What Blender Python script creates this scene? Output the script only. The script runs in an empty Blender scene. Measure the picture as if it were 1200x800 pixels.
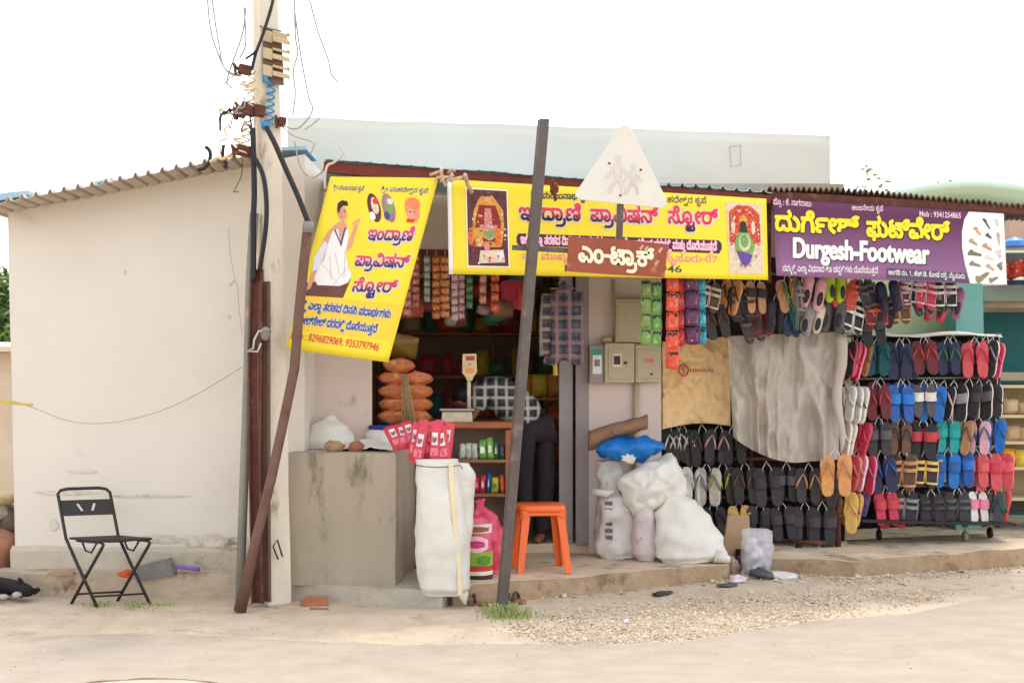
import bpy, bmesh, math, random
from mathutils import Vector, Matrix, noise
R = math.radians
sc = bpy.context.scene
col = sc.collection

# ---------------------------------------------------------------- camera, sky, sun, exposure
F, EYE, HZ = 1500.0, 1.55, 450.0            # focal length in photo pixels, eye height, horizon row
cam = bpy.data.cameras.new('camera')
cam.lens = F / 1200 * 36; cam.sensor_width = 36; cam.shift_y = (HZ - 400) / 1200
cam.clip_end = 3000; cam.clip_start = .05
cam.dof.use_dof = True; cam.dof.focus_distance = 9.4; cam.dof.aperture_fstop = 3.5
co = bpy.data.objects.new('camera', cam); col.objects.link(co)
co.location = (0, 0, EYE); co.rotation_euler = (R(90), 0, 0)
sc.camera = co
SUN_EL, SUN_AZ = 66.0, 24.0                 # elevation; degrees to the right of straight behind the shop
w = bpy.data.worlds.new('World'); sc.world = w; w.use_nodes = True
nt = w.node_tree; bg = nt.nodes['Background']
sky = nt.nodes.new('ShaderNodeTexSky'); sky.sky_type = 'NISHITA'; sky.sun_disc = False
sky.sun_elevation = R(SUN_EL); sky.sun_rotation = R(SUN_AZ); sky.dust_density = 1.5; sky.air_density = 1; sky.ozone_density = 1
hsv = nt.nodes.new('ShaderNodeHueSaturation'); hsv.inputs['Saturation'].default_value = .2; hsv.inputs['Value'].default_value = 1.15
nt.links.new(sky.outputs[0], hsv.inputs['Color']); nt.links.new(hsv.outputs[0], bg.inputs[0])
bg.inputs[1].default_value = .15
sl = bpy.data.lights.new('sun', 'SUN'); sl.energy = .6; sl.angle = R(6); sl.color = (1, .93, .82)
so = bpy.data.objects.new('sun', sl); col.objects.link(so)
sd = Vector((math.sin(R(SUN_AZ)) * math.cos(R(SUN_EL)), math.cos(R(SUN_AZ)) * math.cos(R(SUN_EL)), math.sin(R(SUN_EL))))
so.rotation_euler = sd.to_track_quat('Z', 'Y').to_euler(); so.location = sd * 30
vs = sc.view_settings; vs.view_transform = 'Standard'; vs.look = 'None'; vs.gamma = 1; vs.exposure = 1.45; vs.use_curve_mapping = False
sc.cycles.max_bounces = 8; sc.cycles.diffuse_bounces = 5; sc.cycles.transparent_max_bounces = 12
sc.cycles.use_denoising = True

# ---------------------------------------------------------------- helpers
def V(*a): return Vector(a)
def P(px, py, Y):                            # photo pixel at distance Y -> world
    return V((px - 600) / F * Y, Y, EYE - (py - HZ) / F * Y)
def G(px, py, z=0.0):                        # photo pixel on the level z -> world
    Y = F * (EYE - z) / (py - HZ)
    return V((px - 600) / F * Y, Y, z)
def ray(px, py): return V((px - 600) / F, 1, -(py - HZ) / F)
EYEV = V(0, 0, EYE)
class Plane:
    def __init__(s, p, n, wave=None):
        s.p = p; s.n = n.normalized(); s.wave = wave
        if s.n.y > 0: s.n = -s.n
    def at(s, px, py, d=0):
        r = ray(px, py); q = s.p + s.n * d
        if s.wave: q = q + s.n * s.wave(px, py)
        return EYEV + r * ((q - EYEV).dot(s.n) / r.dot(s.n))
TA = .167
WN = V(TA, -1, 0).normalized(); WT = V(1, TA, 0).normalized()
WALL = Plane(V(.864, 10.8, 0), WN)
def W(px, d=0, z=0):                         # foot of the shop wall line at photo column px, d metres in front of it
    p = WALL.at(px, HZ, d); return V(p.x, p.y, z)

def lin(c): c /= 255; return c / 12.92 if c <= .04045 else ((c + .055) / 1.055) ** 2.4
def rgb(r, g, b, k=1.0): return (lin(r) * k, lin(g) * k, lin(b) * k)
MATS = {}
def mat(name, c, rough=.8, var=.12, scale=5, bump=0, bscale=40, metal=0, spec=.3, c2=None, c2amt=0, c2scale=3, trans=0, alpha=1, detail=6, sub=0, stretch=None, ridge=0, rscale=5):
    """procedural material: base colour broken by two noises, optional second colour in patches, bump"""
    if name in MATS: return MATS[name]
    m = bpy.data.materials.new(name); m.use_nodes = True; t = m.node_tree; N = t.nodes; L = t.links
    b = N['Principled BSDF']; b.inputs['Roughness'].default_value = rough; b.inputs['Metallic'].default_value = metal
    b.inputs['Specular IOR Level'].default_value = spec
    tc = N.new('ShaderNodeTexCoord'); src = tc.outputs['Object']
    if stretch:
        mp = N.new('ShaderNodeMapping'); mp.inputs['Scale'].default_value = stretch; L.new(src, mp.inputs[0]); src = mp.outputs[0]
    def nz(s, d, r=.6):
        n = N.new('ShaderNodeTexNoise'); n.inputs['Scale'].default_value = s; n.inputs['Detail'].default_value = d; n.inputs['Roughness'].default_value = r
        L.new(src, n.inputs['Vector']); return n
    n1 = nz(scale, detail)
    mr = N.new('ShaderNodeMapRange'); mr.inputs[1].default_value = .3; mr.inputs[2].default_value = .7
    mr.inputs[3].default_value = 1 - var; mr.inputs[4].default_value = 1 + var; L.new(n1.outputs[0], mr.inputs[0])
    mx = N.new('ShaderNodeMix'); mx.data_type = 'RGBA'; mx.blend_type = 'MULTIPLY'; mx.inputs[0].default_value = 1
    mx.inputs[6].default_value = (*c, 1); L.new(mr.outputs[0], mx.inputs[7]); out = mx.outputs[2]
    if c2:
        n2 = nz(c2scale, 8, .65)
        cr = N.new('ShaderNodeMapRange'); cr.interpolation_type = 'SMOOTHSTEP'
        cr.inputs[1].default_value = .62 - c2amt * .5; cr.inputs[2].default_value = .72 - c2amt * .3; L.new(n2.outputs[0], cr.inputs[0])
        m2 = N.new('ShaderNodeMix'); m2.data_type = 'RGBA'; L.new(cr.outputs[0], m2.inputs[0]); L.new(out, m2.inputs[6]); m2.inputs[7].default_value = (*c2, 1)
        out = m2.outputs[2]
    L.new(out, b.inputs['Base Color'])
    if bump:
        n3 = nz(bscale, 5, .65); bp = N.new('ShaderNodeBump'); bp.inputs['Strength'].default_value = bump; bp.inputs['Distance'].default_value = .02
        L.new(n3.outputs[0], bp.inputs['Height']); L.new(bp.outputs[0], b.inputs['Normal'])
    if ridge:                                # crease lines: ridged noise added to the bump
        n4 = nz(rscale, 3, .5); n4.noise_type = 'RIDGED_MULTIFRACTAL'; b2 = N.new('ShaderNodeBump'); b2.inputs['Strength'].default_value = ridge; b2.inputs['Distance'].default_value = .03
        L.new(n4.outputs[0], b2.inputs['Height']); L.new(b2.outputs[0], b.inputs['Normal'])
        if bump: L.new(bp.outputs[0], b2.inputs['Normal'])
    if trans: b.inputs['Transmission Weight'].default_value = trans
    if alpha < 1: b.inputs['Alpha'].default_value = alpha
    if sub:
        b.inputs['Subsurface Weight'].default_value = sub
    MATS[name] = m
    return m
def cm(c, rough=.6, **k):                    # cached plain-colour material for small goods
    return mat('goods_%d_%d_%d_%d' % (c[0], c[1], c[2], rough * 100), rgb(*c), rough, k.pop('var', .15), k.pop('scale', 18), **k)

LOCAL = set()
class MB:
    """collects geometry for ONE mesh object"""
    def __init__(s): s.v = []; s.f = []; s.m = []; s.mats = []; s.cur = 0; s.sm = []; s.smooth = False
    def use(s, m):
        if m not in s.mats: s.mats.append(m)
        s.cur = s.mats.index(m); return s
    def add(s, vs, fs):
        o = len(s.v); s.v += [tuple(q) for q in vs]; s.f += [tuple(i + o for i in f) for f in fs]
        s.m += [s.cur] * len(fs); s.sm += [s.smooth] * len(fs); return s
    def box(s, c, d, M=None):
        c = Vector(c); x, y, z = (q / 2 for q in d)
        vs = [V(a, b, e) for a in (-x, x) for b in (-y, y) for e in (-z, z)]
        if M: vs = [M @ q for q in vs]
        return s.add([c + q for q in vs], [(0, 1, 3, 2), (4, 6, 7, 5), (0, 4, 5, 1), (2, 3, 7, 6), (0, 2, 6, 4), (1, 5, 7, 3)])
    def hexa(s, a, b):                       # two matching quads joined
        return s.add(list(a) + list(b), [(3, 2, 1, 0), (4, 5, 6, 7), (0, 1, 5, 4), (1, 2, 6, 5), (2, 3, 7, 6), (3, 0, 4, 7)])
    def prism(s, pts, vec):                  # planar outline pushed along vec
        n = len(pts); a = [Vector(p) for p in pts]; b = [p + Vector(vec) for p in a]
        return s.add(a + b, [tuple(reversed(range(n))), tuple(range(n, 2 * n))] + [(i, (i + 1) % n, n + (i + 1) % n, n + i) for i in range(n)])
    def rings(s, rs, cap=True, closed=False):
        n = len(rs[0]); vs = [p for r in rs for p in r]; fs = []
        m = len(rs)
        for k in range(m if closed else m - 1):
            a = k * n; b = (k + 1) % m * n
            fs += [(a + i, a + (i + 1) % n, b + (i + 1) % n, b + i) for i in range(n)]
        if cap and not closed: fs += [tuple(reversed(range(n))), tuple(range((m - 1) * n, m * n))]
        return s.add(vs, fs)
    def tube(s, path, r, n=8, closed=False, flat=1.0):
        pts = [Vector(p) for p in path]; m = len(pts)
        rr = r if isinstance(r, (list, tuple)) else [r] * m
        t = (pts[1] - pts[0]).normalized(); up = V(0, 0, 1) if abs(t.z) < .9 else V(0, 1, 0)
        x = t.cross(up).normalized(); rs = []
        for i in range(m):
            a = pts[i - 1] if i or closed else pts[0]; b = pts[(i + 1) % m] if i < m - 1 or closed else pts[-1]
            t = (b - a).normalized() if (b - a).length > 1e-9 else t
            x = (x - t * x.dot(t)).normalized(); y = t.cross(x)
            rs.append([pts[i] + (x * math.cos(q) + y * math.sin(q) * flat) * rr[i] for q in (2 * math.pi * k / n for k in range(n))])
        s.smooth = True; s.rings(rs, True, closed); s.smooth = False; return s
    def grid(s, fn, nu, nv):
        vs = [fn(i / nu, j / nv) for j in range(nv + 1) for i in range(nu + 1)]
        s.smooth = True
        s.add(vs, [(j * (nu + 1) + i, j * (nu + 1) + i + 1, (j + 1) * (nu + 1) + i + 1, (j + 1) * (nu + 1) + i) for j in range(nv) for i in range(nu)])
        s.smooth = False; return s
    def blob(s, c, r, n=10, m=7, M=None, amp=0, seed=0, fs=3):
        c = Vector(c); rs = []
        for j in range(m + 1):
            th = math.pi * j / m; rs.append([])
            for i in range(n):
                ph = 2 * math.pi * i / n
                q = V(math.sin(th) * math.cos(ph), math.sin(th) * math.sin(ph), math.cos(th)); k = 1 + amp * noise.noise(q * fs + V(seed * 7.3, seed, 0))
                q = V(q.x * r[0], q.y * r[1], q.z * r[2]) * k
                rs[-1].append(c + ((M @ q) if M else q))
        s.smooth = True; s.rings(rs, False); s.smooth = False; return s
    def build(s, name, m=None, parent=None, bev=0, sub=0, solid=0, merge=False):
        me = bpy.data.meshes.new(name); me.from_pydata(s.v, [], s.f)
        if s.mats:
            for q in s.mats: me.materials.append(q)
            me.polygons.foreach_set('material_index', s.m)
        elif m: me.materials.append(m)
        me.polygons.foreach_set('use_smooth', s.sm); me.update()
        o = bpy.data.objects.new(name, me); col.objects.link(o)
        if merge:
            b = bmesh.new(); b.from_mesh(me); bmesh.ops.remove_doubles(b, verts=b.verts, dist=1e-5); b.to_mesh(me); b.free()
        if parent:
            o.parent = parent
            if parent.name in LOCAL: LOCAL.add(o.name)
            else: o.matrix_parent_inverse = parent_world(parent).inverted()
        if solid: q = o.modifiers.new('s', 'SOLIDIFY'); q.thickness = solid; q.offset = 0
        if bev: q = o.modifiers.new('b', 'BEVEL'); q.width = bev; q.segments = 2; q.limit_method = 'ANGLE'; q.angle_limit = R(35)
        if sub: q = o.modifiers.new('u', 'SUBSURF'); q.levels = sub; q.render_levels = sub
        return o
def parent_world(o):
    m = o.matrix_basis.copy()
    while o.parent:
        m = o.parent.matrix_basis @ o.matrix_parent_inverse @ m; o = o.parent
    return m
def tag(o, label, cat, group=None, kind=None):
    o['label'] = label; o['category'] = cat
    if group: o['group'] = group
    if kind: o['kind'] = kind
    return o
def thing(name, label, cat, loc=(0, 0, 0), group=None, local=False, rz=0):
    o = bpy.data.objects.new(name, None); o.empty_display_size = .1; col.objects.link(o); o.location = loc; o.rotation_euler = (0, 0, rz)
    if local: LOCAL.add(o.name)
    return tag(o, label, cat, group)
def struct(o): o['kind'] = 'structure'; return o
def stuff(o): o['kind'] = 'stuff'; return o
def rnd(seed): return random.Random(seed)
def pillow(mb, c, w, h, t, M=None, seed=0, wr=.012, pw=2.6, n=12, pinch=.0):
    """stuffed bag: two bulging faces meeting in a seam"""
    c = Vector(c); rs = rnd(seed)
    def side(sg):
        def fn(u, v):
            a = u * 2 - 1; b = v * 2 - 1
            e = max(0, (1 - abs(a) ** pw)) ** .6 * max(0, (1 - abs(b) ** pw)) ** .6
            k = 1 - pinch * abs(b) ** 2 * 0 - .06 * (abs(a) * abs(b)) ** 2 - pinch * (1 - abs(a)) * 0
            wx = 1 - pinch * max(0, b) ** 3
            q = V(a * w / 2 * k * wx, 0, b * h / 2 * k)
            q.y = sg * t / 2 * e
            cr = wr * .8 * (1 - 2 * abs(noise.noise(V(a * 3.1 + seed * 2, b * 2.3, 4.4)))) * (1 if e > .15 else .2)
            q.y += sg * cr * .8
            q += V(noise.noise(V(a * 2.2 + seed, b * 2.2, sg)), noise.noise(V(a * 3 + seed, b * 3, sg * 2 + 5)) * (1 if e > .05 else .3), noise.noise(V(a * 2, b * 2.6 + seed, 9))) * wr
            return c + ((M @ q) if M else q)
        return fn
    mb.grid(side(-1), n, n)
    f = side(1); mb.grid(lambda u, v: f(1 - u, v), n, n)
    return mb
def rot(z=0, x=0, y=0): return Matrix.Rotation(R(z), 3, 'Z') @ Matrix.Rotation(R(x), 3, 'X') @ Matrix.Rotation(R(y), 3, 'Y')
# ---------------------------------------------------------------- Kannada lettering: per glyph its advance and outlines (1/125 em), then the shaped lines
GLY = [
[36],
[69,[28,-1,19,2,11,9,6,18,5,36,8,47,14,56,23,61,34,62,46,61,55,55,61,47,64,31,62,19,58,9,51,2,40,-1],[41,9,46,11,52,19,54,31,52,42,45,51,34,53,23,50,17,42,15,31,17,19,24,11,29,9]],
[108,[69,10,81,14,89,22,92,34,91,51,87,59,79,61,74,59,72,56,72,49,78,42,85,39,85,30,47,30,47,39,69,39,62,49,62,59,67,66,76,70,88,69,96,64,102,52,103,41,101,24,98,17,87,6,72,1,53,-1,34,1,19,8,10,18,5,31,5,45,8,56,14,64,21,69,37,69,44,65,48,59,47,47,41,39,31,35,18,36,8,44,11,52,19,45,30,44,36,46,38,49,38,57,34,61,26,61,19,56,15,46,16,31,21,21,31,13,46,9]],
[105,[44,-1,27,4,14,12,7,24,4,39,6,51,11,60,18,67,26,70,40,68,46,62,48,50,44,41,35,36,22,35,8,44,11,52,19,45,30,44,36,46,38,49,38,57,34,61,26,61,19,56,15,46,16,31,21,21,31,13,48,9,69,9,82,14,88,22,88,29,79,36,66,44,62,51,62,59,67,66,76,70,89,69,98,64,101,57,100,46,88,34,69,30,44,30,44,39,81,41,89,46,91,52,89,59,86,61,77,61,72,57,72,51,94,36,98,29,96,15,89,7,76,1,62,-1]],
[89,[31,-1,21,5,16,14,17,22,22,31,32,35,48,34,63,28,76,11,82,-5,71,-7,66,10,59,19,51,24,36,26,29,24,27,21,26,18,27,14,32,9,47,8,60,12,69,21,74,36,72,52,68,58,60,61,54,59,49,54,47,46,37,46,34,54,29,59,23,61,16,58,14,49,16,43,6,40,3,52,6,62,13,68,22,71,34,68,44,56,40,55,48,67,61,71,71,68,78,62,83,50,82,27,72,11,58,1,46,-1]],
[98,[61,0,49,12,53,13,44,2,33,-1,19,0,9,6,4,16,4,28,10,36,19,40,30,39,36,35,36,21,27,22,28,29,24,31,19,31,14,26,14,18,17,12,24,9,34,9,42,12,46,20,46,24,56,24,58,15,64,10,71,8,78,11,82,17,83,32,79,42,72,50,57,58,37,62,29,62,31,73,54,70,71,63,84,53,91,41,94,26,91,10,82,1,76,-1]],
[72,[25,0,13,6,9,13,8,26,14,37,19,40,21,38,4,38,4,47,31,47,34,55,32,59,38,61,42,59,42,47,68,47,68,38,51,39,52,40,61,33,64,22,61,9,56,4,47,0,41,-1],[42,9,50,12,54,19,54,28,49,35,36,38,23,35,19,31,18,23,19,15,26,10,30,9],[4,59,4,69,54,70,58,78,54,88,50,93,58,99,67,84,68,71,61,63,44,59]],
[106,[64,1,31,22,22,23,15,21,13,16,15,11,19,9,32,9,41,14,47,26,48,46,42,56,34,61,27,61,23,59,21,56,21,47,22,46,20,44,22,51,27,53,32,51,34,46,31,40,24,38,18,39,12,44,11,56,16,64,28,70,37,70,46,66,53,59,58,44,57,24,52,14,44,5,34,0,24,-1,12,1,6,6,3,16,7,26,14,31,28,32,67,10,74,8,84,11,89,18,91,29,89,41,84,51,71,63,59,69,64,79,84,67,93,57,99,44,101,24,96,9,89,2,80,-1]],
[81,[34,58,25,50,18,29,18,0,6,0,8,34,13,50,20,58,25,61,27,59,6,59,6,69,60,70,64,78,61,88,56,93,64,99,74,84,74,72,69,64,58,60,66,52,72,38,75,16,75,0,63,0,61,39,56,51,49,58,46,59]],
[100,[58,1,48,13,51,13,42,2,28,-1,16,1,9,8,6,21,12,31,31,46,34,52,32,59,24,61,16,59,14,49,16,46,7,41,3,54,8,64,16,69,29,70,39,66,44,57,44,49,31,34,19,25,17,22,18,13,19,11,28,8,37,11,42,16,45,24,54,24,57,15,62,10,70,8,78,10,82,16,82,24,76,34,69,39,76,44,89,32,93,20,91,9,83,1,75,-1],[55,38,55,47,71,47,74,55,71,59,78,61,81,60,82,47,96,47,96,38],[55,59,55,69,83,71,86,78,82,88,78,93,86,99,95,84,95,71,89,63,72,59]],
[97,[61,0,54,4,48,13,51,13,42,2,28,-1,16,1,9,8,6,21,12,31,31,46,34,52,32,59,24,61,16,59,14,49,16,46,7,41,3,54,8,64,16,69,29,70,39,66,44,57,43,49,34,36,19,25,17,22,18,13,19,11,28,8,37,11,42,16,45,24,54,24,57,15,62,10,70,8,78,10,82,15,82,23,78,32,86,38,93,22,92,12,86,3,75,-1],[56,40,41,50,35,59,39,64,48,54,60,49,69,49,72,51,75,54,73,68,83,71,86,59,83,48,76,41,69,39]],
[78,[23,1,12,6,5,18,5,32,15,31,15,20,21,12,34,9,54,11,61,17,64,29,59,38,49,42,38,41,36,37,38,33,48,32,53,36,56,41,56,49,51,56,42,61,57,61,63,54,66,41,62,31,52,24,38,23,30,26,26,32,26,40,30,46,40,50,56,48,65,43,72,34,72,18,68,8,58,2,44,-1],[5,59,5,69,59,70,63,78,59,88,55,93,63,99,72,84,72,71,66,63,49,59]],
[96,[21,-1,16,2,11,6,8,11,6,32,9,46,17,56,24,61,26,59,5,59,5,69,76,70,80,78,77,88,72,93,80,99,89,84,89,71,80,61,73,61,84,49,90,32,90,19,88,11,84,6,80,2,74,-1,63,-1,52,4,46,13,50,14,41,2,31,-1],[32,9,38,12,43,23,52,23,56,14,64,9,71,9,77,12,80,21,78,39,69,52,59,58,38,59,26,53,19,44,16,28,17,16,21,11,24,9],[45,31,41,36,41,41,45,45,51,45,54,41,54,36,51,31],[42,-18,43,2,52,2,54,-18]],
[96,[21,-1,16,2,11,6,8,11,6,32,9,46,17,56,24,61,26,59,5,59,5,69,76,70,80,78,77,88,72,93,80,99,89,84,89,71,80,61,73,61,84,49,90,32,90,19,88,11,84,6,80,2,74,-1,63,-1,52,4,46,13,50,14,41,2,31,-1],[32,9,39,12,42,20,43,24,52,24,55,15,61,10,67,8,74,10,79,16,79,36,72,50,62,57,42,59,29,56,21,48,16,32,17,16,21,11,24,9]],
[96,[21,-1,16,2,11,6,8,11,6,32,9,46,17,56,24,61,26,59,5,59,5,69,76,70,80,78,77,88,72,93,80,99,89,84,89,71,80,61,73,61,84,49,90,32,90,19,88,11,84,6,80,2,74,-1,63,-1,52,4,46,13,50,14,41,2,31,-1],[32,9,39,12,42,20,43,24,52,24,55,15,61,10,67,8,74,10,79,16,79,36,72,50,62,57,42,59,29,56,21,48,16,32,17,16,21,11,24,9],[42,-18,43,2,52,2,54,-18]],
[89,[52,-1,28,28,19,28,14,22,14,14,20,2,11,-2,4,14,5,26,11,34,19,38,31,36,41,28,51,12,58,9,66,9,71,13,73,24,72,35,64,49,51,58,46,59,4,59,4,69,69,70,74,78,70,88,66,93,74,99,82,84,82,71,76,63,64,61,77,47,82,34,84,25,81,11,78,6,73,2,68,-1]],
[99,[19,0,9,6,4,16,5,28,10,36,19,40,31,39,36,35,36,21,28,22,28,29,25,31,19,31,14,26,14,18,18,12,24,9,34,9,42,12,46,20,46,24,56,24,59,15,64,10,71,8,79,11,82,16,82,32,77,44,73,48,82,54,91,41,94,25,91,10,83,1,72,-1,59,1,49,12,53,13,44,2,34,-1],[48,38,44,42,44,48,48,51,53,51,57,48,57,42,53,38],[4,59,4,69,79,70,84,78,80,88,76,93,84,99,93,84,93,71,87,63,70,59]],
[99,[19,0,9,6,4,16,5,28,10,36,19,40,31,39,36,35,36,21,28,22,28,29,25,31,19,31,14,26,14,18,18,12,24,9,34,9,42,12,46,20,46,24,56,24,59,15,64,10,71,8,79,11,82,16,82,32,77,44,73,48,82,54,91,41,94,25,91,10,83,1,72,-1,59,1,49,12,53,13,44,2,34,-1],[46,-18,46,2,56,2,57,-18],[48,38,44,42,44,48,48,51,53,51,57,48,57,42,53,38],[4,59,4,69,79,70,84,78,80,88,76,93,84,99,93,84,93,71,87,63,70,59]],
[144,[19,0,9,6,4,16,5,28,10,36,19,40,31,39,36,35,36,21,28,22,28,29,25,31,19,31,14,26,14,18,18,12,24,9,34,9,42,12,46,20,46,24,56,24,59,15,64,10,71,8,79,11,84,20,82,33,74,48,62,58,55,59,74,61,88,47,93,34,94,19,89,6,79,0,64,-1,53,8,49,12,53,13,44,2,34,-1],[4,59,4,69,79,70,84,78,80,88,76,93,84,99,93,84,93,71,87,63,70,59],[108,-1,97,3,84,16,91,22,101,12,109,9,119,9,126,13,129,21,128,37,121,49,105,61,111,71,126,60,136,46,139,34,139,17,135,8,128,2,119,-1]],
[167,[28,0,16,7,7,22,5,35,7,48,12,58,21,66,32,70,49,69,61,62,70,47,71,34,69,21,64,11,56,3,45,-1],[47,10,56,17,61,29,60,44,54,55,47,59,34,60,23,56,17,45,16,29,20,17,29,10,34,9],[84,-1,74,3,61,16,68,22,78,12,86,9,95,9,102,13,106,21,105,36,98,49,86,58,81,59,98,60,111,48,116,36,115,17,109,5,99,-1],[130,-1,119,3,107,16,113,22,124,12,132,9,141,9,148,13,152,21,151,37,144,49,128,61,133,71,148,60,159,46,162,34,161,17,158,8,151,2,142,-1],[114,71,108,63,91,59,75,59,75,69,102,71,105,78,102,88,97,93,105,99,114,84]],
[81,[34,-1,22,2,13,9,8,19,6,36,11,51,21,61,23,59,5,59,5,69,62,70,66,78,62,88,58,93,66,99,75,84,75,71,68,62,62,60,71,51,76,36,76,26,72,14,65,6,54,1,48,-1],[46,9,55,12,61,18,66,29,64,44,58,54,46,59,31,58,21,51,16,39,16,26,19,20,22,15,28,12,34,9]],
[89,[33,1,29,4,27,8,26,16,30,21,32,24,32,21,18,26,8,36,4,44,5,56,11,66,21,70,31,70,38,67,42,60,42,51,38,43,27,39,10,42,11,50,21,48,31,49,33,55,31,60,25,62,19,60,14,56,13,45,18,38,30,31,46,29,61,31,71,37,73,41,74,49,66,58,64,59,52,59,52,69,72,71,74,78,71,88,66,93,74,99,84,84,84,73,79,64,73,61,71,64,81,57,84,50,83,38,76,28,59,21,59,24,63,19,65,13,62,6,56,0,51,-1],[49,8,54,11,54,17,49,21,41,21,36,17,36,11,41,8]],
[79,[22,-1,10,5,6,11,4,24,7,31,19,38,40,42,43,47,43,53,38,59,26,59,21,54,22,46,13,42,11,52,14,61,24,64,40,64,50,58,52,49,50,39,42,33,18,27,14,22,14,17,19,11,34,8,50,11,58,16,62,24,63,38,58,52,49,60,49,62,58,62,69,51,74,33,72,20,66,10,56,2,42,-1],[4,59,4,69,59,70,64,78,60,88,56,93,64,99,73,84,73,71,65,62,45,59,31,61,19,59]],
[100,[19,0,9,6,4,16,5,28,10,36,19,40,31,39,36,35,36,21,28,22,28,29,25,31,19,31,14,26,14,18,18,12,24,9,34,9,42,12,46,20,46,24,56,24,59,15,64,10,72,8,80,10,84,16,85,28,81,40,74,48,83,54,92,41,95,25,92,11,79,-1,62,0,49,12,53,13,44,2,34,-1],[48,38,44,42,44,48,48,51,53,51,57,48,57,42,53,38],[86,-7,59,33,68,38,87,10,88,8,95,-1],[4,59,4,69,81,70,85,78,81,88,77,93,85,99,94,84,94,71,88,63,71,59]],
[89,[52,-1,28,28,19,28,14,22,14,14,20,2,11,-2,4,14,5,26,11,34,19,38,31,36,54,10,61,8,68,11,72,16,73,28,69,40,63,48,71,54,81,41,84,26,81,11,78,6,73,2,68,-1],[40,40,36,44,36,49,40,54,46,54,49,49,49,44,46,40],[4,59,4,69,69,70,74,78,70,88,66,93,74,99,82,84,82,71,76,63,59,59]],
[100,[22,-1,16,1,11,5,7,9,5,16,5,29,7,35,11,40,16,44,22,46,36,46,46,42,42,52,34,58,26,60,45,61,52,54,54,39,65,46,79,46,85,44,90,40,96,29,95,16,93,10,89,5,84,1,78,-1,61,0,51,8,49,12,51,12,42,2,32,-1],[34,8,41,12,45,19,45,27,41,34,34,37,25,37,18,33,15,27,15,19,19,12,25,8],[75,8,82,12,86,19,85,27,82,34,75,37,66,37,59,33,55,27,56,19,59,12,66,8],[4,59,4,69,81,70,86,78,82,88,78,93,86,99,95,84,95,71,89,63,72,59]],
[56,[49,18,46,9,39,2,30,-1,16,0,8,6,3,15,4,24,7,31,13,34,21,34,26,30,26,23,22,19,16,19,13,23,12,26,14,26,12,19,15,11,21,8,29,8,37,14,41,30,38,46,28,56,8,59,-31,59,-31,69,24,68,40,60,47,50,51,36]],
[46,[8,-1,-2,3,-15,16,-9,22,2,12,10,9,19,9,26,13,30,21,29,37,22,49,6,61,11,71,27,60,37,46,41,34,39,17,36,8,29,2,20,-1]],
[93,[6,-1,-3,3,-15,14,-9,21,4,10,11,8,16,9,19,11,22,19,21,46,25,56,31,64,41,69,58,70,72,65,82,54,88,41,88,24,86,13,80,5,72,0,58,-1,48,3,42,12,41,24,45,31,51,34,59,34,63,30,64,23,60,19,54,19,51,23,50,26,51,26,49,19,52,11,58,8,67,8,75,14,78,29,76,45,71,53,63,59,48,61,38,56,32,48,32,15,27,4,15,-1]],
[15,[-19,-51,-31,-46,-38,-36,-39,-24,-36,-14,-28,-9,-16,-8,-9,-11,-6,-18,-6,-24,-10,-30,-17,-34,-31,-32,-33,-31,-34,-22,-27,-26,-17,-25,-15,-21,-16,-17,-24,-16,-29,-21,-30,-32,-26,-39,-19,-43,-6,-42,4,-37,8,-29,8,-11,2,4,11,9,18,-16,18,-29,14,-38,10,-44,4,-48,-4,-51]],
[51,[47,47,41,39,31,35,18,36,7,44,10,52,18,45,29,44,34,46,37,49,37,57,32,61,26,61,18,56,14,46,16,31,23,19,39,8,34,-1,19,9,8,22,5,34,6,52,13,64,21,69,33,70,44,65,48,58]],
[23,[-21,-51,-32,-44,-38,-32,-37,-21,-31,-12,-22,-8,-14,-8,-8,-11,-5,-18,-5,-24,-8,-30,-16,-34,-29,-32,-31,-31,-33,-22,-25,-26,-16,-25,-13,-21,-15,-17,-22,-16,-28,-21,-29,-32,-25,-39,-17,-43,0,-41,8,-36,11,-29,11,-17,3,-5,10,3,10,10,3,19,9,26,18,16,20,7,18,-1,14,-6,13,-2,20,-16,21,-31,17,-40,11,-46,1,-51,-4,-51]],
[71,[69,59,21,58,15,54,14,47,19,41,33,39,48,39,48,30,21,28,16,23,16,16,19,12,31,10,31,0,16,2,9,7,6,14,6,25,12,32,15,34,8,40,4,47,6,58,12,65,34,69,69,69]],
[17,[-34,-46,-44,-40,-48,-31,-46,-17,-39,-9,-29,-7,-22,-8,-18,-14,-17,-21,-20,-26,-26,-29,-38,-28,-42,-25,-41,-18,-35,-22,-26,-21,-25,-16,-29,-14,-36,-17,-39,-22,-38,-34,-32,-38,-25,-38,-19,-32,-18,-29,-10,-29,-6,-36,0,-38,6,-36,9,-30,8,-26,1,-21,-2,-20,1,-13,13,-19,18,-27,17,-37,9,-44,-3,-46,-12,-41,-16,-36,-12,-36,-19,-44,-26,-46],[-9,-21,-9,-12,5,-9,2,9,11,12,16,-6,14,-14,8,-19,1,-21]],
[14,[-41,-46,-46,-41,-46,-33,-41,-29,-35,-27,-35,-29,-43,-25,-46,-18,-44,-12,-39,-8,-26,-7,-18,-11,-13,-16,-18,-16,-7,-8,4,-7,14,-12,19,-21,19,-35,14,-42,5,-47,-7,-46,-12,-41,-14,-35,-13,-31,-11,-27,-8,-24,1,-24,6,-28,6,-36,-1,-34,-3,-31,-6,-33,-4,-38,1,-39,8,-37,10,-33,11,-24,8,-19,2,-15,-5,-16,-10,-19,-11,-22,-19,-22,-22,-17,-29,-15,-35,-16,-36,-22,-26,-24,-26,-31,-36,-32,-37,-37,-29,-39,-24,-36,-19,-43,-29,-47]],
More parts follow.
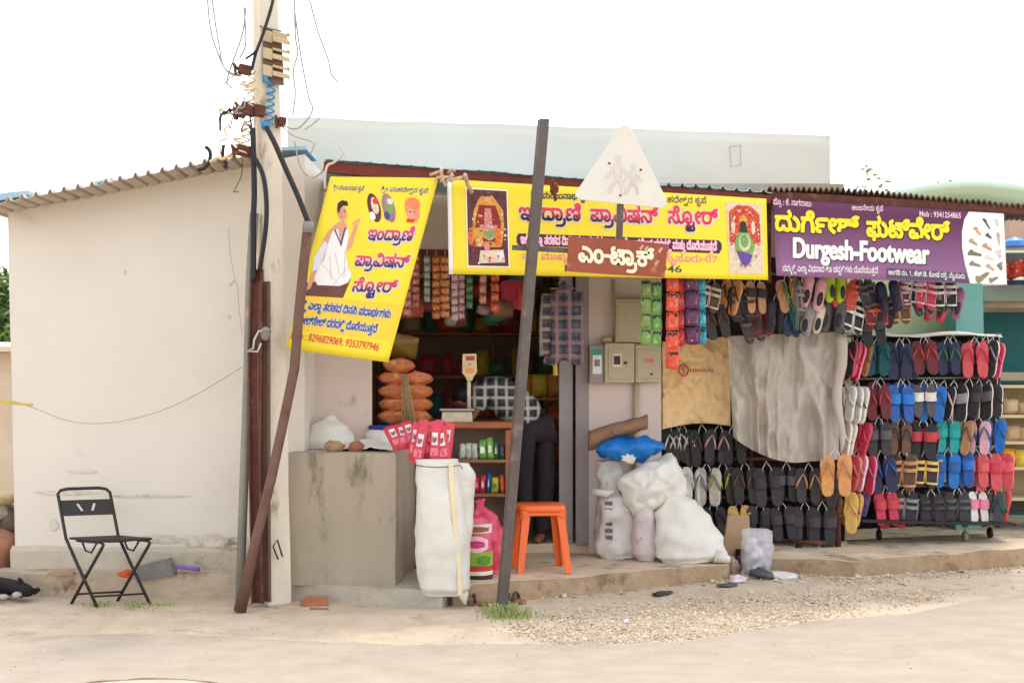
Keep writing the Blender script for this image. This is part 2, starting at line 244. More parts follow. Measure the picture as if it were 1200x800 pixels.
[8,[12,-26,7,-34,-6,-39,-56,-39,-56,-29,-16,-29,-19,-32,-21,-22,-18,-12,-11,-8,1,-7,8,-11,12,-18],[-11,-30,-9,-32,-14,-29,-3,-29,1,-28,2,-26,3,-19,-1,-16,-8,-16,-12,-20]],
[15,[-34,-41,-42,-37,-47,-30,-47,-22,-44,-16,-38,-12,-29,-12,-23,-18,-24,-26,-31,-23,-32,-20,-38,-21,-39,-26,-36,-31,-26,-33,-19,-29,-18,-23,-9,-23,-6,-31,0,-33,7,-31,10,-20,6,-3,1,4,9,9,19,-13,19,-29,13,-38,1,-41,-11,-38,-14,-33,-21,-39,-26,-41]],
[31,[8,-50,2,-48,-3,-45,-9,-35,-8,-22,0,-12,18,-7,30,-10,35,-16,35,-24,31,-30,24,-33,15,-33,8,-29,5,-23,6,1,4,6,1,8,7,16,14,9,16,1,14,-22,18,-25,24,-24,26,-18,22,-15,6,-18,1,-22,-1,-29,1,-36,8,-41,24,-41,34,-37,38,-34,44,-41,32,-49,22,-51]],
[32,[-14,-49,-20,-43,-22,-34,-15,-26,-6,-19,-6,-15,-15,-16,-16,-21,-24,-24,-26,-17,-24,-13,-19,-8,-6,-8,1,-10,3,-19,-2,-28,-13,-34,-13,-38,-7,-42,11,-41,17,-36,19,-29,15,-18,4,-3,2,4,4,11,9,15,20,16,27,14,31,8,32,4,23,2,18,9,12,8,11,4,28,-22,28,-36,19,-46,3,-51]],
[17,[15,-14,11,-24,2,-31,-11,-36,-47,-34,-44,-26,-26,-28,-8,-26,-2,-22,2,-18,5,-12,6,-2,1,8,10,12,14,2]],
[8,[-23,-9,-14,-20,-18,-19,-9,-10,-2,-8,6,-11,12,-16,14,-24,9,-38,2,-45,-4,-38,4,-29,4,-22,1,-18,-6,-18,-11,-23,-12,-28,-21,-28,-24,-20,-30,-17,-35,-19,-37,-25,-31,-36,-28,-38,-34,-45,-44,-32,-46,-24,-44,-16,-39,-11,-35,-9]],
[16,[-36,-46,-44,-42,-48,-35,-48,-27,-45,-21,-39,-18,-30,-18,-24,-22,-25,-31,-32,-28,-34,-25,-39,-26,-40,-31,-38,-36,-27,-38,-21,-34,-19,-28,-11,-28,-8,-36,-1,-38,6,-36,8,-29,6,-23,-3,-16,-7,-14,-1,-10,12,-19,16,-28,16,-35,11,-42,4,-46,-7,-45,-15,-38,-21,-44,-28,-46],[-19,-16,-19,-8,3,-6,6,-1,1,10,9,13,15,1,15,-6,11,-12,2,-15]],
[102,[20,0,10,8,5,22,6,38,13,51,21,56,31,58,39,56,45,51,48,42,45,34,38,28,22,26,9,34,12,42,19,36,31,36,37,39,37,45,33,49,24,48,18,41,15,26,18,14,25,9,37,9,44,13,49,24,59,24,61,15,68,10,74,8,82,10,87,17,87,25,79,35,71,38,79,44,92,36,98,23,97,14,92,4,88,1,75,-1,61,2,52,12,56,13,44,1,34,-1],[24,51,16,56,11,64,11,71,16,78,31,82,32,72,23,70,21,66,23,61,31,58],[62,38,62,48,79,49,81,51,82,56,78,61,87,65,92,54,90,46,76,38],[53,59,53,69,87,69,87,59]],
[96,[21,-1,16,2,11,6,8,11,6,32,9,46,17,56,24,61,26,59,5,59,5,69,77,69,77,59,71,59,73,60,84,49,90,32,90,19,88,11,84,6,80,2,74,-1,63,-1,52,4,46,13,50,14,41,2,31,-1],[32,9,39,12,42,20,43,24,52,24,55,15,61,10,67,8,74,10,79,16,79,36,72,50,62,57,42,59,29,56,21,48,16,32,17,16,21,11,24,9]],
[89,[52,-1,28,28,19,28,14,22,14,14,20,2,11,-2,4,14,5,26,11,34,19,38,31,36,41,28,51,12,58,9,66,9,71,13,73,24,72,35,64,49,51,58,46,59,4,59,4,69,70,69,70,59,62,59,64,60,77,47,82,34,84,25,81,11,78,6,73,2,68,-1]],
[99,[19,0,9,6,4,16,5,28,10,36,19,40,31,39,36,35,36,21,28,22,28,29,25,31,19,31,14,26,14,18,18,12,24,9,34,9,42,12,46,20,46,24,56,24,59,15,64,10,71,8,79,11,82,16,82,32,77,44,73,48,82,54,91,41,94,25,91,10,83,1,72,-1,59,1,49,12,53,13,44,2,34,-1],[48,38,44,42,44,48,48,51,53,51,57,48,57,42,53,38],[4,59,4,69,80,69,80,59]],
[81,[34,-1,22,2,13,9,8,19,6,36,11,51,21,61,23,59,5,59,5,69,62,69,62,59,72,51,76,36,74,20,69,10,60,2,48,-1],[46,9,55,12,61,18,66,29,64,44,58,54,46,59,31,58,21,51,16,39,16,26,19,20,22,15,28,12,34,9]],
[96,[39,-1,24,4,14,12,7,24,4,39,8,56,13,64,21,69,34,70,44,65,48,59,47,47,41,39,31,35,14,39,15,48,26,44,33,45,38,49,38,57,34,61,26,61,18,55,14,44,16,28,21,19,29,12,41,9,61,10,71,14,78,21,81,30,81,41,76,51,68,59,63,62,69,68,84,56,91,44,91,29,87,17,79,8,66,1,58,-1],[55,59,55,69,78,69,78,59]],
[99,[19,0,9,6,4,16,5,28,10,36,19,40,31,39,36,35,36,21,28,22,28,29,25,31,19,31,14,26,14,18,18,12,24,9,34,9,42,12,46,20,46,24,56,24,59,15,64,10,71,8,79,11,84,20,82,33,74,48,62,58,55,59,74,60,88,47,93,34,94,19,89,6,79,0,64,-1,53,8,49,12,53,13,44,2,34,-1],[4,59,4,69,81,69,81,59]],
[100,[22,-1,16,1,11,5,7,9,5,16,5,29,7,35,11,40,16,44,22,46,36,46,46,42,42,52,34,58,26,60,45,61,52,54,54,39,65,46,79,46,85,44,90,40,96,29,95,16,93,10,89,5,84,1,78,-1,61,0,51,8,49,12,51,12,42,2,32,-1],[34,8,41,12,45,19,45,27,41,34,34,37,25,37,18,33,15,27,15,19,19,12,25,8],[75,8,82,12,86,19,85,27,82,34,75,37,66,37,59,33,55,27,56,19,59,12,66,8],[4,59,4,69,81,69,81,59]],
[111,[25,0,13,6,9,13,8,26,14,37,19,40,21,38,4,38,4,47,31,47,34,55,32,59,38,61,42,59,42,47,68,47,68,38,51,39,52,40,61,33,64,22,61,9,56,4,47,0,41,-1],[42,9,50,12,54,19,54,28,49,35,36,38,23,35,19,31,18,23,19,15,26,10,30,9],[4,59,4,69,53,69,53,59],[86,38,77,42,72,52,72,66,75,74,80,81,92,87,106,86,112,83,107,75,96,78,89,76,83,71,81,55,84,49,87,46,94,46,98,49,96,57,87,59,51,59,51,69,96,68,105,62,108,52,106,44,99,39,96,38]],
[139,[58,1,48,13,51,13,42,2,28,-1,16,1,9,8,6,21,12,31,31,46,34,52,32,59,24,61,16,59,14,49,16,46,7,41,3,54,8,64,16,69,29,70,39,66,44,57,44,49,31,34,19,25,17,22,18,13,19,11,28,8,37,11,42,16,44,24,54,24,57,15,62,10,70,8,78,10,82,17,80,30,69,39,76,44,89,32,93,19,91,9,83,1,75,-1],[55,38,55,47,71,47,74,55,71,59,81,60,82,47,96,47,96,38],[55,59,55,69,81,69,81,59],[114,38,105,42,101,52,100,66,103,74,108,81,121,87,134,86,141,83,135,75,124,78,117,76,111,71,109,55,112,49,115,46,122,46,126,49,124,57,115,59,79,59,79,69,124,68,133,62,136,52,134,44,128,39,124,38]],
[141,[20,0,10,8,5,22,6,38,13,51,21,56,31,58,39,56,45,51,48,42,45,34,38,28,22,26,9,34,12,42,19,36,31,36,37,39,37,45,33,49,24,48,18,41,15,26,18,14,25,9,37,9,44,13,49,24,59,24,61,15,68,10,74,8,82,10,87,17,87,25,79,35,71,38,79,44,92,36,98,23,97,14,92,4,88,1,75,-1,61,2,52,12,56,13,44,1,34,-1],[24,51,16,56,11,64,11,71,16,78,31,82,32,72,23,70,21,66,23,61,31,58],[62,38,62,48,79,49,81,51,82,56,78,61,87,65,92,54,90,46,76,38],[53,59,53,69,87,69,87,59],[116,38,107,42,102,52,102,66,105,74,110,81,122,87,136,86,142,83,137,75,126,78,119,76,113,71,111,55,114,49,117,46,124,46,128,49,126,57,117,59,81,59,81,69,126,68,135,62,138,52,136,44,130,39,126,38]],
[128,[52,-1,28,28,19,28,14,22,14,14,20,2,11,-2,4,14,5,26,11,34,19,38,31,36,41,28,51,12,58,9,66,9,71,13,73,24,72,35,64,49,51,58,46,59,4,59,4,69,70,69,70,59,62,59,64,60,77,47,82,34,84,25,81,11,78,6,73,2,68,-1],[102,38,94,42,89,52,89,66,92,74,97,81,109,87,122,86,129,83,124,75,113,78,106,76,100,71,98,55,101,49,104,46,111,46,115,49,113,57,104,59,68,59,68,69,112,68,122,62,125,52,122,44,117,39,112,38]],
[120,[34,-1,22,2,13,9,8,19,6,36,11,51,21,61,23,59,5,59,5,69,62,69,62,59,72,51,76,36,74,20,69,10,60,2,48,-1],[46,9,55,12,61,18,66,29,64,44,58,54,46,59,31,58,21,51,16,39,16,26,19,20,22,15,28,12,34,9],[95,38,86,42,82,52,82,66,84,74,90,81,102,87,115,86,122,83,116,75,106,78,98,76,92,71,91,55,93,49,96,46,104,46,108,49,106,57,97,59,61,59,61,69,106,68,115,62,118,52,116,44,109,39,105,38]],
[136,[39,-1,24,4,14,12,7,24,4,39,8,56,13,64,21,69,34,70,44,65,48,59,47,47,41,39,31,35,14,39,15,48,26,44,33,45,38,49,38,57,34,61,26,61,18,55,14,44,16,28,21,19,29,12,41,9,61,10,71,14,78,21,81,30,81,41,76,51,68,59,63,62,69,68,84,56,91,44,91,29,87,17,79,8,66,1,58,-1],[55,59,55,69,78,69,78,59],[111,38,102,42,98,52,98,66,100,74,106,81,118,87,131,86,138,83,132,75,121,78,114,76,109,71,107,55,109,49,112,46,119,46,123,49,122,57,112,59,77,59,77,69,121,68,131,62,133,52,131,44,125,39,121,38]],
[118,[22,-1,10,5,6,11,4,24,7,31,19,38,40,42,43,47,43,53,38,59,26,59,21,54,22,46,13,42,11,52,14,61,24,64,40,64,50,58,52,49,50,39,42,33,18,27,14,22,14,17,19,11,34,8,50,11,58,16,62,24,63,38,58,52,49,60,49,62,58,62,69,51,74,37,73,26,69,14,61,6,49,1,42,-1],[4,59,4,69,61,69,61,59,34,61,19,59],[92,38,84,42,79,52,79,66,82,74,88,81,99,87,113,86,119,83,114,75,103,78,96,76,90,71,89,55,91,49,94,46,101,46,105,49,103,57,94,59,59,59,59,69,103,68,112,62,115,52,113,44,107,39,102,38]],
[96,[19,0,12,4,6,17,6,34,11,49,21,61,36,68,60,68,74,61,81,54,85,41,81,31,74,25,64,24,57,28,53,34,53,42,57,48,67,50,79,46,86,41,91,28,90,14,83,4,73,-1,59,0,52,4,46,13,50,14,41,2,31,-1],[32,9,38,12,43,23,52,23,56,14,61,10,71,9,78,12,81,18,79,35,76,40,72,42,66,42,62,40,62,35,66,32,74,34,78,39,78,46,74,52,59,59,38,58,26,53,19,44,16,28,17,16,21,11,24,9],[49,92,65,86,81,72,88,56,86,36,76,53,81,54,70,71,51,81,26,82,21,78,19,70,24,62,16,56,9,70,11,82,19,89,31,92]],
[108,[69,-1,59,4,54,12,54,23,58,31,65,36,78,35,83,31,83,18,74,18,75,24,72,28,67,28,63,22,63,14,68,9,76,8,84,10,90,18,92,38,88,51,81,59,73,61,64,59,59,53,56,44,46,44,44,54,38,59,24,60,18,58,15,52,17,42,23,38,33,38,33,29,19,27,14,20,15,14,19,9,31,9,38,13,44,6,28,-1,18,-1,9,4,4,12,4,21,8,28,18,34,18,31,8,39,4,50,8,61,16,68,32,70,44,66,53,56,49,56,58,66,70,70,82,69,92,63,99,52,102,32,100,15,94,6,86,1,81,-1],[74,75,68,79,66,87,68,94,74,99,88,101,98,96,104,86,104,70,99,61,87,56,84,65,92,67,96,72,96,83,92,89,87,92,80,92,76,89,76,84,82,82,91,84,98,91,101,85,91,75,88,74]],
[96,[19,0,12,4,6,17,6,33,10,48,19,59,29,65,41,69,59,68,74,59,81,52,68,71,51,81,36,83,26,82,21,78,19,70,24,62,17,56,9,70,11,82,19,89,36,93,62,86,78,74,86,58,90,38,89,17,86,8,80,2,68,-1,54,2,46,13,50,14,41,2,31,-1],[32,9,39,12,42,20,43,24,52,24,55,15,61,10,67,8,74,10,79,16,79,36,72,49,62,57,42,59,29,55,21,47,16,32,17,16,21,10,24,9]],
[99,[39,-1,24,4,13,12,7,24,4,39,8,56,13,64,21,69,34,70,44,65,48,59,47,47,41,39,31,35,14,39,15,48,26,44,33,45,38,49,38,57,34,61,26,61,18,55,14,44,16,28,21,19,29,12,41,9,55,9,68,13,76,21,82,32,83,56,78,73,70,83,63,86,55,86,51,82,51,78,55,74,62,74,68,78,70,85,79,84,75,73,68,67,54,65,46,69,41,77,41,84,46,91,54,95,65,95,74,91,85,81,92,65,94,46,92,28,87,17,79,8,69,2,55,-1]],
[102,[19,0,9,6,4,16,4,28,10,36,19,40,30,39,36,35,36,21,27,22,28,29,24,31,19,31,14,26,14,18,17,12,24,9,34,9,42,12,46,20,46,24,56,24,58,15,64,10,71,8,78,10,83,15,87,32,83,53,74,71,60,82,49,86,40,86,36,82,36,78,40,74,47,74,52,78,55,85,64,84,60,73,53,67,43,65,31,68,28,72,26,80,30,90,41,95,51,95,64,91,76,82,86,71,93,57,96,41,95,16,87,4,76,-1,61,0,49,12,53,13,44,2,33,-1]],
[79,[22,-1,10,5,5,11,4,24,7,31,19,38,42,44,46,51,44,74,37,86,28,91,20,91,16,88,16,82,19,79,27,79,32,83,34,90,44,89,40,78,32,71,23,69,11,72,8,76,6,85,8,92,14,98,24,100,34,98,46,91,53,79,56,53,54,44,46,35,18,27,14,22,14,17,18,11,33,8,50,11,58,16,62,22,64,36,59,47,46,56,28,58,21,54,22,46,13,42,10,55,15,62,29,68,53,64,67,53,73,41,74,25,70,14,62,6,49,0,42,-1]],
[88,[52,-1,27,28,19,28,14,22,14,14,20,2,10,-2,4,14,5,26,10,34,19,38,31,36,54,10,61,8,68,11,72,16,73,28,69,40,62,48,71,54,80,41,84,26,81,11,78,6,72,2,67,-1],[20,48,25,56,37,52,46,55,49,60,49,71,46,77,40,80,32,80,29,77,29,71,35,68,44,71,51,77,54,71,48,64,40,61,27,61,21,66,19,74,21,81,27,87,36,89,49,86,56,78,59,66,56,54,49,46,41,44]],
[72,[25,0,13,6,9,13,8,26,14,37,19,40,21,38,4,38,4,47,31,47,34,55,32,59,38,61,42,59,42,47,68,47,68,38,51,39,52,40,61,33,64,22,61,9,56,4,47,0,41,-1],[42,9,50,12,54,19,54,28,49,35,36,38,23,35,19,31,18,23,19,15,26,10,30,9],[4,59,4,69,49,70,56,75,58,84,54,89,46,92,38,90,36,87,34,81,31,86,38,86,41,84,41,79,38,76,31,76,27,81,28,89,33,97,42,101,54,100,63,94,68,84,66,72,59,63,45,59]],
[81,[34,58,25,50,18,29,18,0,6,0,8,34,13,50,20,58,25,61,27,59,6,59,6,69,56,70,63,75,64,84,61,89,53,92,45,90,42,87,42,81,38,86,45,86,49,84,49,79,45,76,38,76,34,81,34,89,40,97,49,101,62,100,70,94,74,84,74,75,69,66,61,61,57,60,58,61,66,53,72,38,75,16,75,0,63,0,61,39,56,51,49,58,46,59]],
[102,[20,0,10,8,5,22,6,38,13,51,21,56,31,58,39,56,45,51,48,42,45,34,38,28,22,26,9,34,12,42,19,36,31,36,37,39,37,45,33,49,24,48,18,41,15,26,18,14,25,9,37,9,44,13,49,24,59,24,61,15,68,10,74,8,82,10,87,17,87,25,79,35,71,38,79,44,92,36,98,23,97,14,92,4,88,1,75,-1,61,2,52,12,56,13,44,1,34,-1],[24,51,16,56,11,64,11,71,16,78,31,82,32,72,23,70,21,66,23,61,31,58],[62,38,62,48,79,49,81,51,82,56,78,61,87,65,92,54,90,46,76,38],[53,59,53,69,80,70,86,75,88,84,84,89,76,92,68,90,66,87,65,81,61,86,68,86,72,84,72,79,68,76,61,76,58,81,58,89,63,97,72,101,85,100,94,94,98,84,97,72,89,63,75,59]],
[96,[21,-1,16,2,11,6,8,11,6,32,9,46,17,56,24,61,26,59,5,59,5,69,72,70,79,75,80,84,77,89,69,92,61,90,58,87,58,81,54,86,61,86,64,84,64,79,61,76,54,76,50,81,50,89,56,97,65,101,78,100,86,94,90,84,89,72,82,63,71,60,72,61,82,54,89,37,91,28,88,11,84,6,80,2,74,-1,63,-1,52,4,46,13,50,14,41,2,31,-1],[32,9,39,12,42,20,43,24,52,24,55,15,61,10,67,8,74,10,79,16,79,36,72,50,62,57,42,59,29,56,21,48,16,32,17,16,21,11,24,9]],
[89,[52,-1,28,28,19,28,14,22,14,14,20,2,11,-2,4,14,5,26,11,34,19,38,31,36,41,28,51,12,58,9,66,9,71,13,73,24,72,35,64,49,51,58,46,59,4,59,4,69,66,70,72,75,73,84,70,89,62,92,54,90,51,87,51,81,47,86,54,86,58,84,58,79,54,76,47,76,43,81,43,89,49,97,58,101,71,100,79,94,83,84,82,72,75,63,61,59,52,59,64,61,77,47,82,34,84,25,81,11,78,6,73,2,68,-1]],
[99,[19,0,9,6,4,16,5,28,10,36,19,40,31,39,36,35,36,21,28,22,28,29,25,31,19,31,14,26,14,18,18,12,24,9,34,9,42,12,46,20,46,24,56,24,59,15,64,10,71,8,79,11,82,16,82,32,77,44,73,48,82,54,91,41,94,25,91,10,83,1,72,-1,59,1,49,12,53,13,44,2,34,-1],[48,38,44,42,44,48,48,51,53,51,57,48,57,42,53,38],[4,59,4,69,76,70,82,75,84,84,81,89,72,92,64,90,62,87,61,81,58,86,64,86,68,84,68,79,64,76,58,76,53,81,54,89,59,97,69,101,81,100,89,94,94,84,92,72,86,63,71,59]],
[144,[19,0,9,6,4,16,5,28,10,36,19,40,31,39,36,35,36,21,28,22,28,29,25,31,19,31,14,26,14,18,18,12,24,9,34,9,42,12,46,20,46,24,56,24,59,15,64,10,71,8,79,11,84,20,82,33,74,48,62,58,55,59,74,61,88,47,93,34,94,19,89,6,79,0,64,-1,53,8,49,12,53,13,44,2,34,-1],[4,59,4,69,76,70,82,75,84,84,81,89,72,92,64,90,62,87,61,81,58,86,64,86,68,84,68,79,64,76,58,76,53,81,54,89,59,97,69,101,81,100,89,94,94,84,92,72,86,63,71,59],[108,-1,97,3,84,16,91,22,101,12,109,9,119,9,126,13,129,21,128,37,121,49,105,61,111,71,126,60,136,46,139,34,139,17,135,8,128,2,119,-1]],
[81,[34,-1,22,2,13,9,8,19,6,36,11,51,21,61,23,59,5,59,5,69,58,70,65,75,66,84,63,89,54,92,46,90,44,87,43,81,39,86,47,86,50,84,50,79,46,76,39,76,36,81,36,89,41,97,51,101,63,100,72,94,76,84,75,72,68,63,48,59,56,63,69,54,76,41,76,26,72,14,65,6,54,1,48,-1],[46,9,55,12,61,18,66,29,64,44,58,54,46,59,31,58,21,51,16,39,16,26,19,20,22,15,28,12,34,9]],
[99,[19,0,9,6,4,16,5,28,10,36,19,40,31,39,36,35,36,21,28,22,28,29,25,31,19,31,14,26,14,18,18,12,24,9,34,9,42,12,46,20,46,24,56,24,59,15,64,10,71,8,79,11,84,20,82,33,74,48,62,58,55,59,74,61,88,47,93,34,94,19,89,6,79,0,64,-1,53,8,49,12,53,13,44,2,34,-1],[4,59,4,69,76,70,82,75,84,84,81,89,72,92,64,90,62,87,61,81,58,86,64,86,68,84,68,79,64,76,58,76,53,81,54,89,59,97,69,101,81,100,89,94,94,84,92,72,86,63,71,59]],
[89,[52,-1,28,28,19,28,14,22,14,14,20,2,11,-2,4,14,5,26,11,34,19,38,31,36,54,10,61,8,68,11,72,16,73,28,69,40,63,48,71,54,81,41,84,26,81,11,78,6,73,2,68,-1],[40,40,36,44,36,49,40,54,46,54,49,49,49,44,46,40],[4,59,4,69,66,70,72,75,73,84,71,89,62,92,54,90,51,87,51,81,47,86,54,86,58,84,58,79,54,76,47,76,43,81,43,89,49,97,59,101,71,100,79,94,84,84,82,72,76,63,56,59]],
[100,[22,-1,16,1,11,5,7,9,5,16,5,29,7,35,11,40,16,44,22,46,36,46,46,42,42,52,34,58,26,60,45,61,52,54,54,39,65,46,79,46,85,44,90,40,96,29,95,16,93,10,89,5,84,1,78,-1,61,0,51,8,49,12,51,12,42,2,32,-1],[34,8,41,12,45,19,45,27,41,34,34,37,25,37,18,33,15,27,15,19,19,12,25,8],[75,8,82,12,86,19,85,27,82,34,75,37,66,37,59,33,55,27,56,19,59,12,66,8],[4,59,4,69,78,70,84,75,86,84,82,89,74,92,66,90,64,87,63,81,59,86,66,86,70,84,70,79,66,76,59,76,56,81,56,89,61,97,71,101,83,100,91,94,96,84,94,72,88,63,68,59]],
[34,[24,15,25,13,14,-16,6,-16,12,12,12,15]],
[40,[5,31,5,40,35,40,35,31]],
[34,[9,11,14,15,19,15,24,11,24,3,19,-1,14,-1,9,3]],
[72,[64,24,59,10,49,1,36,-1,24,1,15,8,9,19,6,43,9,68,14,78,23,86,36,88,48,86,56,79,62,68,65,52],[19,24,22,15,28,9,36,8,43,9,49,15,53,29,53,57,49,71,43,77,36,78,28,77,22,71,18,57]],
[72,[44,0,34,0,34,76,17,61,11,68,35,87,44,87]],
[72,[18,0,54,76,6,76,6,86,66,86,66,78,30,0]],
[34,[9,11,14,15,19,15,24,11,24,3,19,-1,14,-1,9,3],[9,52,14,56,19,56,24,52,24,44,19,40,14,40,9,44]]]
RUN = {'a': [4,1,43,26,39,58],
'b': [45,26,39,61,23,53],
'c': [73,28,33,30,54],
'd': [13,27,65,32,30,56],
'e': [17,27,52,72,30,54],
'f': [5,1,76,42,26,39,50],
'g': [62,39,30,0,18,1,10,27,44,26,12,0,6,29,69],
'h': [62,39,30,0,18,25,67,30,22,41,20,0,6,29,69],
'i': [4,60,40,0,5,47,26,40,0,11,20,25,13,0,59,15,63,0,16,43,26,12,32,8,21,27],
'j': [74,28,30,55,73,30,55,0,13,20,13,60,40,0,67,28,71,19,27,11,35,67],
'k': [4,60,40,0,5,47,26,40,0,11,20,25,13,0,59,15,63,0,16,43,26,12,32,8,21,27,0,49,26,8,28,0,74,28,30,55,73,30,55,0,13,20,13,60,40,0,18,11,27,35,0,67,28,71,19,27,11,35,67],
'l': [15,1,77,0,18,27,7,38,20,73,35,75,0,46,26,18,6,29,23,34,0,15,8,20,75,0,70,31,24,28,20,27,76,78,80],
'm': [69,28,39,0,81,0,64,77,0,44,26,8,46,26,10,27],
'n': [3,1,10,68,30,19,0,6,29,69],
'o': [15,18,37,60,40,0,5,47,26,40,0,61,14,48,26,13,0,22,28,0,9,16,36,60,8,21,27,0,67,28,71,19,27,11,35,67],
'p': [2,1,8,57,0,15,1,77,0,79,75,0,74,51,77,57,77,0,64,28,30,66,0,20,73,35,75,0,70,31,24,28,20,27]}
def area(p): return sum(p[i - 1][0] * p[i][1] - p[i][0] * p[i - 1][1] for i in range(len(p))) / 2
def inside(q, p):
    r = False
    for i in range(len(p)):
        a, b = p[i - 1], p[i]
        if (a[1] > q[1]) != (b[1] > q[1]) and q[0] < (b[0] - a[0]) * (q[1] - a[1]) / (b[1] - a[1]) + a[0]: r = not r
    return r
GM = {}
def curve_mesh(splines, off):
    cu = bpy.data.curves.new('g', 'CURVE'); cu.dimensions = '2D'; cu.fill_mode = 'BOTH'; cu.offset = off
    for p in splines:
        sp = cu.splines.new('POLY'); sp.points.add(len(p) - 1); sp.use_cyclic_u = True
        for k, q in enumerate(p): sp.points[k].co = (q[0], q[1], 0, 1)
    o = bpy.data.objects.new('g', cu); me = bpy.data.meshes.new_from_object(o)
    r = ([(v.co.x, v.co.y) for v in me.vertices], [tuple(f.vertices) for f in me.polygons])
    bpy.data.meshes.remove(me); bpy.data.objects.remove(o); bpy.data.curves.remove(cu)
    return r
def glyph(gi, off):
    k = (gi, off)
    if k not in GM:
        cs = [[(c[i] / 125, c[i + 1] / 125) for i in range(0, len(c), 2)] for c in GLY[gi][1:]]
        outer = [c for c in cs if area(c) < 0]; holes = [c for c in cs if area(c) >= 0]; parts = []
        used = set()
        for oc in outer:
            hs = [h for h in holes if id(h) not in used and inside(h[0], oc)]
            for h in hs: used.add(id(h))
            parts.append(curve_mesh([oc] + hs, off))
        GM[k] = parts
    return GM[k]
def kn(key, off=.012):                        # list of (verts, faces) pieces in em units, and the line's width
    x = 0; out = []
    for gi in RUN[key]:
        for vs, fs in glyph(gi, off): out.append(([(a + x, b) for a, b in vs], fs))
        x += GLY[gi][0] / 125
    return out, x
def latin(text, off=.008):
    c = bpy.data.curves.new('t', 'FONT'); c.body = text; c.size = 1; c.offset = off
    o = bpy.data.objects.new('t', c); col.objects.link(o); bpy.context.view_layer.update()
    me = bpy.data.meshes.new_from_object(o.evaluated_get(bpy.context.evaluated_depsgraph_get()))
    vs = [(v.co.x, v.co.y) for v in me.vertices]; fs = [tuple(f.vertices) for f in me.polygons]
    bpy.data.objects.remove(o); bpy.data.curves.remove(c); bpy.data.meshes.remove(me)
    x0 = min(v[0] for v in vs); x1 = max(v[0] for v in vs)
    return [([(a - x0, b) for a, b in vs], fs)], x1 - x0
def write(mb, line, plane, p0, p1, up, m, d, shift=(0, 0), r=0):
    """lay one line of lettering on a plane: baseline from pixel p0 to p1, 'up' = one em upwards in pixels, r = extra stroke weight"""
    pieces, wd = line; mb.use(m); ds = [(0, 0)]
    if r: ds += [(r * math.cos(q * math.pi / 4), r * math.sin(q * math.pi / 4)) for q in range(8)]
    for j, (ox, oy) in enumerate(ds):
        for k, (vs, fs) in enumerate(pieces):
            dd = d + .0002 * (k % 3) + .00006 * j
            mb.add([plane.at(p0[0] + (p1[0] - p0[0]) * a / wd + up[0] * b + shift[0] + ox, p0[1] + (p1[1] - p0[1]) * a / wd + up[1] * b + shift[1] + oy, dd) for a, b in vs], fs)
def shape(mb, plane, pts, m, d):             # printed flat shape
    mb.use(m); mb.add([plane.at(x, y, d) for x, y in pts], [tuple(range(len(pts)))])
def oval(cx, cy, rx, ry, sk=0, n=20):
    return [(cx + rx * math.cos(2 * math.pi * k / n) - sk * ry * math.sin(2 * math.pi * k / n), cy + ry * math.sin(2 * math.pi * k / n)) for k in range(n)]
# ---------------------------------------------------------------- materials of the setting
M_wall = mat('cream_limewash', rgb(226, 217, 205, .9), .9, .035, 1.6, .14, 26, c2=rgb(214, 203, 188, .87), c2amt=.06, c2scale=1.1)
M_wall2 = mat('lilac_cream_limewash', rgb(220, 202, 192, .9), .9, .05, 2, .14, 30, c2=rgb(198, 176, 160, .85), c2amt=0, c2scale=2)
M_par = mat('pale_blue_limewash', rgb(226, 222, 211, .81), .9, .04, 1.2, .15, 25, c2=rgb(204, 200, 188, .72), c2amt=.08, c2scale=1.1)
M_cem = mat('rough_cement', rgb(204, 192, 172, .85), .95, .12, 4, .5, 35, c2=rgb(160, 146, 128, .8), c2amt=.13, c2scale=3)
M_cem2 = mat('grey_cement_render', rgb(184, 170, 150, .82), .9, .1, 2.2, .25, 40, c2=rgb(140, 126, 106, .75), c2amt=.13, c2scale=2.4, stretch=(1.6, 1.6, .6))
M_stone = mat('stone_course', rgb(196, 178, 154, .85), .95, .16, 5, .7, 22, c2=rgb(150, 110, 84, .8), c2amt=.12, c2scale=2.6)
M_floor = mat('cement_floor', rgb(212, 192, 164, .95), .85, .1, 3, .2, 45, c2=rgb(166, 144, 118, .85), c2amt=.2, c2scale=3.2)
M_dirt = mat('sandy_dirt', rgb(220, 200, 176, .8), 1, .13, 5, .7, 40, spec=.1, c2=rgb(200, 178, 152, .76), c2amt=.1, c2scale=2.2, detail=10)
M_road = mat('dusty_road', rgb(212, 196, 178, .64), .95, .09, 4, .55, 70, spec=.15, c2=rgb(202, 184, 164, .64), c2amt=.08, c2scale=1.5, stretch=(.85, 1.15, 1), detail=12)
M_tin = mat('weathered_tin', rgb(190, 178, 162, .85), .6, .12, 4, .1, 30, c2=rgb(176, 152, 126, .85), c2amt=.1, c2scale=3)
M_bluetin = mat('blue_painted_tin', rgb(170, 205, 222, .85), .55, .1, 4, 0, c2=rgb(200, 205, 200), c2amt=.15, c2scale=4)
M_rust = mat('rusty_steel', rgb(110, 66, 54, .8), .75, .25, 14, .2, 70, metal=.2, c2=rgb(140, 96, 74, .8), c2amt=.15, c2scale=9)
M_redbeam = mat('red_oxide_beam', rgb(134, 62, 50, .75), .7, .2, 8, .1, 50, c2=rgb(96, 70, 60), c2amt=.15, c2scale=5)
M_dark = mat('dark_interior_plaster', rgb(192, 168, 150, .9), .9, .15, 3, .1)
M_black = mat('black_paint', rgb(48, 44, 44, .7), .55, .2, 20)
M_steel = mat('painted_steel_jamb', rgb(168, 156, 156, .75), .5, .08, 5, c2=rgb(130, 112, 104), c2amt=.05, c2scale=5)
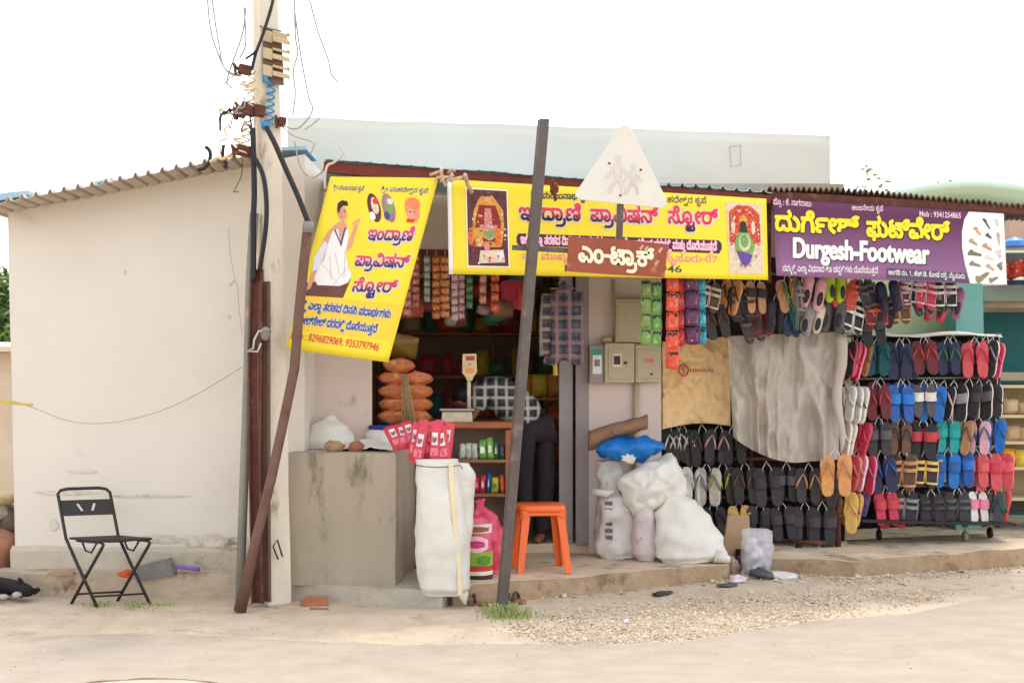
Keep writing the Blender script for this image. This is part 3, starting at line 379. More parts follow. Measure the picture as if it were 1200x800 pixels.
M_concrete = mat('pole_concrete', rgb(222, 210, 190, .95), .9, .1, 5, .35, 60, c2=rgb(166, 152, 132), c2amt=.12, c2scale=6, stretch=(1, 1, .4))
M_green = mat('pale_green_paint', rgb(200, 220, 172, .95), .8, .05, 3, c2=rgb(180, 200, 160), c2amt=0)
M_teal = mat('teal_paint', rgb(120, 178, 172, .85), .75, .08, 3, c2=rgb(96, 150, 146), c2amt=.1)
M_iron = mat('brown_iron_pipe', rgb(128, 96, 84, .75), .6, .15, 8, .1, 60, metal=.3, c2=rgb(104, 66, 50), c2amt=.15, c2scale=7)
M_gpipe = mat('grey_pvc_conduit', rgb(150, 146, 136, .75), .55, .1, 6, c2=rgb(176, 150, 124), c2amt=.08, c2scale=5)
M_cable = mat('black_cable', rgb(42, 42, 44, .8), .5, .1, 20)
M_white = mat('white_plastic', rgb(232, 230, 224, .9), .5, .05, 8)
M_wire = mat('thin_grey_wire', rgb(176, 170, 164, .85), .5, .1, 20)

# ---------------------------------------------------------------- ground, road
def rise(x, y):                              # dirt heaped against the platforms on the right
    a = max(0, min(1, (x - .7) / 1.6)); b = math.exp(-((y - 10.0 - .1 * (x - 2)) / .45) ** 2)
    return .03 * a * b + .008 * noise.noise(V(x * 1.3, y * 1.3, 0)) + .004 * noise.noise(V(x * 6, y * 6, 3))
gb = MB()
xs = [-600, -60, -12] + [-7 + .12 * i for i in range(118)] + [12, 60, 600]
ys = [-20, 2, 4.5] + [5.5 + .1 * i for i in range(66)] + [14, 30, 120, 900]
gb.grid(lambda u, v: V(xs[round(u * (len(xs) - 1))], ys[round(v * (len(ys) - 1))], rise(xs[round(u * (len(xs) - 1))], ys[round(v * (len(ys) - 1))]) if abs(xs[round(u * (len(xs) - 1))]) < 8 and 5 < ys[round(v * (len(ys) - 1))] < 12.2 else -.01), len(xs) - 1, len(ys) - 1)
ground = struct(gb.build('ground', M_dirt))
edge = [(-150, 742), (0, 748), (180, 744), (330, 752), (470, 758), (560, 757), (640, 757), (720, 758), (800, 753), (880, 741), (960, 729), (1060, 722), (1140, 706), (1220, 696), (1500, 680)]
ept = []
for i in range(len(edge) - 1):
    for k in range(8):
        t = k / 8; x = edge[i][0] * (1 - t) + edge[i + 1][0] * t; y = edge[i][1] * (1 - t) + edge[i + 1][1] * t
        q = G(x, y); q.y += .05 * noise.noise(V(x * .03, 3, 0)) + .02 * noise.noise(V(x * .12, 8, 0)); ept.append(q)
rb = MB(); lo = V(0, 0, .020); n = len(ept)
vs_ = []
for q in ept:
    vs_ += [V(q.x, q.y + .03, -.012), V(q.x, q.y, .014), V(q.x, q.y - .25, .02), V(q.x * .9, 2.0, .02)]
rb.add(vs_, [(4 * i + k, 4 * i + k + 1, 4 * i + 5 + k, 4 * i + 4 + k) for i in range(n - 1) for k in range(3)])
struct(rb.build('road', M_road))
# cracked rim of an old manhole patch near the bottom edge of the view
pc = G(152, 822, .02); pr = MB()
pts = [pc + V(math.cos(a) * .52 * (1 + .07 * noise.noise(V(math.cos(a) * 2, math.sin(a) * 2, 1))), math.sin(a) * .46 * (1 + .09 * noise.noise(V(math.cos(a) * 3, math.sin(a) * 3, 4))), .004) for a in (2 * math.pi * k / 60 for k in range(60))]
pr.add(pts, [tuple(range(60))])
struct(pr.build('road_patch', mat('cement_patch', rgb(216, 202, 182, .66), .9, .1, 6, .2, 60)))
pr = MB(); pr.tube([p + V(0, 0, .001 + .003 * noise.noise(p * 9)) for p in pts], [.0045 * (.3 + abs(noise.noise(p * 5)) * 2.6) for p in pts], 5, True)
struct(pr.build('road_crack', mat('crack_dirt', rgb(150, 128, 104, .6), 1, .3, 30)))

# ---------------------------------------------------------------- platforms, ledges
def slab(mb, pts, z0, z1):                   # pts: ground-plan corners, front ones first
    mb.prism([V(p.x, p.y, z0) for p in pts], V(0, 0, z1 - z0))
def rough(o, amt=.012, cuts=4):              # broken cement edges
    b = bmesh.new(); b.from_mesh(o.data); bmesh.ops.triangulate(b, faces=b.faces)
    for _ in range(cuts):
        es = [e for e in b.edges if e.calc_length() > .16]
        if not es: break
        bmesh.ops.subdivide_edges(b, edges=es, cuts=1, use_grid_fill=True)
    for q in b.verts:
        q.co += V(noise.noise(q.co * 4), noise.noise(q.co * 4 + V(7, 0, 0)), noise.noise(q.co * 4 + V(0, 9, 0))) * amt + V(noise.noise(q.co * 15), noise.noise(q.co * 15 + V(7, 0, 0)), 0) * amt * .5
    for f in b.faces: f.smooth = False
    b.to_mesh(o.data); b.free(); return o
M_face = mat('brown_step_face', rgb(184, 158, 128, .8), .95, .18, 7, .6, 30, c2=rgb(150, 122, 94, .75), c2amt=.16, c2scale=4)
def faces(o):                                # step fronts take a browner, darker material than the tops
    o.data.materials.append(M_face)
    for f in o.data.polygons:
        if abs(f.normal.z) < .6: f.material_index = 1
    return o
ZA, ZB, ZC = .14, .16, .115
fa = [G(530, 686, ZA), G(668, 676.5, ZA), G(760, 668, ZA), G(852, 661, ZA)]
mb = MB(); slab(mb, fa + [V(2.05, 11.5, 0), V(-1.2, 11.5, 0)], -.1, ZA)
struct(faces(rough(mb.build('shop_platform', M_floor), .014)))
fb = [G(905, 652, ZB), G(1001, 657, ZB), G(1100, 649.5, ZB), G(1230, 640, ZB)]
mb = MB(); slab(mb, fb + [V(6.2, 14.5, 0), V(1.9, 14.5, 0), V(1.95, 10.6, 0)], -.1, ZB)
struct(faces(rough(mb.build('footwear_platform', M_floor), .02)))
mb = MB(); slab(mb, [G(342, 684, ZC), G(430, 688, ZC), G(518, 693, ZC), V(-.36, 9.45, 0), V(-.5, 10.4, 0), V(-1.7, 10.4, 0)], -.1, ZC)
struct(rough(mb.build('counter_plinth', mat('pale_cement', rgb(200, 192, 176, .8), .95, .1, 5, .5, 40, c2=rgb(160, 148, 130), c2amt=.12)), .012))

# ---------------------------------------------------------------- whitewashed shed (left)
def lw(x, d=0, z=0):                         # left shed's front wall line, d metres in front
    t = (x + 3.75) / 2.3; return V(x + .06 * d, 9.58 - .14 * t - d, z)
XL0, XL1 = -3.72, -1.53
shed = thing('whitewashed_shed', 'plain cream whitewashed shed with sloping corrugated tin roof at the corner', 'building', lw(-2.6))
def roofz(x): return 2.85 + (x + 3.62) / (3.62 - 1.75) * .335
mb = MB()
def wallpt(u, v):
    x = XL0 + (XL1 - XL0) * u; z = .33 + (min(roofz(x) + .02, 3.265) - .33) * v
    q = lw(x - .055 * v * (1 - u), 0, z); q.y += .006 * noise.noise(V(x * 1.1, z * 1.1, 2)); return q
mb.grid(wallpt, 30, 24)
a, b = lw(XL0), lw(XL1); mb.add([a + V(0, 0, .3), a + V(-.055, 0, 3), a + V(-.4, 4, 3), a + V(-.4, 4, .3)], [(0, 1, 2, 3)])
mb.add([b + V(0, 0, .1), b + V(0, 0, roofz(XL1) + .02), b + V(.05, 4, roofz(XL1) + .02), b + V(.05, 4, .1)], [(3, 2, 1, 0)])
mb.add([V(a.x - .4, 13.5, 0), V(b.x, 13.5, 0), V(b.x, 13.5, 3.2), V(a.x - .4, 13.5, 3.0)], [(0, 1, 2, 3)])
mb.add([lw(XL1, .0, 0), lw(XL1, 0, .4), lw(-2.05, 0, .4), lw(-2.05, 0, 0)], [(0, 1, 2, 3)])
mb.build('wall', M_wall, shed)
# the dirt-splashed band and ledges at the foot
mb = MB(); mb.prism([lw(XL0 - .02, .0, .17), lw(XL0 - .02, .055, .17), lw(XL0 - .02, .05, .31), lw(XL0 - .02, .0, .345)], lw(-1.93) - lw(XL0 - .02))
rough(mb.build('ledge', M_cem, shed), .014)
mb = MB(); mb.prism([lw(XL0 - .1, 0, -.05), lw(XL0 - .1, .2, -.05), lw(XL0 - .1, .19, .17), lw(XL0 - .1, .0, .185)], lw(-1.95) - lw(XL0 - .1))
rough(mb.build('stone_footing', M_stone, shed), .022)
# patches of damp grime on the wall, a fraction proud of it
def stain(mb, cx, cz, rx, rz, seed, n=40):
    p = []
    for k in range(n):
        a = 2 * math.pi * k / n; q = 1 + .45 * noise.noise(V(math.cos(a) * 2 + seed, math.sin(a) * 2, 0)) + .25 * noise.noise(V(math.cos(a) * 6 + seed, math.sin(a) * 6, 4))
        p.append(lw(cx + rx * math.cos(a) * q, .008, max(.345, cz + rz * math.sin(a) * q)))
    mb.add(p, [tuple(range(n))])
# the tin roof: ridges run back, its cut edge shows the profile
RW = [0, 0, .0, .024, .034, .008, 0, -.003, -.004, -.003]
mb = MB(); NX = 200
def roofpt(u, v):
    x = -3.86 + (-1.83 + 3.86) * u; ph = (u * NX) % 10; k = RW[int(ph)]
    q = lw(x, .45 - v * 4.4, roofz(x) + k + .10 * v + .012 * noise.noise(V(x * 1.5, v, 0))); return q
mb.grid(roofpt, NX, 4); mb.sm = [False] * len(mb.sm)
mb.build('roof', M_tin, shed, solid=.006)
mb = MB(); mb.prism([lw(-3.83, .36, roofz(-3.83) + .035), lw(-3.5, .36, roofz(-3.5) + .035), lw(-3.5, .36, roofz(-3.5) + .075), lw(-3.83, .36, roofz(-3.83) + .1)], V(0, 1.2, .02))
mb.prism([lw(-3.05, .3, roofz(-3.05) + .035), lw(-2.9, .3, roofz(-2.9) + .035), lw(-2.9, .3, roofz(-2.9) + .06), lw(-3.05, .3, roofz(-3.05) + .06)], V(0, 1, .02))
mb.build('roof_patch', M_bluetin, shed, bev=.008)
mb = MB()
mb.prism([lw(-1.84, .03, 3.265), lw(XL1 + .02, .03, 3.275), lw(XL1 + .02, .03, 3.30), lw(-1.84, .03, 3.29)], V(0, .5, 0)); mb.build('coping', M_bluetin, shed)
# wall grime, small nail marks
MG = mat('grime', rgb(204, 192, 174, .85), .95, .12, 12, c2=rgb(222, 212, 198, .88), c2amt=.4, c2scale=14)
for q_ in ((-2.25, .385, .2, .05, 1), (-2.02, .37, .1, .045, 5), (-3.3, .74, .24, .016, 9), (-2.7, .72, .3, .010, 12), (-3.42, .5, .03, .04, 2), (-3.2, .9, .12, .012, 21), (-2.88, 2.38, .006, .02, 3), (-2.1, 2.05, .012, .012, 8), (-2.6, .4, .16, .03, 31)):
    mb = MB(); stain(mb, *q_); mb.build('stain', MG, shed)

# ---------------------------------------------------------------- shop row: walls, parapet, opening, inner rooms
shop = thing('shop_building', 'pale shop row with a whitewashed parapet above the provision and footwear shops', 'building', W(700))
mb = MB()
def wpanel(x0, x1, z0, z1, th=.18, d=0):
    a, b = W(x0, d), W(x1, d)
    mb.hexa([V(a.x, a.y, z0), V(b.x, b.y, z0), V(b.x, b.y, z1), V(a.x, a.y, z1)], [V(a.x, a.y, z0) - WN * th, V(b.x, b.y, z0) - WN * th, V(b.x, b.y, z1) - WN * th, V(a.x, a.y, z1) - WN * th])
wpanel(338, 436, 0, 2.66, .7, .5); wpanel(690, 775, 0, 2.66); wpanel(340, 1132, 2.66, 3.14)
mb.build('wall', M_wall2, shop)
mb = MB()
a, b = W(337, .06), W(973, .06)
n_ = 40
def parp(u, v):
    p = a.lerp(b, u); z = 3.1 + v * (.595 + .012 * noise.noise(V(u * 9, 0, 0))); return V(p.x, p.y + .006 * noise.noise(V(p.x * 2, z * 2, 1)), z)
mb.grid(parp, 40, 6); mb.grid(lambda u, v: parp(u, 1) + V(0, .16 * v, 0), 40, 1)
mb.add([a + V(0, 0, 3.1), parp(0, 1), parp(0, 1) + V(0, 3, 0), a + V(0, 3, 3.1)], [(3, 2, 1, 0)]); mb.add([b + V(0, 0, 3.1), parp(1, 1), parp(1, 1) + V(0, 3, 0), b + V(0, 3, 3.1)], [(0, 1, 2, 3)])
mb.build('parapet', M_par, shop, merge=True)
mb = MB(); mb.prism([a + V(0, -.012, 3.12), a + V(0, -.012, 3.2), a + V(0, 0, 3.2), a + V(0, 0, 3.12)], b - a); mb.build('blue_band', M_bluetin, shop)
# parapet marks: a shuttered square outline and scratches
mb = MB()
PW = Plane(a + V(0, 0, 0), WN)
def pline(pts, r=.004):
    mb.tube([PW.at(x, y, .008) for x, y in pts], r, 4)
pline([(855, 172), (868, 170), (868, 194), (857, 195), (855, 172)], .0025)
mb.build('scratches', mat('wall_scratch', rgb(190, 190, 182, .75), .9), shop)
mb = MB()
mb.use(M_cem2).box((.55, 12.3, 3.16), (4.4, 3.4, .1)); mb.build('roof_slab', M_cem2, shop)
mb = MB(); l0, l1 = W(400, -.2), W(740, -.2)
mb.use(M_dark)
mb.add([V(l0.x - .35, l0.y, 0), V(l0.x - .35, 13.9, 0), V(l0.x - .35, 13.9, 3.1), V(l0.x - .35, l0.y, 3.1)], [(0, 1, 2, 3)])
mb.add([V(l1.x, l1.y, 0), V(l1.x, 13.9, 0), V(l1.x, 13.9, 3.1), V(l1.x, l1.y, 3.1)], [(3, 2, 1, 0)])
mb.add([V(l0.x - .35, 13.8, 0), V(4.8, 13.8, 0), V(4.8, 13.8, 3.1), V(l0.x - .35, 13.8, 3.1)], [(0, 1, 2, 3)])
mb.build('inner_wall', M_dark, shop)
mb = MB(); q = [W(432, -.02), W(692, -.02), V(1.1, 13.8, 0), V(-1.8, 13.8, 0)]; slab(mb, q, .05, .215); mb.build('shop_floor', M_floor, shop, bev=.008)
mb = MB(); q = [W(436, -.04), W(690, -.04)]; mb.prism([q[0] + V(0, -.05, 2.47), q[0] + V(0, .08, 2.47), q[0] + V(0, .08, 2.655), q[0] + V(0, -.05, 2.655)], q[1] - q[0]); mb.build('door_beam', M_redbeam, shop, bev=.006)
# steel shutter jamb in two strips with a dark slot
for x0, x1, d in ((655, 671.5, -.02), (674.5, 690, .01)):
    mb = MB(); p0, p1 = W(x0, d), W(x1, d); mb.hexa([p0 + V(0, 0, .2), p1 + V(0, 0, .2), p1 + V(0, 0, 2.655), p0 + V(0, 0, 2.655)], [p0 + V(0, .08, .2), p1 + V(0, .08, .2), p1 + V(0, .08, 2.655), p0 + V(0, .08, 2.655)]); mb.build('shutter_jamb', M_steel, shop, bev=.008)
# footwear shop: back wall part pale green, teal pillar, bay wall with the inside gloom painted into its colour
mb = MB(); a, b = V(2.75, 12.55, 0), V(4.55, 12.85, 0); mb.prism([a, b, b + V(0, .1, 0), a + V(0, .1, 0)], V(0, 0, 3.1)); mb.build('green_wall', M_green, shop)
mb = MB(); p0, p1 = P(1120, 450, 12.3), P(1152, 450, 12.4); mb.prism([V(p0.x, p0.y, 0), V(p1.x, p1.y, 0), V(p1.x, p1.y + .3, 0), V(p0.x, p0.y + .3, 0)], V(0, 0, 2.97)); mb.build('teal_pillar', M_teal, shop, bev=.01)
mb = MB(); a, b = W(775, -.55), W(990, -.75); mb.prism([a, b, b + V(0, .06, 0), a + V(0, .06, 0)], V(0, 0, 3.1)); mb.build('bay_gloom_partition', mat('bay_gloom_maroon', rgb(62, 46, 44, .7), .95, .3, 3), shop)

# ---------------------------------------------------------------- awnings on their beams
E0, E1, E2 = P(380, 190, 9.05), P(903, 229, 9.98), P(1215, 247, 10.55)
def awn_edge(px):
    if px <= 903: t = (px - 380) / 523; return P(px, 190 + 39 * t, 9.05 + .93 * t)
    t = (px - 903) / 312; return P(px, 229 + 18 * t, 9.98 + .57 * t)
aw = MB(); NA = 330
def awp(u, v):
    px = 382 + (903 - 382) * u; e = awn_edge(px); bk = W(px, .07, 3.19); k = RW[int((u * NA) % 10)]
    k *= .75 if px > 690 else .12
    q = (e + V(0, -.06, .012)).lerp(bk, v) + V(0, 0, k + .012 * noise.noise(V(px * .02, v * 2, 0))); return q
aw.grid(awp, NA, 3); aw.sm = [False] * len(aw.sm)
awning = aw.build('roof_awning', M_bluetin, shop, solid=.006)
mb = MB()
es = [awn_edge(380 + 523 * k / 12) for k in range(13)]
mb.use(M_redbeam)
mb.rings([[e + V(0, -.03, 0), e + V(0, .035, 0), e + V(0, .035, -.075 - .01 * math.sin(i)), e + V(0, -.03, -.075 - .01 * math.sin(i))] for i, e in enumerate(es)])
mb.build('awning_beam', M_redbeam, shop, bev=.006)
aw = MB(); NB = 420
def awp2(u, v):
    px = 900 + 330 * u; e = awn_edge(px) + V(0, -.02, .05); bk = V(e.x + .25, 11.75, 3.06); k = .018 * math.sin(u * 50 * 2 * math.pi)
    return e.lerp(bk, v) + V(0, 0, k + .015 * noise.noise(V(px * .03, v, 3)) + .02 * math.sin(u * 5) * (1 - v))
aw.grid(awp2, NB, 2)
aw.build('footwear_awning', mat('rusted_tin', rgb(122, 96, 78, .75), .75, .2, 8, .1, 40, metal=.15, c2=rgb(90, 60, 44), c2amt=.2, c2scale=5), shop, solid=.008)
mb = MB(); es = [awn_edge(898 + 325 * k / 8) for k in range(9)]
mb.rings([[e + V(0, .0, .035), e + V(0, .06, .035), e + V(0, .06, -.035), e + V(0, .0, -.035)] for e in es]); mb.build('footwear_awning_beam', M_redbeam if 0 else M_rust, shop, bev=.006)
# slim posts that carry the awning between the two shops
mb = MB(); e = awn_edge(903); mb.tube([e + V(.0, .1, 0), V(e.x, e.y + .1, 2.35)], .025, 6); mb.build('awning_post', M_rust, shop)
for px in (430, 600, 800):
    mb = MB(); e = awn_edge(px); b_ = W(px, 0, 3.0); mb.tube([e + V(0, 0, -.04), b_], .018, 6); mb.build('awning_bracket', M_rust, shop)
# ---------------------------------------------------------------- provision counter
ctr = thing('cement_counter', 'bare grey cement counter block at the front of the provision shop', 'counter', G(410, 685, ZC))
mb = MB(); a, b = G(338, 685, ZC), G(464, 685, ZC); b.y -= .04
c_, d_ = V(-.75, 10.25, 0), V(-1.62, 10.3, 0); zt = 1.06
mb.prism([V(a.x, a.y, ZC), V(b.x, b.y, ZC), V(c_.x, c_.y, ZC), V(d_.x, d_.y, ZC)], V(0, 0, zt - ZC))
rough(mb.build('body', M_cem2, ctr), .006, 4)
# ---------------------------------------------------------------- concrete utility pole
pole = thing('utility_pole', 'square concrete electricity pole in front of the cream shed', 'pole', G(322, 705))
PT, PB = P(309.5, -90, 9.05), G(324, 705); PB.y = 9.05
def polept(t): return PB.lerp(PT, t)
mb = MB(); rs = []
yaw = rot(33)
for k in range(13):
    t = k / 12; c = polept(t); wd = .118 - .03 * t; r = []
    for ax, ay in ((-1, -1), (1, -1), (1, 1), (-1, 1)):
        q = yaw @ V(ax * wd * .78, ay * wd * .78, 0); r.append(c + q + V(noise.noise(c * 3 + q * 9), noise.noise(c * 3 + q * 7 + V(3, 0, 0)), 0) * .006)
    rs.append(r)
mb.rings(rs); mb.build('shaft', M_concrete, pole, bev=.012)
fusebox = MB(); PP = Plane(V(0, 8.93, 0), V(.35, -1, 0))
def onp(px, py, d=0): return Plane(V(-1.72, 8.98, 0), V(.3, -1, 0)).at(px, py, d)
mb = MB(); mb.hexa([onp(308, 32, .03), onp(330, 36, .03), onp(333, 101, .03), onp(308, 96, .03)], [onp(308, 32, 0), onp(330, 36, 0), onp(333, 101, 0), onp(308, 96, 0)])
bk = mb.build('fuse_board', mat('rusty_board', rgb(140, 112, 96, .8), .8, .2, 12), pole, bev=.003)
M_ceram = mat('cream_ceramic', rgb(206, 186, 146, .85), .35, .1, 9)
mb = MB(); mb.tube([onp(304, 31, .035), onp(330, 37, .035)], .006, 6); mb.build('clamp_bar', M_gpipe, pole)
for i, (yy, tl) in enumerate(((44, 0), (64, 1), (84, 1))):
    mb = MB(); sl_ = 7
    def bx(x0, y0, x1, y1, d0, d1, dy=0):
        p = [(x0, y0), (x1, y0 + (x1 - x0) * .25), (x1, y1 + (x1 - x0) * .25), (x0, y1)]
        mb.hexa([onp(x, y, d1) for x, y in p], [onp(x, y, d0) for x, y in p])
    bx(308, yy - 9, 319.5, yy + 4, .03, .075); bx(319.2, yy - 1.5, 340, yy + 4.5, .03, .09); bx(319.2, yy - 8.5, 340, yy - 5.2, .03, .07); bx(336, yy - 6, 340, yy - 1, .03, .07)
    if not tl: bx(319.2, yy - 6, 337, yy - 1, .03, .07)
    mb.build('fuse_holder', M_ceram, pole, bev=.007)
def rustbit(px, py, w_, h_, nm='rusty_clamp'):
    mb = MB(); c = onp(px, py, .03); mb.box(c, (w_, .07, h_), rot(20, 0, 8)); mb.tube([c + V(-w_ * .5, 0, 0), c + V(-w_ * .8, -.02, .04), c + V(-w_ * .6, -.03, -.05)], .012, 6); mb.build(nm, M_rust, pole, bev=.005)
rustbit(287, 82, .09, .06); rustbit(291, 128, .1, .085); rustbit(303, 130, .085, .075); rustbit(283, 133, .06, .05); rustbit(330.5, 143, .05, .06); rustbit(286, 177, .1, .07)
def coil(nm, lab, p0, p1, r, turns, m, wr=.006):
    mb = MB(); pts = []
    n = turns * 10
    for k in range(n + 1):
        t = k / n; c = p0.lerp(p1, t); a = t * turns * 2 * math.pi; pts.append(c + V(math.cos(a) * r, math.sin(a) * r * .7, 0))
    mb.tube(pts, wr, 6); o = mb.build(nm, m); return tag(o, lab, 'wire')
M_bluew = mat('blue_wire', rgb(60, 150, 200, .9), .45, .1, 20)
M_creamw = mat('cream_wire', rgb(222, 196, 150, .9), .45, .1, 20)
o = coil('coiled_wire', 'sky blue coiled wire hanging below the cream fuse holders on the pole', onp(318, 98, .03), onp(315, 146, .04), .03, 6, M_bluew, .006)
mb = MB(); mb.blob(onp(311, 147, .05), (.035, .03, .03), 8, 6, None, .3, 3); mb.build('knot', M_bluew, o); mb = MB(); mb.tube([onp(311, 82, .04), onp(312, 95, .06), onp(316, 99, .05)], .016, 8); mb.build('wire_lead', M_bluew, o)
coil('coiled_wire', 'cream coiled wire between two rusty clamps on the pole', onp(295, 84, .04), onp(293, 125, .05), .022, 4, M_creamw, .007)
o = coil('coiled_wire', 'tangle of cream twisted wire where the pole passes the tin roof edge', onp(291, 140, .05), onp(284, 180, .06), .03, 5, M_creamw, .006)
# ---------------------------------------------------------------- cables, wires
def wire(pts, r, m, lab, nm='cable', cat='cable', n=7, sm=True):
    p = [Vector(q) for q in pts]
    if sm and len(p) > 2:                    # Catmull-Rom
        q = [p[0]] + p + [p[-1]]; out = []
        for i in range(1, len(q) - 2):
            for k in range(7):
                t = k / 7; out.append(.5 * ((2 * q[i]) + (q[i + 1] - q[i - 1]) * t + (2 * q[i - 1] - 5 * q[i] + 4 * q[i + 1] - q[i + 2]) * t * t + (3 * q[i] - q[i - 1] - 3 * q[i + 1] + q[i + 2]) * t ** 3))
        p = out + [p[-1]]
    mb = MB(); mb.tube(p, r, n); return tag(mb.build(nm, m), lab, cat)
Yc = 8.86
wire([P(312, 149, 8.85), P(322, 168, 8.82), P(335, 198, 8.82), P(350, 232, 8.82), P(362, 263, 8.80)], .019, M_cable, 'thick black cable from the pole down into the leaning brown pipe')
wire([P(323, -40, Yc), P(320, 0, Yc), P(310, 35, Yc), P(300, 62, Yc), P(295, 82, Yc)], .011, M_cable, 'thin black service cable coming down the pole from above')
wire([P(320, 0, Yc - .02), P(306, 46, Yc - .03), P(300, 60, Yc - .03), P(288, 69, Yc)], .008, M_cable, 'black cable end poking out sideways from the pole top')
wire([P(296, 150, Yc), P(297, 180, Yc), P(298, 225, Yc), P(297, 260, 8.85), P(297, 330, 8.86)], .02, M_cable, 'black cable entering the grey conduit beside the pole')
wire([P(299, 186, Yc - .03), P(308, 205, Yc - .03), P(312, 235, Yc - .03), P(311, 270, Yc - .03), P(304, 317, 8.86)], .017, M_cable, 'black cable bowing across the pole face into the rusty channel')
wire([P(241, 172, 9.0), P(246, 178, 9.0), P(245, 190, 9.0), P(239, 197, 9.0), P(232, 199, 9.0)], .014, M_cable, 'short black cable hook dangling over the tin roof edge')
wire([P(262, 170, 9.0), P(261, 184, 9.0), P(265, 192, 9.0), P(263, 197, 9.0)], .012, M_cable, 'black cable stub on the tin roof beside the pole')
wire([P(246, 190, 8.98), P(255, 185, 8.97), P(262, 186, 8.95), P(275, 178, 8.95), P(281, 170, 8.95)], .012, M_creamw, 'cream twisted wire lying along the tin roof edge')
wire([P(284, 187, 8.93), P(283, 205, 8.93), P(278, 217, 8.93), P(274, 225, 8.93), P(280, 224, 8.93)], .003, M_cable, 'thin loose wire hanging on the cream wall under the roof')
Mth = M_wire
for i, (pts, lab) in enumerate([
    ([(242, -20), (246, 30), (255, 62), (267, 85), (283, 88)], 'faint grey wire curving up from the rusty clamp, outermost of the loose wires'),
    ([(246, -20), (252, 25), (257, 55), (263, 80), (282, 90)], 'faint grey wire curving up from the rusty clamp just inside the outermost'),
    ([(288, 10), (284, 40), (272, 75), (266, 96), (272, 104)], 'pale loose wire looping beside the pole at fuse height'),
    ([(286, 8), (288, 50), (281, 68)], 'short pale wire hanging close beside the pole shaft'),
    ([(345, -20), (346, 40), (349, 62), (344, 82), (346, 110), (343, 135)], 'pale wire dangling on the parapet side of the pole'),
    ([(345, 10), (352, 62), (357, 90), (362, 115), (366, 130), (350, 150), (332, 148)], 'pale wire curling towards the parapet end from the pole'),
    ([(358, -20), (372, 35), (384, 68), (388, 86), (396, 97)], 'faint wire hanging in the sky over the parapet end'),
    ([(330, 148), (342, 158), (356, 163), (368, 168), (364, 180)], 'thin wire strung from the rusty clamp to the parapet corner'),
    ([(345, 165), (352, 195), (364, 208), (376, 203), (380, 195)], 'thin wire loop sagging on the lilac wall beside the tilted banner'),
    ([(275, 88), (266, 95), (262, 100)], 'stray wire end beside the upper rusty clamp'),
    ([(277, 130), (272, 140), (270, 150), (267, 145)], 'stray wire end beside the lower rusty clamp'),
    ([(375, 138), (366, 146), (357, 152)], 'stub of wire above the parapet end')]):
    Yw = 8.9 if i not in (7, 8) else 9.35
    wire([P(x, y, Yw) for x, y in pts], .0062 if i < 7 else .005, Mth, lab, 'loose_wire', 'wire', 4)
wire([P(-10, 468, 9.1), P(20, 471, 9.2), P(40, 478, 9.38), P(90, 495, 9.40), P(150, 492, 9.40), P(215, 470, 9.36), P(284, 430, 9.3)], .003, mat('yellow_twine', rgb(190, 176, 140, .8), .8), 'thin string sagging across the cream shed wall', 'string', 'string', 5)
wire([P(0, 469, 9.08), P(14, 472, 9.12), P(38, 474, 9.22)], .010, mat('yellow_cord', rgb(226, 204, 80, .9), .7), 'short yellow cord tied near the shed corner', 'string', 'string', 6)
wire([P(268, 268, 9.38), P(270, 300, 9.38), P(275, 328, 9.38), P(268, 335, 9.38), P(277, 330, 9.38), P(280, 360, 9.38), P(284, 392, 9.38)], .002, M_wire, 'thin crooked wire running down the cream wall beside the conduit', 'loose_wire', 'wire', 4)
wire([P(398, 172, 8.98), P(402, 180, 8.98), P(392, 190, 8.98), P(384, 194, 8.98), P(381, 205, 8.98), P(381, 222, 8.99)], .009, mat('cloth_rope', rgb(216, 204, 188, .85), .9), 'pale cloth rope tying the tilted yellow banner to the awning', 'rope', 'rope', 6)
mb = MB()
for i in range(7):
    r_ = rnd(i); c = P(523 + r_.uniform(-9, 9), 200 + r_.uniform(-6, 6), 8.98); mb.tube([c, c + V(r_.uniform(-.05, .05), -.03, r_.uniform(-.05, .03)), c + V(r_.uniform(-.1, .1), -.02, r_.uniform(-.12, .02))], .012, 5)
mb.tube([P(545, 205, 8.97), P(548, 216, 9.15), P(553, 226, 9.18)], .016, 6)
tag(mb.build('rope', mat('beige_rag', rgb(206, 178, 150, .85), .95, .25, 20)), 'knotted beige rag rope between the two yellow banners', 'rope')
for i in range(11):
    r_ = rnd(40 + i); x, y = r_.uniform(268, 300), r_.uniform(95, 172); pts = [(x, y)]
    for k in range(6): x += r_.uniform(-9, 9); y += r_.uniform(-4, 11); pts.append((max(258, min(306, x)), y))
    wire([P(a, b, 8.9 - .004 * i) for a, b in pts], r_.choice([.005, .006, .008]), r_.choice([M_wire, M_creamw, M_cable, M_creamw]), 'loose curl in the tangle of wire ends on the road-side of the pole', 'loose_wire', 'wire', 4)['group'] = 'tangled wire ends at the pole'
mb = MB(); c = P(649, 221, 9.2); mb.blob(c, (.03, .02, .045), 8, 6, None, .5, 2); mb.tube([c, c + V(.01, -.02, -.09)], .012, 5); mb.tube([c, c + V(-.01, -.02, .06)], .012, 5)
tag(mb.build('lemon_charm', mat('dried_chili', rgb(120, 60, 30, .8), .7)), 'small dried charm hanging over the lettering of the main yellow banner', 'charm')

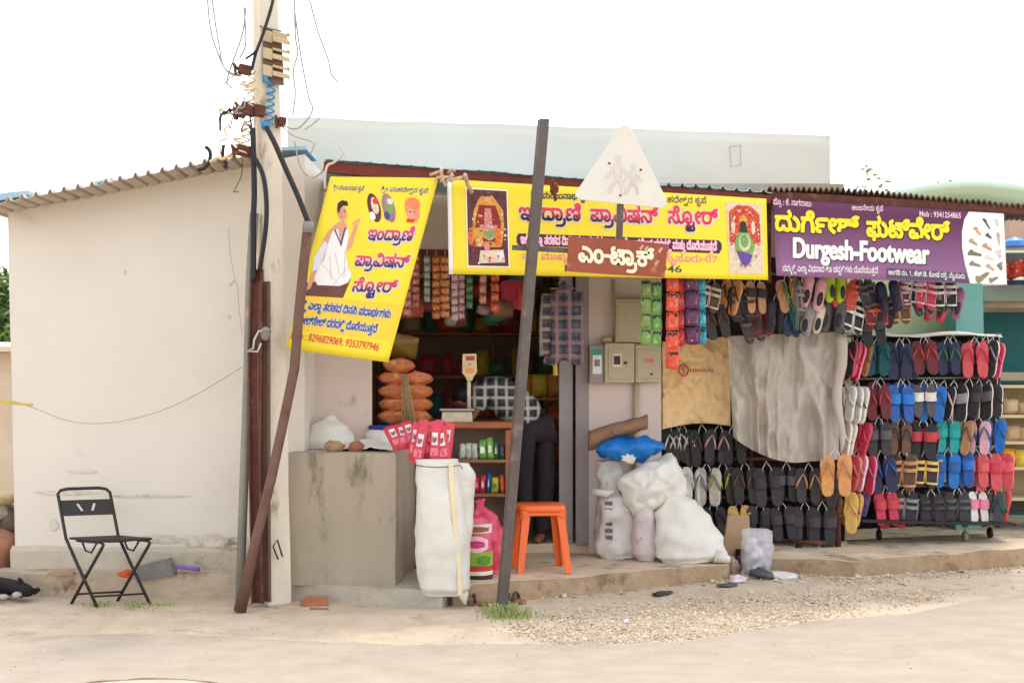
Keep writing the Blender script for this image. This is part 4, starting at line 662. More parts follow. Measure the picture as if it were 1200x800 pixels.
# ---------------------------------------------------------------- pipes beside the pole
mb = MB(); mb.tube([P(298, 250, 8.93), P(293, 330, 8.93), P(290, 450, 8.93), P(286, 560, 8.93), P(281, 704, 8.93)], .032, 12)
cond = tag(mb.build('conduit_pipe', M_gpipe), 'grey plastic conduit running down beside the pole', 'pipe')
for i, (pts, w_, lab) in enumerate([([(302, 316), (300, 420), (300, 560), (303, 706)], .042, 'rusty steel channel standing against the pole, outer of two'), ([(311, 330), (310, 450), (311, 580), (312, 704)], .036, 'rusty steel channel standing tight against the pole, inner of two')]):
    mb = MB(); Yp = 8.9 + .03 * i; pp = [P(x, y, Yp) for x, y in pts]; rs = []
    for k, q in enumerate(pp):
        e = w_ + (.006 if k == 1 else 0); rs.append([q + V(-e, 0, 0), q + V(-e, -.045, 0), q + V(-e + .012, -.045, 0), q + V(-e + .012, -.012, 0), q + V(e - .012, -.012, 0), q + V(e - .012, -.045, 0), q + V(e, -.045, 0), q + V(e, 0, 0)])
    mb.rings(rs); tag(mb.build('steel_channel', M_rust if i == 0 else M_iron), lab, 'channel')
o = thing('porcelain_bobbin', 'grey wire-bound bobbin insulator tied to the rusty channels', 'insulator', P(311, 390, 8.82))
mb = MB(); c = P(311, 391, 8.83); mb.blob(c, (.035, .03, .05), 10, 7); mb.blob(c + V(0, 0, .02), (.042, .036, .02), 10, 5); mb.build('insulator_body', M_gpipe, o)
mb = MB(); mb.tube([c + V(0, -.02, .02), P(303, 388, 8.8), P(298, 398, 8.8), P(297, 408, 8.8), P(289, 411, 8.84), P(302, 412, 8.8), P(306, 402, 8.8)], .008, 6); mb.build('binding_wire', mat('galvanised_wire', rgb(206, 200, 190, .8), .4, metal=.4), o)
mb = MB(); lp = [P(361, 263, 8.8), P(356, 310, 8.8), P(350, 370, 8.79), P(345, 432, 8.78), P(333, 490, 8.76), P(318, 560, 8.73), P(298, 640, 8.7), P(281, 716, 8.68)]
mb.tube(lp, [.034] * 7 + [.044], 10)
lean = tag(mb.build('leaning_pipe', M_iron), 'bent brown iron pipe leaning from the banner down to the foot of the pole', 'pipe')
mb = MB(); mb.tube([P(362, 260, 8.8), P(361, 273, 8.8)], .038, 10); mb.build('collar', M_gpipe, lean)
mb = MB(); mb.tube([P(326, 655, 8.92), P(320, 640, 8.89), P(325, 632, 8.89), P(331, 652, 8.92)], .006, 5)
mb.build('iron_loop', M_cable, pole)

# ---------------------------------------------------------------- leaning road sign
sg = thing('road_sign', 'leaning steel post with a blank white triangle and a brown name board on its arm', 'sign', G(588, 712))
SY = 8.82
M_post = mat('weathered_post', rgb(108, 98, 92, .8), .65, .15, 9, .15, 50, metal=.1, c2=rgb(136, 114, 102), c2amt=.12, c2scale=6)
mb = MB(); rs = []
for k in range(9):
    t = k / 8; c = P(588 + (637 - 588) * t, 712 + (140 - 712) * t, SY); r_ = .047
    rs.append([c + rot(20) @ V(math.cos(a) * r_, math.sin(a) * r_, 0) for a in (2 * math.pi * q / 4 + .78 for q in range(4))])
mb.rings(rs); mb.build('post', M_post, sg, bev=.006)
mb = MB(); mb.hexa([P(600, 287, SY + .05), P(672, 291, SY + .05), P(672, 297, SY + .05), P(600, 293, SY + .05)], [P(600, 287, SY + .09), P(672, 291, SY + .09), P(672, 297, SY + .09), P(600, 293, SY + .09)]); mb.build('arm', M_post, sg)
mb = MB(); mb.hexa([P(723, 238, SY + .05), P(731, 238, SY + .05), P(729, 300, SY + .05), P(721, 300, SY + .05)], [P(723, 238, SY + .08), P(731, 238, SY + .08), P(729, 300, SY + .08), P(721, 300, SY + .08)]); mb.build('stub_post', M_post, sg)
BP = Plane(V(0, SY, 0), V(0, -1, 0))
mb = MB(); brd = [(666, 277), (725, 280), (783, 286), (779, 325), (725, 322), (664, 318)]
mb.prism([BP.at(x, y, .0) for x, y in brd], V(0, .012, 0))
nb = mb.build('name_board', mat('rusty_brown_paint', rgb(160, 84, 58, .85), .6, .12, 4, c2=rgb(190, 120, 90), c2amt=.1, c2scale=7), sg, bev=.003)
mb = MB(); write(mb, kn('f'), BP, (678, 306), (766, 312.5), (-.5, -30), mat('cream_sign_paint', rgb(246, 232, 200, .95), .6), .004, (0, 0), .7)
mb.build('lettering', None, nb)
mb = MB(); r_ = rnd(4)
for k in range(5):
    x, y = 750 + k * 5 + r_.uniform(-2, 2), 296 + r_.uniform(-8, 18); shape(mb, BP, [(x, y), (x + 4, y - 4), (x + 6, y - 3), (x + 2, y + 3)], mat('peeled_paint', rgb(206, 160, 140), .7), .003)
mb.build('peeled_patch', None, nb)
tri = [(733, 146), (736, 147), (740, 152), (781, 233), (782, 240), (777, 244), (680, 234), (674, 230), (675, 225), (726, 150), (729, 147)]
TP = Plane(V(0, SY + .0, 0), V(0, -1, 0))
mb = MB(); mb.prism([TP.at(x, y) for x, y in tri], V(0, .01, 0))
tr = mb.build('triangle_plate', mat('faded_white_sign', rgb(226, 220, 208, .92), .6, .03, 6), sg, bev=.003)
M_faint = mat('faded_figure_paint', rgb(214, 207, 196, .92), .65)
mb = MB()
def limb(pts, w_):
    for (x0, y0), (x1, y1) in zip(pts, pts[1:]):
        l = math.hypot(x1 - x0, y1 - y0); nx, ny = -(y1 - y0) / l * w_, (x1 - x0) / l * w_
        shape(mb, TP, [(x0 + nx, y0 + ny), (x1 + nx, y1 + ny), (x1 - nx, y1 - ny), (x0 - nx, y0 - ny)], M_faint, .003 + .0004 * len(mb.f) % .003)
for cx, cy, s_ in ((724, 206, 1.0), (742, 211, .8)):
    shape(mb, TP, oval(cx, cy - 20 * s_, 3.2 * s_, 4 * s_), M_faint, .003)
    limb([(cx, cy - 15 * s_), (cx, cy + 2 * s_)], 4.2 * s_); limb([(cx, cy + 2 * s_), (cx - 7 * s_, cy + 12 * s_), (cx - 11 * s_, cy + 20 * s_)], 1.8 * s_); limb([(cx, cy + 2 * s_), (cx + 5 * s_, cy + 12 * s_), (cx + 7 * s_, cy + 21 * s_)], 1.8 * s_)
    limb([(cx - 3 * s_, cy - 12 * s_), (cx - 9 * s_, cy - 3 * s_), (cx - 14 * s_, cy + 2 * s_)], 1.4 * s_); limb([(cx + 3 * s_, cy - 12 * s_), (cx + 9 * s_, cy - 4 * s_), (cx + 11 * s_, cy + 3 * s_)], 1.4 * s_)
mb.build('walking_figures', None, tr)
mb = MB()
for x, y in ((714, 191.5), (751, 199), (727, 229)): mb.blob(TP.at(x, y, .003), (.009, .005, .009), 8, 5)
mb.build('bolt', M_post, tr)
# ---------------------------------------------------------------- printed banners
def grad(name, ctop, cbot, z0, z1, slope=0, rough=.45):
    if name in MATS: return MATS[name]
    m = bpy.data.materials.new(name); m.use_nodes = True; t = m.node_tree; N = t.nodes; L = t.links; b = N['Principled BSDF']
    b.inputs['Roughness'].default_value = rough; b.inputs['Specular IOR Level'].default_value = .25
    tc = N.new('ShaderNodeTexCoord'); sx = N.new('ShaderNodeSeparateXYZ'); L.new(tc.outputs['Object'], sx.inputs[0])
    ma = N.new('ShaderNodeMath'); ma.operation = 'MULTIPLY_ADD'; L.new(sx.outputs[0], ma.inputs[0]); ma.inputs[1].default_value = slope; L.new(sx.outputs[2], ma.inputs[2])
    mr = N.new('ShaderNodeMapRange'); mr.inputs[1].default_value = z0; mr.inputs[2].default_value = z1; L.new(ma.outputs[0], mr.inputs[0])
    mx = N.new('ShaderNodeMix'); mx.data_type = 'RGBA'; L.new(mr.outputs[0], mx.inputs[0]); mx.inputs[6].default_value = (*cbot, 1); mx.inputs[7].default_value = (*ctop, 1)
    nz_ = N.new('ShaderNodeTexNoise'); nz_.noise_type = 'RIDGED_MULTIFRACTAL'; nz_.inputs['Scale'].default_value = 2.4; nz_.inputs['Detail'].default_value = 3; L.new(tc.outputs['Object'], nz_.inputs['Vector'])
    bp_ = N.new('ShaderNodeBump'); bp_.inputs['Strength'].default_value = .22; bp_.inputs['Distance'].default_value = .03; L.new(nz_.outputs[0], bp_.inputs['Height']); L.new(bp_.outputs[0], b.inputs['Normal'])
    L.new(mx.outputs[2], b.inputs['Base Color']); MATS[name] = m; return m
def vplane(pxa, Ya, pxb, Yb, wave=None):
    a, b = P(pxa, HZ, Ya), P(pxb, HZ, Yb); n = (b - a).cross(V(0, 0, 1)); return Plane(a, n, wave)
def banner_sheet(name, plane, c, m, parent, nu=40, nv=14, d=0, solid=.003):
    (ax, ay), (bx_, by), (cx, cy), (dx, dy) = c           # TL TR BR BL
    mb = MB()
    def fn(u, v):
        x = (ax * (1 - u) + bx_ * u) * v + (dx * (1 - u) + cx * u) * (1 - v); y = (ay * (1 - u) + by * u) * v + (dy * (1 - u) + cy * u) * (1 - v)
        return plane.at(x, y, d)
    mb.grid(fn, nu, nv); return mb.build(name, m, parent, solid=solid)
M_yel = mat('yellow_vinyl', rgb(248, 224, 52, .9), .42, .04, 2, .3, 4, spec=.35, ridge=.22, rscale=2.2, c2=rgb(240, 216, 80, .88), c2amt=.05, c2scale=2)
M_orange = mat('amber_print', rgb(248, 208, 62, .92), .45, .04, 5)
M_wp = mat('white_print', rgb(240, 236, 232, .95), .5, .02, 5); M_wp2 = mat('pale_blue_print', rgb(222, 224, 236, .95), .5, .02, 5)
M_navy = mat('navy_print', rgb(44, 40, 86, .85), .5, .1, 5)
M_violet = mat('violet_print', rgb(76, 44, 80, .85), .5, .1, 9)
M_pinkp = mat('pink_print', rgb(236, 130, 150, .95), .5, .08, 9); M_lpink = mat('pale_pink_print', rgb(244, 206, 222, .95), .5, .05, 9)
M_redp = mat('red_print', rgb(222, 60, 74, .9), .5, .08, 9)
M_blu = mat('blue_print', rgb(70, 80, 150, .9), .5, .08, 9); M_grayp = mat('grey_print', rgb(84, 80, 92, .9), .5, .08, 9)
M_skin = mat('printed_skin', rgb(226, 160, 130, .92), .5, .08, 30); M_hair = mat('printed_black', rgb(58, 44, 42, .8), .5)
M_mar = mat('maroon_print', rgb(104, 54, 54, .85), .5, .3, 30, c2=rgb(70, 40, 44), c2amt=.2, c2scale=18)
M_gold = mat('gold_print', rgb(220, 160, 70, .9), .5, .3, 40); M_ltgreen = mat('leaf_print', rgb(120, 170, 90, .9), .5, .2, 40); M_purp = mat('purple_print', rgb(104, 72, 160, .9), .5, .1, 30)
mat('garland_print', rgb(206, 130, 116, .9), .5, .4, 90, c2=rgb(240, 220, 200), c2amt=.2, c2scale=80)
M_crm = mat('cream_print', rgb(226, 208, 180, .92), .5, .25, 40, c2=rgb(200, 120, 80), c2amt=.1, c2scale=40)

# ---- main yellow banner
b1 = thing('shop_banner', 'long yellow provision store banner with a deity picture at each end', 'banner', P(710, 325, 9.6))
pl1 = vplane(525, 9.2, 898, 9.88)
sheet1 = banner_sheet('banner_sheet', pl1, [(525, 210), (898, 233), (900, 328), (527, 321)], M_yel, b1)
banner_sheet('white_edge', pl1, [(524, 209.5), (529, 210), (531, 321.5), (526, 321.5)], M_wp, b1, 2, 10, .002)
tl = MB()
gm1 = grad('red_to_navy_print', rgb(228, 64, 84, .95), rgb(60, 36, 60, .9), 2.775, 2.835, .032)
for key, x0, x1 in (('a', 608, 681), ('b', 692, 771), ('c', 783, 841)):
    y = lambda x: 257 + (x - 608) * .0245
    for rr, m, d, sh in ((1.5, M_wp2, .004, (.2, .5)), (.45, gm1, .0065, (0, 0))):
        write(tl, kn(key), pl1, (x0, y(x0)), (x1, y(x1)), (0, -25), m, d, sh, rr)
write(tl, kn('g'), pl1, (622, 232), (692, 234), (0, -10), M_grayp, .004, (0, 0), .2); write(tl, kn('h'), pl1, (758, 236.5), (828, 238.5), (0, -10), M_grayp, .004)
pill = [(608, 273.5), (842, 281.5), (845.5, 285), (846, 291), (843, 297), (608, 287.5), (605.5, 284), (605.5, 277)]
shape(tl, pl1, pill, M_violet, .004)
for rr, m, d in ((.7, M_pinkp, .0065), (.2, M_lpink, .008)): write(tl, kn('k'), pl1, (610, 285), (840, 293.5), (0, -13.5), m, d, (0, 0), rr)
write(tl, kn('l'), pl1, (611, 303.5), (841, 307.5), (0, -11), M_pinkp, .004)
write(tl, latin('Mob : 93537 97946', .012), pl1, (662, 318), (799, 319), (0, -11), M_grayp, .004)
tl.build('lettering', None, sheet1)
def picture(nm, plane, q, parent, kind):
    mb = MB(); (ax, ay), (bx_, by), (cx, cy), (dx, dy) = q
    def U(u, v): return ((ax * (1 - u) + bx_ * u) * (1 - v) + (dx * (1 - u) + cx * u) * v, (ay * (1 - u) + by * u) * (1 - v) + (dy * (1 - u) + cy * u) * v)
    def S(pts, m, d): shape(mb, plane, [U(*p) for p in pts], m, d)
    def O(u, v, ru, rv, m, d, n=16): S([(u + ru * math.cos(2 * math.pi * k / n), v + rv * math.sin(2 * math.pi * k / n)) for k in range(n)], m, d)
    S([(-.03, -.02), (1.03, -.02), (1.03, 1.02), (-.03, 1.02)], M_crm if kind else M_wp, .004)
    if kind == 0:
        S([(0, 0), (1, 0), (1, 1), (0, 1)], M_mar, .005)
        S([(.3, .12), (.42, .06), (.62, .06), (.74, .14), (.9, .26), (.92, .5), (.84, .75), (.2, .75), (.12, .5), (.16, .28)], M_gold, .006)
        S([(.3, .2), (.72, .2), (.84, .42), (.8, .68), (.26, .68), (.2, .42)], mat('red_drape_print', rgb(150, 44, 44, .85), .5, .3, 40), .007)
        O(.52, .1, .11, .075, M_gold, .008); O(.52, .12, .07, .04, M_skin, .009); O(.5, .06, .12, .03, M_mar, .009)
        S([(.3, .46), (.76, .46), (.7, .62), (.54, .67), (.36, .62)], mat('garland_print', (0, 0, 0)), .0082); S([(.4, .54), (.68, .54), (.62, .63), (.46, .63)], M_ltgreen, .009); O(.47, .75, .07, .05, M_pinkp, .010)
        S([(.2, .5), (.36, .5), (.38, .72), (.22, .72)], M_gold, .0085); S([(.7, .5), (.86, .5), (.8, .74), (.68, .74)], mat('orange_print', rgb(222, 120, 50, .9), .5, .3, 30), .0085)
        S([(.3, .8), (.88, .78), (.92, .95), (.26, .97)], M_crm, .008); O(.8, .86, .1, .06, M_wp2, .009); O(.08, .62, .08, .12, mat('orange_print', rgb(222, 120, 50)), .008); S([(.44, .24), (.6, .24), (.62, .46), (.42, .46)], mat('garland_print', rgb(210, 130, 120, .9), .5, .4, 90, c2=rgb(240, 220, 200), c2amt=.2, c2scale=80), .0088)
        rs = rnd(3)
        for k in range(46): O(rs.uniform(.05, .95), rs.uniform(.3, .97), rs.uniform(.012, .04), rs.uniform(.008, .02), rs.choice([M_gold, M_crm, M_redp, M_lpink, M_mar, M_wp2]), .0105 + k * .00003, 7)
    else:
        S([(.04, .12), (.3, .02), (.7, .02), (.96, .14), (.98, .55), (.7, .6), (.3, .6), (.02, .55)], mat('vermilion_print', rgb(206, 70, 44, .9), .5, .35, 60, c2=rgb(240, 180, 130), c2amt=.15, c2scale=60), .005)
        O(.47, .26, .13, .1, M_gold, .006); O(.46, .3, .1, .05, M_hair, .007); O(.46, .38, .12, .1, mat('dark_green_print', rgb(40, 60, 50), .5), .0065)
        S([(.3, .42), (.64, .42), (.8, .62), (.72, .72), (.2, .7), (.18, .56)], M_ltgreen, .0075); O(.48, .56, .18, .13, M_crm, .008); O(.48, .54, .13, .1, M_ltgreen, .009)
        S([(.22, .68), (.72, .74), (.62, .86), (.46, .94), (.34, .84)], M_purp, .010); O(.15, .34, .06, .1, M_crm, .007); O(.76, .34, .06, .1, M_crm, .007)
        rs = rnd(5)
        for k in range(50):
            a = rs.uniform(0, 6.28); ru = .42 * math.cos(a) + .5; rv = .42 * math.sin(a) + .5
            O(ru, rv, rs.uniform(.01, .035), rs.uniform(.006, .025), rs.choice([M_gold, M_crm, M_redp, M_wp]), .0105 + k * .00003, 7)
    return mb.build(nm, None, parent)
picture('deity_picture', pl1, [(547, 221.5), (593.5, 224), (596, 312), (549, 311)], sheet1, 0)
picture('deity_picture', pl1, [(852, 238), (891, 240.5), (893.5, 319), (856, 319)], sheet1, 1)

# ---- tilted yellow banner
b2 = thing('hanging_banner', 'tilted yellow provision store banner with a white robed man seated', 'banner', P(395, 424, 8.95))
pl2 = vplane(335, 8.93, 514, 8.99)
sheet2 = banner_sheet('banner_sheet', pl2, [(387, 207), (514, 208.5), (455, 424.5), (335, 408.5)], M_yel, b2, 16, 24)
mb = MB(); shape(mb, pl2, [(351.6, 346), (472.4, 357), (461, 399), (341.8, 385)], M_orange, .0035)
T = mb
SK = lambda em: (em * .255, -em * .967)
for key, x0, y0, x1, y1, em, z in (('a', 429.5, 280.5, 483, 282, 21, 282), ('b', 415, 311, 477.5, 313.5, 21, 313), ('c', 412, 341, 463, 342.5, 21, 342)):
    zb = EYE - (z - HZ) / F * 8.96
    g_ = grad('red_to_navy_print_%s' % key, rgb(232, 74, 92, .95), rgb(70, 50, 110, .9), zb + .012, zb + .062, 0)
    for rr, m, d, sh in ((1.3, M_wp2, .0035, (.3, .5)), (.35, g_, .006, (0, 0))): write(T, kn(key), pl2, (x0, y0), (x1, y1), SK(em), m, d, sh, rr)
for key, x0, y0, x1, y1 in (('i', 347, 360.5, 457, 372.5), ('j', 344.5, 378, 441, 389.5)):
    for rr, m, d in ((.8, M_wp2, .0055), (.2, M_blu, .0075)): write(T, kn(key), pl2, (x0, y0), (x1, y1), SK(13), m, d, (0, 0), rr)
write(T, latin('Mob : 8296829069, 9353797946', .012), pl2, (340.5, 396), (443, 411), SK(12.5), M_redp, .005)
write(T, kn('g'), pl2, (390, 222), (426, 223.5), SK(7.5), M_blu, .0035); write(T, kn('h'), pl2, (446, 224), (501, 226), SK(7.5), M_blu, .0035)
T.build('lettering', None, sheet2)
mb = MB(); S = lambda pts, m, d: shape(mb, pl2, pts, m, d)
S([(360, 331), (411, 327), (402, 349), (353, 346)], mat('brown_print', rgb(112, 72, 60, .85), .5), .0035)
S([(393, 262), (402, 258), (407, 264), (405, 284), (402, 296), (388, 300), (384, 288), (388, 270)], M_skin, .004)
S([(387, 268), (393, 264), (384, 290), (378, 304), (369, 322), (364, 338), (359, 340), (363, 324), (372, 300), (379, 280)], M_skin, .0045)
S([(404, 264), (408, 268), (409, 284), (416, 262), (420, 258), (420, 262), (412, 290), (407, 294)], M_skin, .0042); S([(412, 262), (419, 257), (422, 256), (421, 260), (415, 264)], M_skin, .0046)
S([(396, 268), (399, 290), (405, 270), (409, 268), (408, 282), (405, 296), (408, 312), (412, 322), (408, 331), (398, 335), (372, 334), (368, 326), (374, 312), (380, 304), (383, 290), (389, 272)], M_wp, .005)
for q in ([(392, 296), (398, 322)], [(386, 300), (388, 328)], [(404, 292), (403, 326)], [(378, 310), (396, 332)], [(408, 312), (390, 334)]):
    (x0_, y0_), (x1_, y1_) = q; S([(x0_, y0_), (x0_ + 1.1, y0_), (x1_ + .5, y1_), (x1_ - .5, y1_)], mat('robe_fold_print', rgb(206, 198, 204, .95), .5), .0057)
S([(380, 282), (384, 286), (378, 304), (372, 316), (366, 318), (368, 302)], M_wp2, .0053)
S(oval(401, 250, 5.6, 9, -.15), M_skin, .0055); S([(395, 246), (396, 238), (401, 234.5), (407, 236), (408, 241), (402, 241), (398, 246), (396.5, 251)], M_hair, .006)
S([(397, 248.2), (399.6, 247.6), (399.6, 248.3), (397, 249)], M_hair, .0062); S([(402.4, 247.6), (405.2, 248), (405.2, 248.8), (402.4, 248.4)], M_hair, .0062); S([(397.4, 246.4), (399.8, 245.8), (399.8, 246.3), (397.4, 247)], M_hair, .0062); S([(402.2, 245.8), (405, 246.2), (405, 246.8), (402.2, 246.4)], M_hair, .0062); S([(398.6, 254.6), (402.6, 254.8), (401, 256)], M_redp, .0062); S([(400.2, 249), (401.4, 252.6), (399.6, 252.6)], mat('skin_shade_print', rgb(206, 136, 108, .9), .5), .0062)
S([(393, 268), (399, 284), (404, 266), (405.5, 267), (400, 289), (392, 271)], M_blu, .0065)
mb.build('seated_man_picture', None, sheet2)
mb = MB()
for cx, m1, m2 in ((438.5, M_mar, M_crm), (455.5, mat('mauve_print', rgb(170, 120, 140, .9), .5, .3, 50), M_ltgreen)):
    S = lambda pts, m, d: shape(mb, pl2, pts, m, d)
    S(oval(cx, 243.5, 7.4, 17, -.22), m1, .0035); S(oval(cx + .8, 241, 4.2, 10, -.22), m2, .0045); S(oval(cx + 1.5, 236, 3.4, 3.6, -.2), M_redp if cx < 445 else M_lpink, .0053); S(oval(cx - 2, 253, 3.4, 5, -.2), M_wp if cx < 445 else M_blu, .0053)
S(oval(483, 246, 8.5, 14.5, -.2), mat('peach_print', rgb(240, 150, 110, .92), .5, .15, 30), .0035); S(oval(482.5, 249.5, 5.4, 7, -.15), M_skin, .0045); S(oval(485, 238.5, 7, 7, -.2), mat('saffron_print', rgb(244, 130, 84, .95), .5), .0055); S([(477, 256), (487, 257), (484, 261), (476, 260)], M_redp, .005); S([(479.5, 247.8), (482, 247.8), (482, 248.8), (479.5, 248.6)], M_hair, .0062); S([(484.5, 248), (487, 248.2), (487, 249), (484.5, 249)], M_hair, .0062)
mb.build('oval_picture', None, sheet2)

# ---- purple footwear banner
b3 = thing('footwear_banner', 'purple footwear shop banner with yellow and white lettering and pictured shoes', 'banner', P(1040, 330, 10.15))
pl3 = vplane(905, 9.9, 1180, 10.42)
sheet3 = banner_sheet('banner_sheet', pl3, [(905, 233), (1176, 250), (1180, 334), (910, 323)], grad('plum_gradient_print', rgb(100, 48, 84, .9), rgb(158, 112, 158, .9), 2.40, 2.92, .02), b3, 30, 10)
mb = MB()
wp_ = [(1135.5, 248), (1176.3, 250.4), (1180, 333.5), (1137, 332), (1130.6, 309), (1127.4, 290), (1127.2, 272), (1130, 257)]
shape(mb, pl3, wp_, M_wp, .004); shape(mb, pl3, [(1039, 314), (1131.5, 320), (1135.5, 331.5), (1039, 326)], mat('slate_print', rgb(92, 74, 100, .9), .5, .05, 9), .0042)
M_yl = mat('yellow_letter_print', rgb(246, 224, 44, .95), .5, .03, 9); M_sh = mat('plum_shadow_print', rgb(64, 26, 44, .9), .5)
for key, p0, p1 in (('d', (908, 269.5), (1006, 275)), ('e', (1015.5, 276.5), (1112, 281))):
    write(mb, kn(key), pl3, p0, p1, (0, -30), M_sh, .004, (.5, .7), 1.5); write(mb, kn(key), pl3, p0, p1, (0, -30), M_yl, .0065, (0, 0), .85)
L_ = latin('Durgesh-Footwear', .01)
write(mb, L_, pl3, (930, 301), (1089, 308.6), (0, -32), M_sh, .004, (.9, .9), 1.2); write(mb, L_, pl3, (930, 301), (1089, 308.6), (0, -32), M_wp, .0065, (0, 0), .95)
write(mb, kn('o'), pl3, (917, 317.5), (1029, 320), (0, -10), M_wp, .005); write(mb, kn('p'), pl3, (1041, 321.5), (1131, 326.5), (0, -8), M_wp, .006)
write(mb, kn('m'), pl3, (906, 239.5), (951, 242), (0, -9.5), M_lpink, .005); write(mb, kn('n'), pl3, (998, 246), (1035, 247.5), (0, -8.5), M_lpink, .005)
write(mb, latin('Mob : 9341254865', .015), pl3, (1077.5, 253.5), (1126, 255.8), (0, -9), M_lpink, .005)
mb.build('lettering', None, sheet3)
mb = MB(); rs = rnd(8)
for x, y, l, h_, a, c in ((895, 190, 110, 28, 55, (80, 60, 84)), (982, 180, 60, 40, 60, (190, 206, 204)), (820, 250, 90, 40, 45, (190, 150, 116)), (912, 290, 60, 40, 30, (70, 76, 84)), (995, 315, 110, 34, 80, (196, 160, 130)), (785, 340, 80, 50, 25, (164, 154, 124)), (900, 380, 90, 50, 25, (186, 146, 116)), (795, 432, 120, 60, 5, (120, 112, 100)), (1002, 440, 70, 60, 60, (214, 190, 196)), (915, 470, 80, 40, 10, (200, 206, 210)), (797, 522, 100, 50, 8, (136, 126, 112)), (925, 550, 80, 40, 30, (190, 152, 120)), (1012, 540, 60, 70, 50, (124, 124, 124)), (850, 625, 130, 80, -45, (140, 134, 104)), (945, 645, 80, 55, -35, (136, 122, 112))):
    cx, cy = 1030 + x / 7.06, 235 + y / 7.06; l /= 14.1; h_ /= 14.1; ca, sa = math.cos(R(a)), math.sin(R(a))
    pts = [(-1, .3), (-.8, -.5), (-.45, -.9), (-.2, -.3), (.3, -.1), (.8, .1), (1, .5), (.9, .8), (-.9, .8)]
    m = cm(c, .5, var=.3, scale=60); q = [(cx + u * l * ca - v * h_ * sa, cy + u * l * sa + v * h_ * ca) for u, v in pts]
    shape(mb, pl3, q, m, .006 + rs.random() * .001)
mb.build('shoe_pictures', None, sheet3)
# ---------------------------------------------------------------- goods: sacks, stool, counter things
M_sack = mat('white_woven_sack', rgb(226, 222, 212, .9), .6, .06, 6, .25, 60, spec=.35, ridge=.8, rscale=4.5, c2=rgb(206, 196, 182), c2amt=.02, c2scale=5)
M_sack2 = mat('grey_white_sack', rgb(216, 210, 204, .88), .7, .08, 8, .2, 60, ridge=.75, rscale=5, c2=rgb(190, 176, 160), c2amt=.05, c2scale=7)
M_cloth = mat('white_cloth', rgb(228, 224, 216, .9), .9, .06, 7, .3, 24)
def sackloft(mb, secs, n=40, seed=0, amp=.02, pw=2.6, fs=5):
    """upright bag through sections (x, y, z, half width, half depth, turn)"""
    rs = []
    for (x, y, z, rx, ry, tz) in secs:
        r = []
        for k in range(n):
            a = 2 * math.pi * k / n; ca, sa = math.cos(a), math.sin(a); e = 2 / pw
            q = V(math.copysign(abs(ca) ** e, ca) * rx, math.copysign(abs(sa) ** e, sa) * ry, 0); q = rot(tz) @ q
            p = V(x, y, z) + q; d = amp * .9 * (.4 - 1.6 * abs(noise.noise(V(p.x * fs * 1.5, p.y * fs * 1.5, p.z * fs * .8 + seed)))) + noise.noise(p * fs + V(seed * 3.1, 0, 0)) * amp + noise.noise(p * fs * 2.7 + V(0, seed, 0)) * amp * .4 + amp * .7 * (.25 - abs(noise.noise(V(p.x * fs * 2.6 + seed, p.y * fs * 2.6, p.z * fs * 1.7))))
            r.append(p + q.normalized() * d + V(0, 0, noise.noise(p * fs + V(0, 0, 7)) * amp * .5))
        rs.append(r)
    mb.smooth = True; mb.rings(rs); mb.smooth = False; return mb
def densify(secs, k=4):
    out = []
    k *= 2
    for a, b in zip(secs, secs[1:]):
        for i in range(k):
            t = i / k; t2 = t * t * (3 - 2 * t); out.append(tuple(p + (q - p) * (t2 if j > 2 else t) for j, (p, q) in enumerate(zip(a, b))))
    return out + [secs[-1]]
# tall open sack standing before the counter
ts = thing('tall_sack', 'tall white woven sack with a yellow band standing open against the counter', 'sack', G(520, 700, .09))
c = P(518, 690, 8.9); zb = .085
mb = MB()
secs = [(-.475, 8.93, zb, .15, .09, -6), (-.475, 8.93, zb + .06, .172, .13, -6), (-.485, 8.93, .4, .178, .15, -6), (-.5, 8.93, .75, .162, .14, -5), (-.52, 8.93, .95, .152, .12, -4), (-.53, 8.93, 1.03, .148, .1, -4)]
sackloft(mb, densify(secs, 5), 44, 1, .016, 3.0, 4.5)
mb.tube([V(-.36, 8.9, zb + .06), V(-.335, 8.87, zb - .0), V(-.325, 8.86, zb - .06)], [.05, .035, .008], 8)
body = mb.build('sack_body', M_sack, ts, merge=True)
mb = MB()
def band(u, v):
    z = zb + .02 + (.99 - zb) * v; t = (z - zb) / 1.0
    x = -.475 - .05 * t; wd = .176 - .026 * t; a = R(-60 + 15 * u + 3 * math.sin(v * 6)); pw = 2 / 3.0
    return V(x, 8.93, z) + rot(-6) @ V(abs(math.cos(a)) ** pw * (wd + .012), -abs(math.sin(a)) ** pw * (.138 + .012), 0)
mb.grid(band, 5, 20); mb.build('yellow_band', mat('pale_yellow_weave', rgb(234, 218, 178, .92), .7, .08, 9, .2, 40), ts)
mb = MB(); sackloft(mb, densify([(-.36, 8.98, .32, .02, .03, 0), (-.345, 8.98, .42, .06, .06, 0), (-.34, 8.98, .7, .075, .07, 0), (-.345, 8.98, .92, .085, .07, 0), (-.36, 8.98, 1.0, .06, .05, 0)], 4), 16, 4, .02); mb.build('folded_flap', M_sack, ts)
mb = MB(); mb.tube([V(-.67, 8.86, .99), V(-.6, 8.79, .985), V(-.5, 8.785, .98), V(-.42, 8.8, .985), V(-.36, 8.86, .99), V(-.34, 8.92, .96), V(-.335, 8.91, .85)], .003, 4); mb.build('string_tie', M_cable, ts)
